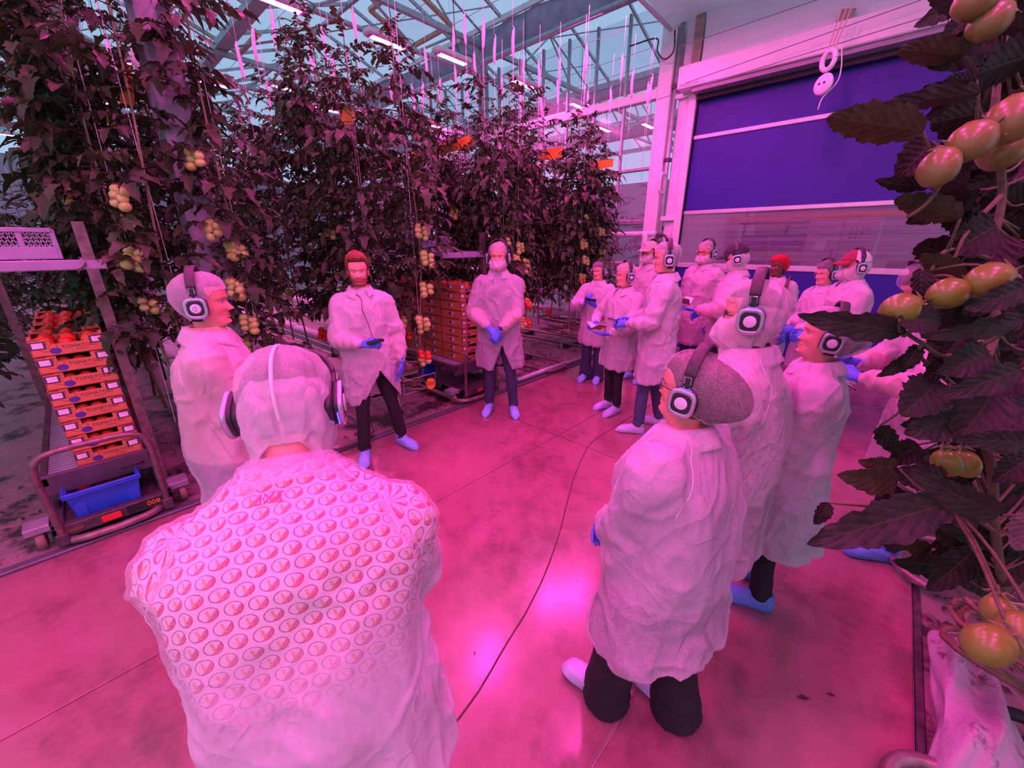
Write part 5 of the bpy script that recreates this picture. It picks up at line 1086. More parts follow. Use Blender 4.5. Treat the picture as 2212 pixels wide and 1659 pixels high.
    dsp = np.where(armlike, (0.007*np.sin(along*16+2.2*np.sin(ang+seed)+3*vnoise(P3, 7, seed))*np.exp(-((along-1.0)/0.38)**2) + 0.005*np.sin(along*22+1.5*np.sin(2*ang))*np.exp(-((along-1.85)/0.25)**2)),
        0.008*zf*np.sin(th*8+2.0*vnoise(P3, 4, seed)+seed)+0.003*zf*np.sin(th*17+seed*2) + 0.006*np.sin(th*5+V[:, 2]*14+2.5*vnoise(P3, 5, seed))*(1-zf))
    w = vnoise(np.c_[P3[:, 0]*1.0, P3[:, 1], P3[:, 2]*0.45], 11, seed+2); w2 = vnoise(np.c_[P3[:, 0]+0.4*P3[:, 2], P3[:, 1], P3[:, 2]*0.7-0.3*P3[:, 0]], 8, seed+9); dsp = dsp+0.009*np.clip(1-np.abs(w)*3.2, 0, 1)**1.5+0.010*np.clip(1-np.abs(w2)*4.0, 0, 1)**1.5+0.006*vnoise(P3, 5, seed+5)
    side = np.exp(-((V[:, 0]+0.012*s)/0.016)**2)*(V[:, 1] > np.interp(V[:, 2], pc[:, 2], pc[:, 1])+0.04)*(~armlike)
    dsp = dsp+0.006*side
    arm_end = np.exp(-((along-1.93)/0.05)**2)*armlike; dsp = dsp-0.004*arm_end
    hemw = np.clip(1-(V[:, 2]-hz)/(0.06*s), 0, 1); Vc = V+N*(dsp*s)[:, None]; Vc[:, 2] += hemw*(0.010*np.sin(th*3+seed)+0.004*np.sin(th*9+seed*3))*s
    if slit:
        x0, wd, zt = slit; f_ = np.clip((zt*s-V[:, 2])/(zt*s-hz), 0, 1); ins = (np.abs(V[:, 0]-x0*s) < wd*s*f_)*(V[:, 1] > -0.02)*(~armlike); Vc[:, 1] = np.where(ins, np.minimum(Vc[:, 1], 0.0), Vc[:, 1]); bd = np.abs(V[:, 0]-x0*s)-wd*s*f_; snap = (np.abs(bd) < 0.75*vox)*(V[:, 1] > -0.02)*(~armlike)*(f_ > 0); Vc[:, 0] = np.where(snap, x0*s+np.sign(V[:, 0]-x0*s)*wd*s*f_, Vc[:, 0])
    coat = part('coat', (Vc, F), coatmat, T, True)
    # raglan seams and snap buttons on the coat
    def onto(p, d=0.004):
        i = ((Vc-p)**2).sum(1).argmin(); return Vc[i]+N[i]*d
    if vox < 0.0145:
        for sx in (-1, 1):
            for fb in (-1, 1):
                a_ = neck+np.array([sx*0.075*s*b, fb*0.05*s, 0.0]); c_ = info['l' if sx < 0 else 'r'][0]+np.array([sx*0.01, fb*0.09*s, -0.10*s])
                part('seam', tube(smoothpath([onto(a_+(c_-a_)*u, 0.0015) for u in np.linspace(0, 1, 9)], 26), 0.0014, 5), M_white, coat, True)
        for zz in (1.40, 1.24, 1.08, 0.92):
            p = onto(np.array([-0.012*s, 0.5, zz*s]), 0.001) if False else None
            fr_ = np.where((np.abs(V[:, 0]+0.012*s) < 0.02)*(np.abs(V[:, 2]-zz*s) < 0.02)*(~armlike), V[:, 1], -9); i = fr_.argmax()
            if fr_[i] > 0: o = part('snap_button', ellipsoid(Vc[i]+N[i]*0.002, (0.006, 0.004, 0.006), 8, 6), M_white, coat, True)
    # shirt layer just inside, seen through the fabric
    Vi = Vc-N*(0.011*s); me = mesh('shirt', (Vi, F), pattern_mat() if pattern else M_shirt, True)
    Cc = np.repeat(np.array(shirt)[None], len(V), 0); Cc[armlike & (along > sleeve)] = np.array(skin); tc = {M_blk: (0.015, 0.014, 0.017), M_jean: (0.04, 0.045, 0.09), M_jean2: (0.06, 0.065, 0.15)}.get(trouser, (0.05, 0.05, 0.08))
    Cc[(~armlike) & (V[:, 2] < hip[2]-0.02)] = tc; setcol(me, Cc)
    if pattern:
        uvl = me.uv_layers.new(name='UVMap'); li = np.empty(len(me.loops), int); me.loops.foreach_get('vertex_index', li); UV = np.c_[U, Vv][li]
        # untear polygons across the seam
        uvl.data.foreach_set('uv', UV.ravel())
    o = part('shirt', me, None, T)
    # trousers
    pieces = [ellipsoid((0, hip[1], hip[2]-0.06*s), (0.15*s*b, 0.10*s*b, 0.14*s), 16, 10)]
    for (fx, fy, fyaw), sd in zip(feet, (-1, 1)):
        hpj = np.array([sd*0.085*s*b**0.6, hip[1], hip[2]-0.08*s]); ank = np.array([fx*s, fy*s, 0.085*s]); kn = (hpj+ank)/2+np.array([0, 0.035*s, 0.02*s])
        wide = legw > 1.3; ank[2] = 0.0 if wide else ank[2]; pth = smoothpath([hpj, (hpj+kn)/2, kn, (kn+ank)/2, ank], 16); r = np.interp(np.linspace(0, 4, 16), range(5), np.array([0.088, 0.086, 0.082, 0.088, 0.098] if wide else [0.088, 0.078, 0.062, 0.058, 0.056])*(legw/1.4 if wide else 1)*s*b**0.5)
        pieces.append(tube(pth, r, 14))
    Vt, Ft, Et = remesh(join(*pieces), max(vox, 0.014), 3, 0.5); Nt = normals(Vt, Ft); kz = np.exp(-((Vt[:, 2]-0.46*s)/(0.14*s))**2); az = np.exp(-((Vt[:, 2]-0.12*s)/(0.08*s))**2)
    Vt = Vt+Nt*((0.0035*np.sin(Vt[:, 2]*60/s+6*vnoise(Vt, 7, seed)+3*np.sin(Vt[:, 0]*30))*(0.5*kz+1.2*az)+0.007*vnoise(Vt, 8, seed+7))*s)[:, None]
    part('trousers', (Vt, Ft), trouser, T, True)
    for (fx, fy, fyaw) in feet: shoe(T, fx*s, fy*s+0.015*s, fyaw, shoemat)
    # body: one mesh with head, neck, trunk and limbs
    hv, hf, hc = head_mesh(skin, hair, k, fem, nose*(0.78 if fem else 1.0), beard, brow=np.array(hair)*0.9); Mn = np.array(Mh); hv = np.c_[hv, np.ones(len(hv))] @ Mn.T; hv = hv[:, :3]
    bp = [tube([hip-A(0, 0, 0.05), hip+(chest-hip)*0.5, chest, neck+up2*0.02*s], np.array([0.13, 0.12, 0.13, 0.052])*s*b, 12, ry=np.array([0.09, 0.085, 0.09, 0.048])*s*b)]
    for nm in 'lr': Sh, El, Wr = info[nm]; bp.append(tube([Sh, El, Wr], np.array([0.05, 0.042, 0.03])*s, 8))
    for (fx, fy, fyaw), sd in zip(feet, (-1, 1)): bp.append(tube([np.array([sd*0.08*s, hip[1], hip[2]-0.05*s]), np.array([fx*0.8*s, fy*s*0.5+0.02*s, 0.47*s]), np.array([fx*s, fy*s, 0.05*s])], np.array([0.07, 0.05, 0.035])*s, 8))
    bv, bf = join(*bp); Va, Fa = join((hv, hf), (bv, bf)); me = mesh('body', (Va, Fa), M_skin, True); setcol(me, np.vstack([hc, np.repeat(np.array(skin)[None], len(bv), 0)])); body = part('body', me, None, T)
    if eyes:
        for sd in (-1, 1):
            y0 = head_pt(np.array([0.33*sd]), np.array([0.487]), 0, k)[0]; c = Matrix.Translation((sd*0.0315*k, y0[1]-0.0068*k, 0.487*HH*k))
            o = part('eye', xf(eye_mesh(), Mh @ c @ Matrix.Scale(k, 4)), flat('eye_white', (0.55, 0.5, 0.5), 0.3), body, True); part_i = xf(ellipsoid((0, 0.0098, -0.0005), (0.0052, 0.0032, 0.0052), 10, 6), Mh @ c @ Matrix.Scale(k, 4)); part('iris', part_i, flat('iris_dark', (0.03, 0.02, 0.018), 0.2), body, True)
    # gloves
    for nm, sd in (('l', -1), ('r', 1)):
        a = arms.get(nm, {}); Sh, El, Wr = info[nm]
        if gloves and a.get('hand', 'relaxed'):
            fd = a.get('dir'); fd = (Wr-El) if fd is None else np.array(fd, float); bk = np.array(a.get('back', (sd*1.0, 0.2, 0.2)), float)
            g = part('glove', hand_mesh(a.get('hand', 'relaxed'), sd), None, T); fd = fd/np.linalg.norm(fd); place(g, Wr+fd*0.02*s, basis(fd, bk)); g.scale = (s, s, s)
    # collar: stand and fall, open at the throat
    if collar:
        rows = []; ph = np.linspace(-2.75, 2.75, 41)
        for u in np.linspace(0, 1, 9):
            r_ = [0.072, 0.070, 0.069, 0.071, 0.078, 0.090, 0.102, 0.113, 0.122][int(round(u*8))]; z_ = [-0.03, -0.008, 0.014, 0.030, 0.032, 0.020, 0.0, -0.02, -0.034][int(round(u*8))]
            row = []
            for p in ph:
                q = p+math.pi; f_ = abs(p)/2.75; rr = r_*(1+0.05*math.sin(p*5+seed)); pt = neck+up2*((z_-0.035*f_**3+(0.012*math.sin(p*3+seed) if u > 0.6 else 0))*s)+np.array([math.sin(q)*-1*rr*1.05*s*b**0.5, 0, 0])+fw2*((math.cos(q)*rr*1.0-0.004+0.015*f_**3)*s)
                row.append(pt)
            rows.append(row)
        part('collar', solid(gridsurf(rows), 0.003), coatmat, T, True)
    if neckcol is not None:
        rows = [[neck+up2*(z_*s)+np.array([math.sin(p)*r_*s, 0, 0])+fw2*(math.cos(p)*r_*s) for p in np.linspace(0, 2*math.pi, 33)[:-1]] for r_, z_ in ((0.08, -0.02), (0.072, 0.01), (0.069, 0.035), (0.074, 0.037), (0.082, 0.0))]
        part('shirt_collar', gridsurf(rows, False, True), neckcol, T, True)
    nm_ = netmat or M_net
    if net:
        def edge(p):
            c_ = math.cos(p)
            f_ = 0.74 if c_ > 0.55 else (0.74+(0.55-c_)*-0.62 if c_ > -0.2 else 0.275+(c_+0.2)*0.17)
            return f_+0.012*math.sin(p*11+seed)
        pf = 0.014 if net == 'cap' else 0.021
        VF, rim = net_surface(k, edge, lambda p, u: 0.004+pf*math.sin(math.pi*min(1, 0.12+u*0.88))**0.8*(1.25 if math.cos(p) < -0.2 else 1.0), 84, 30, 0.0045, seed, 0.014, bag=bag)
        if bag:
            V2, _r = net_surface(k, lambda p: edge(p)+0.02, lambda p, u: 0.002+0.008*math.sin(math.pi*min(1, 0.12+u*0.88)), 60, 20, 0.002, seed, 0.006, bag=bag*0.86)
            part('hair', xf(V2, Mh), flat('hair_%.3f' % hair[0], hair, 0.5, 0, 0.4, 60, 0.5, 120), T, True)
        o = part('hair_net', xf(VF, Mh), nm_, T, True); part('elastic_edge', xf(tube(np.vstack([rim, rim[:1]]), 0.0032*k, 5, False), Mh), nm_, o, True)
    if beardnet:
        # loose cover over the jaw, from below the eyes to the throat
        full = beardnet == 'hood'; lim = math.pi if full else 1.75; n_ = 85; ph = np.linspace(-lim, lim, n_); rows = []
        for u in np.linspace(0, 1, 26):
            tt = []
            for p in ph:
                ap = abs(p); top = (0.43-0.10*math.exp(-(ap/0.5)**2)*0+0.0) if ap < 0.9 else 0.43+(min(ap, 1.75)-0.9)*(0.30 if full else 0.10); bot = (-0.10 if not full else -0.16)-0.02*math.cos(2*p)+(0.22*min(1, max(0, (ap-2.0)/0.7)) if full else 0)
                if full and ap > 1.75: top = 0.685-(ap-1.75)*0.05
                if beardnet == 'low': top -= 0.085 if ap < 0.9 else 0.06
                tt.append(top+(bot-top)*u)
            tt = np.array(tt); off = (0.009+(0.034 if full else 0.022)*math.sin(math.pi*u*0.92)**0.8)*k*np.where(np.abs(ph) < 1.2, 1.0, 0.8)
            P = head_pt(ph, np.clip(tt, 0.03 if not full else -0.2, 2), off, k, False); P[:, 2] = np.minimum(P[:, 2], tt*HH*k+0.02*k)
            fl = np.clip((u-0.6)/0.4, 0, 1); P[:, 1] += np.where(np.cos(ph) > 0, 0.006*k, 0)
            W = 0.004*np.sin(ph*10+6*u+seed)+0.005*vnoise(P, 24, seed)+0.003*vnoise(P, 50, seed); c_ = np.array([0, 0.0, 0.25*HH*k]); d = P-c_; d[:, 2] *= 0.3; d /= np.linalg.norm(d, axis=1)[:, None]; rows.append(P+d*(W*k)[:, None])
        VF = gridsurf(rows); o = part('beard_cover', xf(VF, Mh), M_beardnet, T, True)
        for rr in (rows[0], rows[-1]): part('elastic_edge', xf(tube(rr, 0.0028*k, 5), Mh), nm_, o, True)
    W0 = Matrix.Translation((pos[0], pos[1], 0)) @ Matrix.Rotation(rz, 4, 'Z'); Mw = W0 @ Mh
    if hp: headphones(Mw, k*1.03 if not hood else k*1.1, hp, hpmark, hpback)
    if gl: glasses(Mw, k, gl)
    return dict(V=Vc, N=N, T=T, Mh=Mh, Mw=Mw, W=W0, info=info, k=k, s=s, neck=neck)
# ------------------------------------------------------------------ the group
M_phone = flat('phone_black', (0.012, 0.012, 0.014), 0.25); M_paper = flat('notebook_paper', (0.85, 0.82, 0.84), 0.7); M_cover = flat('notebook_cover', (0.45, 0.22, 0.12), 0.6)
def held(name, label, cat, P, loc, yv, zv):
    o = thing(name, label, cat); o.matrix_world = P['W'] @ (Matrix.Translation(Vector([float(a)*P['s'] for a in loc])) @ basis(yv, zv).to_4x4()); return o
def phone(P, loc, yv, zv, label, aerial=False, sz=(0.036, 0.075, 0.005)):
    o = held('phone' if not aerial else 'transmitter', label, 'phone' if not aerial else 'transmitter', P, loc, yv, zv)
    part('case', bbox(-sz[0], sz[0], -sz[1], sz[1], -sz[2], sz[2], 0.004), M_phone, o); part('screen', box(-sz[0]*0.88, sz[0]*0.88, -sz[1]*0.9, sz[1]*0.9, sz[2], sz[2]+0.0006), flat('screen_glass', (0.02, 0.018, 0.03), 0.08), o)
    if aerial: part('knob', lathe([(0.008, sz[2]), (0.007, sz[2]+0.012)], 10), M_phone, o)
    return o
def notebook(P, loc, yv, zv, label, w=0.10, h=0.15, ang=1.9):
    o = held('notebook', label, 'notebook', P, loc, yv, zv)
    for sg in (-1, 1):
        M0 = Matrix.Rotation(sg*(math.pi-ang)/2, 4, 'Y') if sg < 0 else Matrix.Rotation((math.pi-ang)/2, 4, 'Y')
        M0 = Matrix.Rotation(-sg*(math.pi-ang)/2, 4, 'Y')
        x0, x1 = (0, w) if sg > 0 else (-w, 0)
        part('cover', xf(box(x0, x1, -h/2, h/2, -0.004, 0), M0), M_cover, o); part('pages', xf(box(x0+0.003 if sg < 0 else x0, x1 if sg < 0 else x1-0.003, -h/2+0.004, h/2-0.004, 0, 0.006), M0), M_paper, o)
    return o
def pen(P, loc, yv, label):
    o = held('pen', label, 'pen', P, loc, yv, (0.1, 0.2, 1)); part('barrel', tube([(0, -0.06, 0), (0, 0.05, 0), (0, 0.07, 0)], [0.004, 0.004, 0.001], 8), M_white, o, True); return o
FAIR, TAN, MID, DARK = (0.80, 0.36, 0.30), (0.66, 0.28, 0.20), (0.72, 0.32, 0.24), (0.17, 0.065, 0.045)
BROWN, BLACKH, GINGER, BLOND = (0.05, 0.028, 0.018), (0.012, 0.01, 0.01), (0.24, 0.06, 0.02), (0.30, 0.19, 0.09)
# 1 man with his back to the camera
P1 = person('broad man seen from behind in a white coat over a circle-print shirt', (-0.86, 0.20), (-0.88, 0.47), 1.60, drop=0.40, build=1.34, shoulder=1.10, lean=0.10, bow=0.30, head=(0.0, 0.22, 0.0), skin=FAIR, hair=BROWN, shirt=(0.75, 0.70, 0.72), pattern=True, sleeve=1.7, trouser=flat('rust_trouser', (0.30, 0.07, 0.04), 0.8), arms={'l': dict(w=(-0.16, 0.30, 0.86), hint=(-1, -0.6, -0.5)), 'r': dict(w=(0.14, 0.32, 0.90), hint=(1, -0.6, -0.4))}, net='bag', beardnet='hood', hp='black and silver headphones worn by the broad man in front, seen from behind', vox=0.009, coatmat=M_coat_cling, feet=((-0.16, 0.0, 0.15), (0.20, 0.10, -0.25)), hood=True, headk=1.12, hpback=-0.45, seed=1, hem=0.28, flare=1.05, belly=0.03, eyes=False)
# 2 man in profile at the left
P2 = person('man in profile at left in hair net, headphones and buff collar under white coat', (-2.34, 0.38), (0.36, 0.93), 1.70, build=1.08, head=(0.0, -0.02, 0), skin=(0.80, 0.30, 0.25), hair=BLACKH, shirt=(0.62, 0.46, 0.30), sleeve=1.8, arms={'l': dict(w=(-0.08, 0.26, 0.95)), 'r': dict(w=(0.10, 0.26, 0.93))}, hp='black and silver headphones worn by the man in profile at left', vox=0.011, seed=2, nose=1.2, hpmark=True, neckcol=flat('buff_collar', (0.62, 0.42, 0.28), 0.8), belly=0.035, collar=True, coatmat=M_coat_thin)
# 3 bearded man
P3 = person('red-haired bearded man in open white coat holding a black transmitter', (-3.27, 1.63), (0.93, -0.36), 1.75, build=1.0, head=(-0.10, 0.02, 0.03), skin=(0.84, 0.36, 0.30), hair=GINGER, beard=(0.26, 0.045, 0.02), shirt=(0.62, 0.58, 0.62), sleeve=0.9, trouser=M_blk, arms={'r': dict(w=(0.06, 0.27, 1.10), hint=(1.0, -0.9, -0.4), dir=(-0.75, 0.62, 0.12), back=(0.2, 0.9, 0.5), hand='grip'), 'l': dict(w=(-0.27, 0.10, 0.86), hint=(-1, -0.8, 0), dir=(0.12, 0.10, -1), back=(-1, 0.3, 0), hand='relaxed')}, net=None, vox=0.012, slit=(-0.07, 0.17, 0.82), feet=((-0.22, 0.02, 0.5), (0.15, 0.16, -0.2)), seed=3)
phone(P3, (-0.03, 0.375, 1.135), (-0.8, 0.45, 0.25), (0.1, -0.35, 1), 'black handheld transmitter in the bearded man\'s glove', True, (0.033, 0.062, 0.013))
# 4 man with folded hands
P4 = person('man with folded gloved hands, beard cover and hair net beside the box trolley', (-3.07, 3.08), (0.60, -0.80), 1.84, build=1.0, head=(-0.05, 0.0, 0), skin=FAIR, hair=BLOND, shirt=(0.16, 0.15, 0.19), sleeve=0.85, trouser=M_jean, arms={'l': dict(w=(-0.045, 0.27, 0.97), hint=(-1, -0.4, -0.1), dir=(0.55, 0.25, -0.75), back=(0, 1, 0.3), hand='grip'), 'r': dict(w=(0.075, 0.25, 1.0), hint=(1, -0.4, -0.1), dir=(-0.65, 0.3, -0.6), back=(0, 1, 0.4), hand='relaxed')}, beardnet='low', hp='headphones worn by the man with folded hands', vox=0.013, slit=(-0.05, 0.10, 0.80), feet=((-0.16, 0.05, 0.25), (0.12, 0.03, -0.1)), seed=4, coatmat=M_coat_thin)
wt = held('wristwatch', 'black watch on the folded-hands man\'s wrist', 'watch', P4, (-0.055, 0.262, 0.99), (0.55, 0.25, -0.75), (0, 1, 0.3))
part('strap', tube([(0.036*math.cos(a), 0, 0.032*math.sin(a)) for a in np.linspace(0, 2*math.pi, 21)], 0.006, 6, False, ry=0.011), M_black, wt, True); part('dial', move(lathe([(0.019, 0), (0.019, 0.008), (0.016, 0.010)], 18), (0, 0, 0.033)), M_black, wt)
ML = Matrix.Translation((-0.120, 0.160, 1.375)) @ Matrix.Rotation(math.pi+0.40, 4, 'Z') @ Matrix.Rotation(math.pi/2, 4, 'X')
lg = part('emblem', tube([(0.026*math.cos(a), 0.026*math.sin(a), 0.006) for a in np.linspace(0, 2*math.pi, 21)], 0.0022, 5, False), M_white, P4['T'], label='round white chest emblem'); lg.matrix_local = ML
part('letter', text_mesh('P', 0.035, M_white), None, lg).location = (0, 0, 0.006)
# 5 woman with raised hands
P5 = person('woman in grey-white coat raising both gloved hands with a phone', (-2.90, 4.80), (0.30, -0.95), 1.61, build=1.0, head=(-0.25, 0.02, 0.05), skin=(0.74, 0.34, 0.28), hair=BLACKH, shirt=(0.30, 0.32, 0.36), sleeve=1.8, trouser=M_jean, fem=True, arms={'r': dict(w=(0.11, 0.27, 1.25), hint=(1, -0.2, -0.9), dir=(-0.35, 0.3, 0.85), back=(0.6, 0.5, 0), hand='grip'), 'l': dict(w=(-0.06, 0.28, 1.20), hint=(-1, -0.2, -0.9), dir=(0.6, 0.4, 0.4), back=(-0.3, 0.6, -0.6), hand='hold')}, hp='headphones worn by the woman raising a phone', netmat=M_net_sheer, vox=0.015, seed=5, legw=1.35, hem=0.33, bag=0.03, feet=((-0.10, 0.04, 0.1), (0.11, 0.03, -0.1)))
phone(P5, (0.01, 0.36, 1.30), (0.9, 0.2, 0.1), (0, -0.5, 1), 'pale phone held up by the woman in the grey-white coat')
# 6 woman with open notebook
P6 = person('woman in white coat and mauve collar writing in an open notebook', (-2.09, 4.0), (-0.25, -0.97), 1.64, build=1.0, head=(-0.30, 0.0, 0), skin=FAIR, hair=BLOND, shirt=(0.40, 0.24, 0.32), sleeve=1.8, trouser=M_blk, fem=True, arms={'l': dict(w=(-0.10, 0.30, 1.04), hint=(-1, -0.4, -0.8), dir=(0.45, 0.8, 0.0), back=(0, 0, -1), hand='flat'), 'r': dict(w=(0.16, 0.28, 1.13), hint=(1, -0.3, -0.8), dir=(-0.3, 0.9, 0.05), back=(0.3, 0.2, 1), hand='pen')}, hp='headphones worn by the woman with the open notebook', vox=0.014, seed=6, hem=0.33, feet=((-0.09, 0.06, 0.1), (0.10, 0.0, -0.1)), neckcol=flat('mauve_collar', (0.22, 0.10, 0.16), 0.85), shoemat=flat('lilac_shoe_cover', (0.45, 0.42, 0.80), 0.7, 0, 0.12, 12, 0.5, 30))
notebook(P6, (0.02, 0.40, 1.09), (-0.15, 0.95, 0.25), (0.0, -0.25, 1), 'open notebook held by the woman in the mauve collar'); pen(P6, (0.11, 0.37, 1.16), (-0.3, 0.3, -0.8), 'white pen in the notebook woman\'s glove')
# 7 tall man in front of the group
P7 = person('tall man in hair net and white coat holding a phone at his waist', (-1.57, 3.78), (-0.90, -0.45), 1.84, build=1.02, head=(0.08, 0.02, 0), skin=FAIR, hair=BROWN, shirt=(0.34, 0.26, 0.32), sleeve=1.8, trouser=M_jean2, arms={'l': dict(w=(-0.06, 0.29, 1.08), hint=(-1, -0.6, -0.5), dir=(0.5, 0.8, -0.1), back=(-0.7, 0.3, 0.6), hand='hold'), 'r': dict(w=(0.13, 0.30, 1.09), hint=(1, -0.6, -0.5), dir=(-0.4, 0.85, -0.1), back=(0.7, 0.3, 0.6), hand='hold')}, hp='headphones worn by the tall man in front of the group', vox=0.013, seed=7, hem=0.31, feet=((-0.13, 0.10, 0.05), (0.14, -0.12, -0.15)), nose=1.15, shoemat=flat('pale_lilac_shoe_cover', (0.55, 0.50, 0.80), 0.7, 0, 0.12, 12, 0.5, 30), neckcol=flat('brown_collar', (0.10, 0.05, 0.06), 0.85))
phone(P7, (0.05, 0.41, 1.09), (0.2, 0.9, 0.2), (0, -0.2, 1), 'pale phone held at the tall man\'s waist')
def group_d(x, y, d): p = atd(x, y, d); return p
# 8 man in beige cap behind the tall man
P8 = person('man in beige cap and beard cover standing behind the tall man', (-2.42, 5.24), (-0.20, -0.98), 1.86, build=1.0, head=(-0.1, 0, 0), skin=MID, hair=BROWN, shirt=(0.6, 0.55, 0.58), pattern=True, sleeve=0.9, net=None, beardnet='low', vox=0.016, seed=8, coatmat=M_coat_thin, hp='headphones worn over the beige cap', hpback=0.3)
c8 = cap(P8['T'], P8['Mh'], P8['k'], None, flat('beige_cap', (0.62, 0.42, 0.36), 0.8)); e8 = part('cap_emblem', text_mesh('P', 0.06, flat('cap_red', (0.6, 0.05, 0.08), 0.7), 'cap_emblem', 0.002), None, c8); e8.matrix_local = P8['Mh'] @ Matrix.Translation((0, 0.104*P8['k'], 0.83*HH*P8['k'])) @ Matrix.Rotation(math.pi/2-0.4, 4, 'X') @ Matrix.Rotation(math.pi, 4, 'Y')
# 9 man in hair net and glasses behind the navy cap
P9 = person('man in hair net, glasses and beard cover left of the navy cap', (-1.85, 5.65), (-0.35, -0.93), 1.86, build=1.05, head=(0.05, 0, 0), skin=TAN, hair=BLACKH, shirt=(0.66, 0.6, 0.64), pattern=True, sleeve=0.9, beardnet='low', vox=0.016, seed=9, coatmat=M_coat_thin, hp='headphones worn by the bespectacled man left of the navy cap', gl='dark glasses on the man left of the navy cap')
# 10 man in navy cap with notebook
P10 = person('man in navy cap and face net reading a white notepad', (-1.28, 4.98), (-0.96, -0.25), 1.82, build=1.15, head=(0.0, 0.20, 0), skin=FAIR, hair=BROWN, shirt=(0.66, 0.6, 0.64), pattern=True, sleeve=0.9, trouser=M_jean, net=None, beardnet='hood', vox=0.014, seed=10, coatmat=M_coat_thin, hp='headphones worn over the navy cap', gl='thin glasses on the man in the navy cap', arms={'l': dict(w=(-0.14, 0.33, 1.12), hint=(-1, -0.5, -0.6), dir=(0.3, 0.9, -0.05), back=(0, 0.1, -1), hand='flat'), 'r': dict(w=(0.16, 0.30, 1.05), hint=(1, -0.5, -0.6), hand='hold')}, belly=0.03)
cap(P10['T'], P10['Mh'], P10['k']*1.05, None, flat('navy_cap', (0.035, 0.02, 0.05), 0.8))
notebook(P10, (-0.08, 0.46, 1.17), (0.2, 0.95, 0.15), (0, -0.2, 1), 'white notepad held by the man in the navy cap', 0.11, 0.10, 1.7)
# 11 person in red hair net
P11 = person('person in red hair net and white coat with a backpack strap by the door', (-1.08, 5.95), (-0.10, -0.99), 1.70, build=1.0, head=(-0.45, 0, 0), skin=DARK, hair=BLACKH, shirt=(0.4, 0.3, 0.36), sleeve=1.8, net='bag', netmat=M_rednet, vox=0.016, seed=11, fem=True)
part('backpack_strap', tube(smoothpath([(-0.13, -0.10, 1.42), (-0.14, 0.0, 1.475), (-0.15, 0.10, 1.40), (-0.16, 0.15, 1.2)], 14), 0.006, 6, ry=0.022, A0=(0.2, 1, 0)), flat('strap_brown', (0.12, 0.06, 0.08), 0.8), P11['T'], True)
# 12 woman looking down
P12 = person('woman in hair net with lowered eyes beside the maroon cap', (-0.54, 5.51), (-0.72, -0.69), 1.66, build=1.0, head=(0.12, 0.12, 0), skin=(0.80, 0.38, 0.32), hair=BLACKH, shirt=(0.55, 0.5, 0.55), sleeve=1.8, netmat=M_net_sheer, vox=0.015, seed=12, fem=True, hp='headphones worn by the woman looking down', bag=0.02, eyes=False, arms={'l': dict(w=(-0.1, 0.3, 1.05)), 'r': dict(w=(0.1, 0.3, 1.05))})
# 13 man in maroon cap
P13 = person('man in maroon and white cap with a face net and open collar', (-0.30, 5.17), (-0.88, -0.47), 1.76, build=1.12, head=(0.05, 0.05, 0), skin=TAN, hair=BROWN, shirt=(0.55, 0.3, 0.33), sleeve=0.9, net=None, beardnet='hood', vox=0.015, seed=13, hp='headphones worn over the maroon and white cap', arms={'l': dict(w=(-0.1, 0.3, 1.0)), 'r': dict(w=(0.1, 0.3, 1.0))})
cap(P13['T'], P13['Mh'], P13['k']*1.05, None, flat('maroon_cap', (0.28, 0.03, 0.06), 0.8), flat('cap_white_mesh', (0.75, 0.65, 0.7), 0.8))
# 14 big man with hood net and glasses, right of the near woman
P14 = person('large man in full face net and glasses behind the near woman', (-0.37, 1.80), (-0.98, -0.10), 1.69, build=1.16, head=(0.0, 0.02, 0), skin=FAIR, hair=BROWN, shirt=(0.72, 0.66, 0.70), pattern=True, sleeve=0.85, trouser=M_jean, net='bag', beardnet='hood', vox=0.011, seed=14, coatmat=M_coat_thin, hp='large silver headphones worn over the full face net', gl='dark framed glasses on the large man in the face net', hood=True, neckcol=flat('maroon_scarf', (0.10, 0.025, 0.05), 0.85), arms={'l': dict(w=(-0.10, 0.30, 1.02), hint=(-1, -0.7, -0.3), hand='hold'), 'r': dict(w=(0.10, 0.30, 1.02), hint=(1, -0.7, -0.3), hand='hold')}, feet=((-0.10, 0.05, 0.1), (0.14, 0.10, -0.1)), shoemat=M_shoecov2, belly=0.03)
# 15 near woman
P15 = person('woman in white coat and wide black trousers nearest the camera on the right', (-0.375, 1.20), (-0.99, 0.05), 1.53, build=1.27, head=(0.05, -0.10, 0), skin=(0.80, 0.30, 0.24), hair=(0.10, 0.045, 0.04), shirt=(0.36, 0.28, 0.36), sleeve=1.8, trouser=M_blk, net='cap', netmat=M_net_sheer, vox=0.010, seed=15, fem=True, hp='large black headphones with silver squares on the near woman', gl='round thin glasses on the near woman', bag=0.085, hem=0.365, legw=1.5, feet=((-0.09, 0.15, 0.1), (0.10, -0.13, -0.1)), arms={'l': dict(w=(-0.04, 0.27, 0.98), hint=(-1, -0.8, -0.1), dir=(0.5, 0.2, -0.6), back=(-0.3, 1, 0)), 'r': dict(w=(0.06, 0.28, 0.98), hint=(1, -0.8, -0.1), dir=(-0.4, 0.3, -0.6), back=(0.3, 1, 0))}, belly=0.03, shoemat=flat('pale_lilac_shoe_cover', (0.55, 0.50, 0.80), 0.7), coatmat=M_coat_thin, flare=1.1)
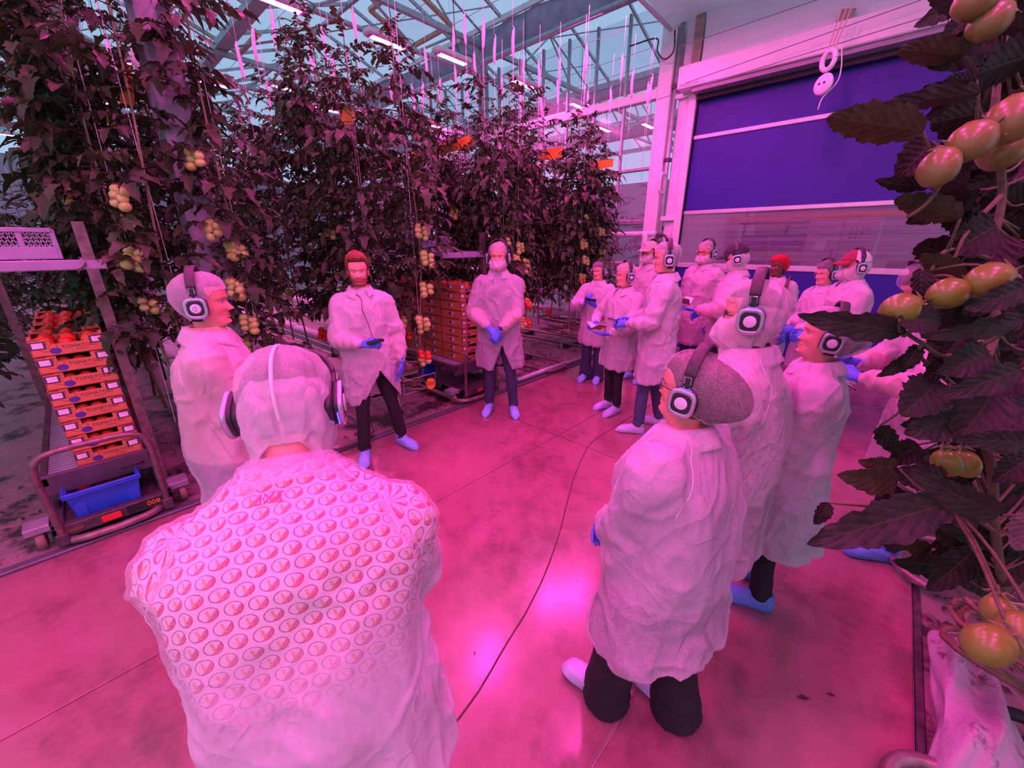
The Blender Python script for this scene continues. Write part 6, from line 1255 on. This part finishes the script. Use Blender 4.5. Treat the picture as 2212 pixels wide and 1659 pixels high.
# 16 woman in glasses behind the large man
P16 = person('woman in bouffant net looking up behind the large man, leaf before her face', (-0.17, 2.20), (-0.96, -0.20), 1.57, build=1.1, head=(0.05, -0.15, 0), skin=FAIR, hair=BROWN, shirt=(0.45, 0.30, 0.38), sleeve=1.8, trouser=M_blk, net='cap', vox=0.012, seed=16, fem=True, hp='headphones worn by the woman looking up', bag=0.05, hem=0.28, shoemat=M_shoecov2, arms={'l': dict(w=(-0.12, 0.26, 0.95)), 'r': dict(w=(0.1, 0.26, 0.95))}, feet=((-0.12, 0.0, 0.1), (0.12, 0.05, -0.1)), flare=1.1)
# 17 man bending over his notes
P17 = person('man bowing his netted head over a clipboard behind the leaves at right', (0.34, 3.17), (-0.93, -0.36), 1.80, build=1.1, lean=0.10, bow=0.25, head=(0.05, 0.35, 0), skin=FAIR, hair=BROWN, shirt=(0.66, 0.6, 0.64), pattern=True, sleeve=0.9, trouser=M_blk, net='bag', netmat=M_net_sheer, beardnet='low', vox=0.013, seed=17, coatmat=M_coat_thin, hp='headphones worn by the bowing man behind the leaves', arms={'l': dict(w=(-0.10, 0.42, 1.12), hint=(-1, -0.4, -0.8), dir=(0.4, 0.8, 0.2), back=(-0.7, 0.2, 0.5), hand='grip'), 'r': dict(w=(0.14, 0.38, 1.15), hint=(1, -0.4, -0.8), dir=(-0.3, 0.9, 0), hand='pen')}, shoemat=M_shoecov2, feet=((-0.14, 0.05, 0.1), (0.12, 0.0, -0.1)))
cb = held('clipboard', 'clipboard with paper held by the bowing man', 'clipboard', P17, (0.0, 0.55, 1.12), (0.1, 0.8, 0.45), (0, -0.5, 1)); part('board', bbox(-0.12, 0.12, -0.15, 0.15, -0.003, 0.003, 0.002), M_black, cb); part('paper', box(-0.11, 0.11, -0.14, 0.13, 0.003, 0.004), M_paper, cb)
# 18 person further back at right
P18 = person('person in white hair net mostly hidden behind the foreground leaves', (0.52, 4.6), (-0.75, -0.66), 1.76, build=1.0, head=(0, 0.1, 0), skin=FAIR, hair=BROWN, shirt=(0.5, 0.45, 0.5), vox=0.017, seed=18, net='bag', eyes=False)
# hair, headset and cable of the bearded man
k = P3['k']; Mh = P3['Mh']; ph = np.linspace(-math.pi, math.pi, 97)[:-1]; rows = []
for u in np.linspace(0, 1, 26):
    te = np.array([0.83+0.012*math.sin(p*9) if math.cos(p) > 0.55 else (0.83-(0.55-math.cos(p))*0.60 if math.cos(p) > -0.1 else 0.20-0.02*math.cos(p)) for p in ph]); t = 0.9995-(0.9995-te)*u
    q = np.clip(np.cos(ph), 0, 1)**0.8; off = (0.011+0.024*q*np.exp(-((t-0.88)/0.14)**2)+0.010*np.clip(1-u, 0, 1)+0.0035*np.sin(ph*26+6*u)+0.0025*np.sin(ph*51+11*u))*k*np.where(np.cos(ph) < -0.1, 0.8, 1.0)*(1-0.75*np.clip((u-0.93)/0.07, 0, 1))
    P = head_pt(ph, t, off, k, False); P[:, 2] += 0.016*k*(1-u)**0.7+0.010*k*np.exp(-((ph-0.3)/0.7)**2)*np.exp(-((u-0.55)/0.3)**2); rows.append(P)
M_hair = flat('ginger_hair', GINGER, 0.45, 0, 0.45, 60, 0.6, 120); part('hair', xf(gridsurf(rows, False, True), Mh), M_hair, P3['T'], True)
hs = thing('headset_microphone', 'black headset microphone beside the bearded man\'s cheek', 'microphone'); hs.matrix_world = P3['Mw'] @ Matrix.Scale(k, 4)
part('boom', tube(smoothpath([(0.078, -0.02, 0.13), (0.084, 0.01, 0.08), (0.078, 0.05, 0.03), (0.062, 0.075, 0.005)], 14), 0.0022, 6), M_black, hs, True); part('foam', ellipsoid((0.060, 0.078, 0.003), (0.010, 0.012, 0.010), 10, 8), M_black, hs, True); part('ear_hook', tube(smoothpath([(0.078, -0.02, 0.13), (0.082, -0.04, 0.12), (0.08, -0.045, 0.09)], 10), 0.003, 6), M_black, hs, True)
s_ = P3['s']; one_ = thing('microphone_cable', 'thin black cable from the headset down to the transmitter', 'cable'); one_.matrix_world = P3['W']
part('cable', tube(smoothpath([(0.07*s_, 0.05*s_, 1.50*s_), (0.02*s_, 0.15*s_, 1.46*s_), (0.02*s_, 0.185*s_, 1.36*s_), (-0.01*s_, 0.20*s_, 1.25*s_), (-0.02*s_, 0.30*s_, 1.16*s_)], 24), 0.003, 6), M_black, one_, True)
# size mark showing through the broad man's collar, mirrored
n1 = P1['neck']; mk = text_mesh('2XL', 0.034, flat('size_print', (0.45, 0.10, 0.26), 0.7), 'size_mark'); mk_o = part('size_mark', mk, None, P1['T'])
q1 = np.array([-0.02, n1[1]-0.12, n1[2]-0.01]); i1 = ((P1['V']-q1)**2).sum(1).argmin(); nn = P1['N'][i1]; xa = np.array([1.0, 0, 0]); xa = xa-nn*(xa@nn); xa /= np.linalg.norm(xa); ya = np.cross(nn, xa)
mk_o.matrix_local = Matrix.Translation(Vector(P1['V'][i1]+nn*0.004)) @ Matrix(((xa[0], ya[0], nn[0]), (xa[1], ya[1], nn[1]), (xa[2], ya[2], nn[2]))).to_4x4() @ Matrix.Diagonal((-1, 1, 1, 1))
# stitched seam over the broad man's net
k1 = P1['k']; sm = [head_pt(np.array([math.pi]), np.array([t]), np.array([0.05*k1*math.sin(math.pi*min(1, 0.15+(1-t)*0.9))]), k1, False)[0] for t in np.linspace(0.98, 0.05, 24)]
part('net_seam', xf(tube(sm, 0.0045, 6), P1['Mh']), M_white, P1['T'], True)
# ------------------------------------------------------------------ the vine hanging into the picture at the right
def atdep(x, y, dep): return _C + ray(x, y)*(dep/FPX)
def fore_leaf_mat(name, lo, hi):
    t = NT(name); v = t.coord('UV'); sep = t.new('ShaderNodeSeparateXYZ'); t.ln(v, sep.inputs[0])
    n = t.noise(t.coord('Object'), 60, 4); u, w = sep.outputs[0], t.math('ABSOLUTE', sep.outputs[1], 0)
    # lateral veins leave the midrib at an angle; midrib at w = 0
    vein = t.math('PINGPONG', t.math('MULTIPLY', t.math('SUBTRACT', u, t.math('MULTIPLY', w, 0.30)), 7.0), 0.5)
    vline = t.math('LESS_THAN', vein, 0.035); mid = t.math('LESS_THAN', w, 0.035); vl = t.math('MAXIMUM', vline, mid)
    c = t.ramp(n, [(0.25, lo), (0.75, hi)]); mx = t.new('ShaderNodeMixRGB'); t.ln(t.math('MULTIPLY', vl, 0.45), mx.inputs[0]); t.ln(c, mx.inputs[1]); mx.inputs[2].default_value = (0.09, 0.085, 0.035, 1)
    t.ln(mx.outputs[0], t.p.inputs['Base Color']); t.p.inputs['Roughness'].default_value = 0.5; t.p.inputs['Specular IOR Level'].default_value = 0.22
    h = t.math('ADD', t.math('MULTIPLY', vein, 0.8), t.math('MULTIPLY', n, 0.5)); t.bump(h, 0.55, 0.004)
    tl = t.new('ShaderNodeBsdfTranslucent'); t.ln(mx.outputs[0], tl.inputs[0]); ms = t.new('ShaderNodeMixShader'); ms.inputs[0].default_value = 0.15
    t.ln(t.p.outputs[0], ms.inputs[1]); t.ln(tl.outputs[0], ms.inputs[2]); t.ln(ms.outputs[0], t.out.inputs['Surface']); return t.m
FL = [fore_leaf_mat('near_leaf', (0.018, 0.024, 0.015), (0.036, 0.042, 0.030)), fore_leaf_mat('near_leaf_dark', (0.007, 0.011, 0.005), (0.016, 0.020, 0.009)), fore_leaf_mat('near_leaf_olive', (0.026, 0.032, 0.010), (0.055, 0.055, 0.02)), fore_leaf_mat('near_leaf_pale', (0.07, 0.07, 0.05), (0.14, 0.12, 0.10))]  # foreground shade is put into these darkened leaf colours
def near_leaf(parent, bx, by, tx, ty, wpx, dep=0.72, mat=0, tilt=0.3, curl=0.15, lob=0.16, seed=0, dt=0.0):
    r = np.random.default_rng(seed+int(bx)); A = atdep(bx, by, dep); B = atdep(tx, ty, dep+dt); ax = B-A; L = np.linalg.norm(ax); ax /= L
    view = (A+B)/2-_C; view /= np.linalg.norm(view); side = np.cross(ax, view); side /= np.linalg.norm(side); nr = np.cross(side, ax)
    if nr[2] < 0: nr = -nr; side = -side
    side2 = side*math.cos(tilt)+nr*math.sin(tilt); nr2 = np.cross(ax, side2)*(1 if np.dot(np.cross(ax, side2), nr) > 0 else -1)
    Wd = 0.5*wpx*dep/FPX*1.05/math.cos(tilt); ns, nw = 26, 9; V = []; UV = []; ph = r.uniform(0, 6)
    for i in range(ns+1):
        u = i/ns; base = max(0.0, math.sin(math.pi*u**0.72))**0.62; tooth = 1-lob*(0.5+0.5*math.cos(2*math.pi*(u*5.2)+ph))-0.05*math.cos(2*math.pi*u*13)
        for j in range(nw):
            v = -1+2*j/(nw-1); s_ = 1 if v > 0 else -1; tt = tooth if s_ > 0 else 1-lob*(0.5+0.5*math.cos(2*math.pi*(u*5.2)+ph+1.3))-0.05*math.cos(2*math.pi*u*12+1)
            w = Wd*base*(1+(tt-1)*abs(v)**1.5)*v
            z = 0.28*abs(w)-L*curl*(u-0.35)**2*1.6-0.05*L*abs(v)**2*math.sin(u*17+ph+s_)*0.35+0.012*L*math.sin(u*40+v*3)*abs(v)
            V.append(A+ax*L*(u-0.06*v*v*0)+side2*w+nr2*z); UV.append((u, v))
    F = [(i*nw+j, i*nw+j+1, (i+1)*nw+j+1, (i+1)*nw+j) for i in range(ns) for j in range(nw-1)]
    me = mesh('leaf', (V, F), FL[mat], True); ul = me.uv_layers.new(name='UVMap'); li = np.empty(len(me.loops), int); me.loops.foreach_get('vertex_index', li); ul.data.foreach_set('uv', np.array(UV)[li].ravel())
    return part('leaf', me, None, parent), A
M_fstem = flat('near_vine_stem', (0.085, 0.085, 0.035), 0.6, 0, 0.35, 30, 0.4)
FP = thing('tomato_plant', 'large dark vine with pale tomatoes hanging into view at the right edge', 'tomato plant', (0, 0, 0))
stem_px = [(2185, -60, 0.86), (2172, 90, 0.84), (2150, 230, 0.80), (2165, 420, 0.84), (2140, 560, 0.85), (2150, 720, 0.86), (2095, 860, 0.84), (2140, 1000, 0.86), (2150, 1150, 0.92), (2170, 1300, 1.0)]
SP = smoothpath([atdep(*p) for p in stem_px], 60); part('stem', tube(SP, np.linspace(0.006, 0.0095, 60), 8), M_fstem, FP, True)
side_px = [[(2150, 230, 0.80), (2080, 320, 0.76), (2010, 430, 0.74), (1960, 470, 0.75)], [(2150, 720, 0.86), (2050, 770, 0.78), (1990, 740, 0.75), (1950, 715, 0.75)], [(2140, 560, 0.85), (2050, 540, 0.8), (2000, 600, 0.78)], [(2095, 860, 0.84), (2020, 800, 0.8), (1975, 760, 0.78)], [(2150, 1150, 0.92), (2080, 1100, 0.82), (2045, 1085, 0.78)], [(2165, 420, 0.84), (2090, 500, 0.8), (2060, 560, 0.8)]]
for q in side_px: part('side_stem', tube(smoothpath([atdep(*p) for p in q], 18), np.linspace(0.0055, 0.003, 18), 6), M_fstem, FP, True)
SIDE = np.vstack([SP]+[smoothpath([atdep(*p) for p in q], 18) for q in side_px])
LF = [ # base x,y, tip x,y, width px, depth, material, tilt, curl
 (1992, 282, 1780, 250, 82, 0.72, 2, 0.25, 0.10), (2115, 198, 1862, 236, 46, 0.74, 0, 0.5, 0.14), (2085, 118, 1934, 105, 56, 0.78, 2, 0.3, 0.1), (2150, 70, 2015, 140, 92, 0.80, 1, 0.2, 0.1), (2225, 120, 2100, 160, 90, 0.76, 1, 0.3, 0.15),
 (2230, 60, 2130, 48, 40, 0.74, 0, 0.5, 0.1), (2110, 172, 2035, 170, 26, 0.75, 0, 0.4, 0.1), (2130, 240, 2000, 268, 60, 0.80, 1, 0.3, 0.1), (2015, 305, 1938, 388, 82, 0.78, 1, 0.2, 0.12), (2010, 405, 1898, 396, 34, 0.76, 1, 0.4, -0.2), (2075, 470, 1928, 424, 58, 0.76, 2, 0.3, 0.1),
 (2155, 485, 2055, 545, 90, 0.80, 1, 0.2, 0.1), (2165, 505, 2120, 612, 78, 0.84, 1, 0.25, 0.1), (2078, 602, 1988, 546, 48, 0.78, 2, 0.3, 0.1), (1992, 578, 1988, 656, 38, 0.77, 1, 0.35, 0.2), (2215, 440, 2120, 420, 70, 0.9, 1, 0.2, 0.1), (2230, 520, 2150, 470, 70, 0.88, 1, 0.3, 0.1),
 (1962, 716, 1734, 688, 62, 0.74, 0, 0.35, 0.15), (1952, 704, 1852, 688, 48, 0.76, 0, 0.3, 0.1), (1942, 690, 2048, 692, 66, 0.72, 0, 0.2, 0.2), (2220, 688, 2008, 732, 44, 0.70, 0, 0.4, 0.12), (2225, 615, 2098, 668, 56, 0.66, 0, 0.35, 0.12), (2140, 758, 2040, 805, 76, 0.74, 0, 0.2, 0.2),
 (1990, 760, 1905, 812, 34, 0.78, 1, 0.3, 0.2), (1985, 745, 1955, 795, 30, 0.76, 1, 0.3, 0.1), (2045, 780, 2000, 822, 40, 0.78, 1, 0.3, 0.2), (2030, 822, 1952, 896, 90, 0.78, 0, 0.2, 0.15), (2212, 796, 2038, 858, 56, 0.72, 0, 0.35, 0.12), (2150, 845, 2070, 955, 98, 0.76, 0, 0.2, 0.12), (2066, 902, 1962, 936, 74, 0.78, 0, 0.25, 0.15),
 (2230, 955, 2080, 950, 52, 0.70, 0, 0.3, 0.15), (2232, 870, 2130, 935, 70, 0.78, 0, 0.3, 0.1), (1940, 1045, 1816, 1028, 60, 0.80, 2, 0.25, 0.1), (1940, 1010, 1862, 1000, 44, 0.82, 2, 0.3, 0.2), (2045, 1035, 1922, 1022, 62, 0.82, 0, 0.25, 0.12), (2058, 1084, 1752, 1176, 92, 0.74, 0, 0.2, 0.08), (2165, 1118, 1976, 1026, 68, 0.72, 0, 0.3, 0.12),
 (2060, 1075, 2100, 1146, 66, 0.76, 0, 0.3, 0.15), (1790, 1086, 1762, 1134, 30, 0.80, 1, 0.3, 0.2), (2230, 985, 2150, 1040, 62, 0.80, 1, 0.3, 0.1), (2235, 1110, 2195, 1190, 60, 0.74, 3, 0.3, 0.1), (2012, 1190, 1933, 1166, 36, 1.3, 2, 0.3, 0.1), (2085, 1180, 2010, 1140, 40, 1.2, 2, 0.3, 0.1), (2118, 1236, 2012, 1276, 66, 1.35, 3, 0.25, 0.2), (2212, 1255, 2180, 1310, 50, 1.1, 3, 0.3, 0.1),
 (2225, 330, 2120, 460, 90, 0.95, 1, 0.2, 0.1), (2230, 760, 2140, 860, 90, 0.92, 1, 0.2, 0.1), (2230, 1050, 2120, 1010, 80, 0.95, 1, 0.2, 0.1), (2200, 380, 2090, 400, 70, 0.95, 1, 0.2, 0.1), (2160, 640, 2080, 700, 60, 0.95, 1, 0.3, 0.1), (2225, 560, 2150, 600, 60, 0.95, 1, 0.3, 0.1), (2100, 700, 2040, 770, 50, 0.95, 1, 0.3, 0.1), (2180, 900, 2100, 860, 70, 0.98, 1, 0.3, 0.1), (2110, 980, 2040, 960, 60, 0.98, 1, 0.3, 0.1), (1900, 920, 1945, 985, 40, 0.86, 1, 0.3, 0.1), (1985, 960, 1925, 1000, 52, 0.88, 1, 0.3, 0.1)]
rf = np.random.default_rng(12)
for i in range(170):
    x0, y0 = rf.uniform(2075, 2290), rf.uniform(-60, 1230); a = rf.uniform(2.2, 4.4); l = rf.uniform(70, 140)
    LF.append((x0, y0, x0+l*math.cos(a), y0-l*math.sin(a), rf.uniform(45, 90), rf.uniform(0.92, 1.35), 1 if rf.random() < 0.8 else 0, rf.uniform(0.1, 0.6), rf.uniform(0.0, 0.2)))
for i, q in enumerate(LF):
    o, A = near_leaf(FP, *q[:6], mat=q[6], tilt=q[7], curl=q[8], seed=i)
    d = np.linalg.norm(SIDE-A, axis=1); j = int(d.argmin())
    if d[j] < 0.35: part('petiole', tube(smoothpath([A, (A+SIDE[j])/2+np.array([0, 0, -0.01]), SIDE[j]], 8), [0.0022, 0.0024, 0.0026, 0.0028, 0.003, 0.0032, 0.0034, 0.0036], 6), M_fstem, FP, True)
plumV = [(v[0], v[1], v[2]*1.5) for v in tomV]
M_plum = tom_mat('shaded_plum_tomato', (0.15, 0.21, 0.018), (0.20, 0.25, 0.03)); M_plum2 = tom_mat('blushing_plum_tomato', (0.16, 0.17, 0.03), (0.21, 0.20, 0.045))  # skin colours darkened to hold the shade the fruit hangs in
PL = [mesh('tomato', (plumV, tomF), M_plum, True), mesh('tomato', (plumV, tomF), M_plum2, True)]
tips = {}
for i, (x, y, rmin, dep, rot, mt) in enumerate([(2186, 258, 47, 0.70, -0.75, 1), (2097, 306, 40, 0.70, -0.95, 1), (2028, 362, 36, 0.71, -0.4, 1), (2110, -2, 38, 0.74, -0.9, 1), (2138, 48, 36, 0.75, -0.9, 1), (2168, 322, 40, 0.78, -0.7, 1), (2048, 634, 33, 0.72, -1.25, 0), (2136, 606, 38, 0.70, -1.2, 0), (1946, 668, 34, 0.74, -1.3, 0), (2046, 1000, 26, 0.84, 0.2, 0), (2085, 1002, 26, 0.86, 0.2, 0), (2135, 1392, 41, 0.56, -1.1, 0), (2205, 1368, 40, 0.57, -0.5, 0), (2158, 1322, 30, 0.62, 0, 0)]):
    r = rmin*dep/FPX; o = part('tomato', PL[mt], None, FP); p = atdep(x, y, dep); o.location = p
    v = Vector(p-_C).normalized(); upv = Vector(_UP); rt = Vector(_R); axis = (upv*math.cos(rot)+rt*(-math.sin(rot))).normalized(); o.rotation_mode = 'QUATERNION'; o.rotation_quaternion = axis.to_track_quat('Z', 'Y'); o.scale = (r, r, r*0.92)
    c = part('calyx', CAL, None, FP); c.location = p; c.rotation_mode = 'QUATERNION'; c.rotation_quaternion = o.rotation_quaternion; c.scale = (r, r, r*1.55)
    st = Vector(p)+axis*r*1.3; d = np.linalg.norm(SIDE-np.array(st), axis=1); j = int(d.argmin())
    if d[j] < 0.4: part('fruit_stalk', tube(smoothpath([np.array(st), (np.array(st)+SIDE[j])/2+np.array([0, 0, 0.012]), SIDE[j]], 8), 0.0028, 6), M_fstem, FP, True)
# vines and equipment on the right side of the path
for k, (x, y, top, lab) in enumerate([(1.0, 2.12, 3.0, 'leafy vine behind the foreground vine at the right, nearer plant'), (1.05, 2.5, 3.0, 'leafy vine behind the foreground vine at the right, further plant'), (1.1, 3.75, 3.1, 'leafy vine at the right path edge beside the bowing man'), (1.15, 4.15, 3.1, 'leafy vine at the right path edge behind the bowing man'), (1.2, 5.5, 3.2, 'leafy vine at the right path edge nearest the door'), (0.95, 0.45, 3.4, 'vine right of the camera, outside the photo, nearest'), (1.05, 0.95, 3.4, 'vine right of the camera, outside the photo, second'), (1.3, 1.1, 3.4, 'vine right of the camera, outside the photo, third')]):
    plant(x, y, top, lab, 'vines right of the path', 700+k, 70, [(1.0, 2.6, 6, 'or', 0.036), (0.75, 2.9, 6, 'o', 0.036), (0.6, 3.4, 5, 'r', 0.036)], bias=3.1, lowbare=1.2)
for y, lab in ((1.45, 'the bottom right corner'), (3.1, 'the leaves right of the near shoes'), (4.75, 'the right edge by the door')):
    rr = 0.27; path = [(6, y-rr, 0.07), (0.62, y-rr, 0.07)]+[(0.54-0.16*math.sin(a), y-rr+0.16-0.16*math.cos(a), 0.055) for a in np.linspace(0.2, math.pi/2, 6)]+[(0.38, y, 0.05)]+[(0.54-0.16*math.cos(a), y+rr-0.16+0.16*math.sin(a), 0.055) for a in np.linspace(0, math.pi/2-0.2, 6)]+[(0.62, y+rr, 0.07), (6, y+rr, 0.07)]
    one('pipe_rail', tube(path, 0.026, 10), M_rail, 'looped pipe rail end under '+lab, 'pipe rail', smooth=True)
coil('stem_coil', 1.0, 2.75, 0.30, 0.5, 0.2, 20, 'coil of brown vine stems low behind the right foreground leaves', 9, 0.3)
coil('stem_coil', 0.95, 2.2, 0.22, 0.45, 0.2, 14, 'coil of vine stems beside the white sack', 10, 0.25)
for k, (x, y, r) in enumerate([(2098, 1218, 0.03), (2150, 1252, 0.032), (2118, 1205, 0.022), (2160, 1225, 0.03)]):
    p = atz(x, y, 0.62-0.03*k); loose_tomato(tuple(p), r, 'o', 'small orange tomato resting on the vine stems at the lower right', 'orange tomatoes on the stem coil')
for (x, y) in [(2110, 1160), (2118, 1172), (2150, 1165)]:
    p = atz(x, y, 0.5); loose_tomato(tuple(p), 0.03, 'r', 'bright red tomato low among the stems at the lower right', 'red tomatoes low at the right')
# white woven sack with frayed edge
rows = []
for u in np.linspace(0, 1, 30):
    row = []
    for a in np.linspace(0, 2*math.pi, 37)[:-1]:
        w = 0.115*math.sin(math.pi*(0.10+0.84*u))**0.5*(1+0.10*math.sin(3*a+5*u)+0.06*math.sin(7*a-9*u)); hh = 0.10*(1+0.25*math.sin(9*u)+0.15*math.sin(4*a+8*u))*math.sin(math.pi*(0.08+0.86*u))**0.5
        row.append((w*np.sign(math.cos(a))*abs(math.cos(a))**0.9+0.05*math.sin(4*u), 0.80*(u-0.5), max(0.002, hh*(1+math.sin(a))*0.8-0.035*math.exp(-((math.cos(a)-0.1)/0.16)**2)*(math.sin(a) > 0))))
    rows.append(row)
sk = thing('woven_sack', 'dirty white woven sack lying at the right path edge', 'sack', (0.585, 2.08, 0), -0.08)
part('sack_body', gridsurf(rows, False, True), sheet('woven_plastic', (0.44, 0.37, 0.42), (0.10, 0.06, 0.05), 0.56, 5, 0.6, 0.6), sk, True)
r = np.random.default_rng(3); V = []; F = []
for k in range(120):
    u = r.uniform(0, 1); x0 = 0.12*math.sin(math.pi*(0.1+0.84*u))**0.5; n0 = len(V); y0 = 0.8*(u-0.5); l = r.uniform(0.015, 0.045); V += [(x0-0.01, y0, 0.03), (x0+l, y0+r.uniform(-0.02, 0.02), 0.008), (x0-0.01, y0+0.004, 0.032)]; F.append((n0, n0+1, n0+2))
fr = part('frayed_edge', (V, F), M_string, sk); fr['kind'] = 'stuff'
pp = thing('drip_pipe', 'pink-white tube with black elbow at the bottom right corner', 'pipe', tuple(atz(2165, 1580, 0)))
part('tube', tube([(0.0, 0, 0.10), (0.30, 0.12, 0.16), (0.8, 0.3, 0.16)], 0.016, 10), M_white, pp, True); part('elbow', tube(smoothpath([(0.03, 0.01, 0.105), (-0.01, 0, 0.10), (-0.03, -0.01, 0.07), (-0.03, -0.02, 0.0), (-0.03, -0.1, 0.0)], 14), 0.024, 10), M_black, pp, True)
# next compartment beyond the glass wall
struct('ground_beyond', box(-26, -3.3, 7.62, 20, -0.06, -0.01), M_sheet); struct('wall_far', box(-26, 6, 19.4, 19.5, 0, 4.6), flat('far_wall_mauve', (0.42, 0.36, 0.44), 0.8)); struct('wall_left_far', box(-26.6, -26.5, -9, 19.5, 0, 5.2), flat('far_wall_mauve', (0.42, 0.36, 0.44), 0.8))  # flat mauve is the far walls' own colour
struct('wall_beyond_side', box(-3.32, -3.25, 7.62, 13.4, 0, 5.0), M_white); struct('ceiling_beyond', box(-3.3, 6, 7.62, 13.4, 4.95, 5.0), M_white)
for k, x in enumerate(np.arange(-4.2, -10.5, -0.8)):
    plant(x, 8.9+R.uniform(-0.15, 0.15), 2.9+R.uniform(-0.2, 0.2), '%s vine from the door beyond the glass wall' % ORDN[k], 'vines beyond the glass wall', 760+k, 50, (), lod=1, spread=0.5, z0=0.02)
bpy.data.scenes.remove(TMP)
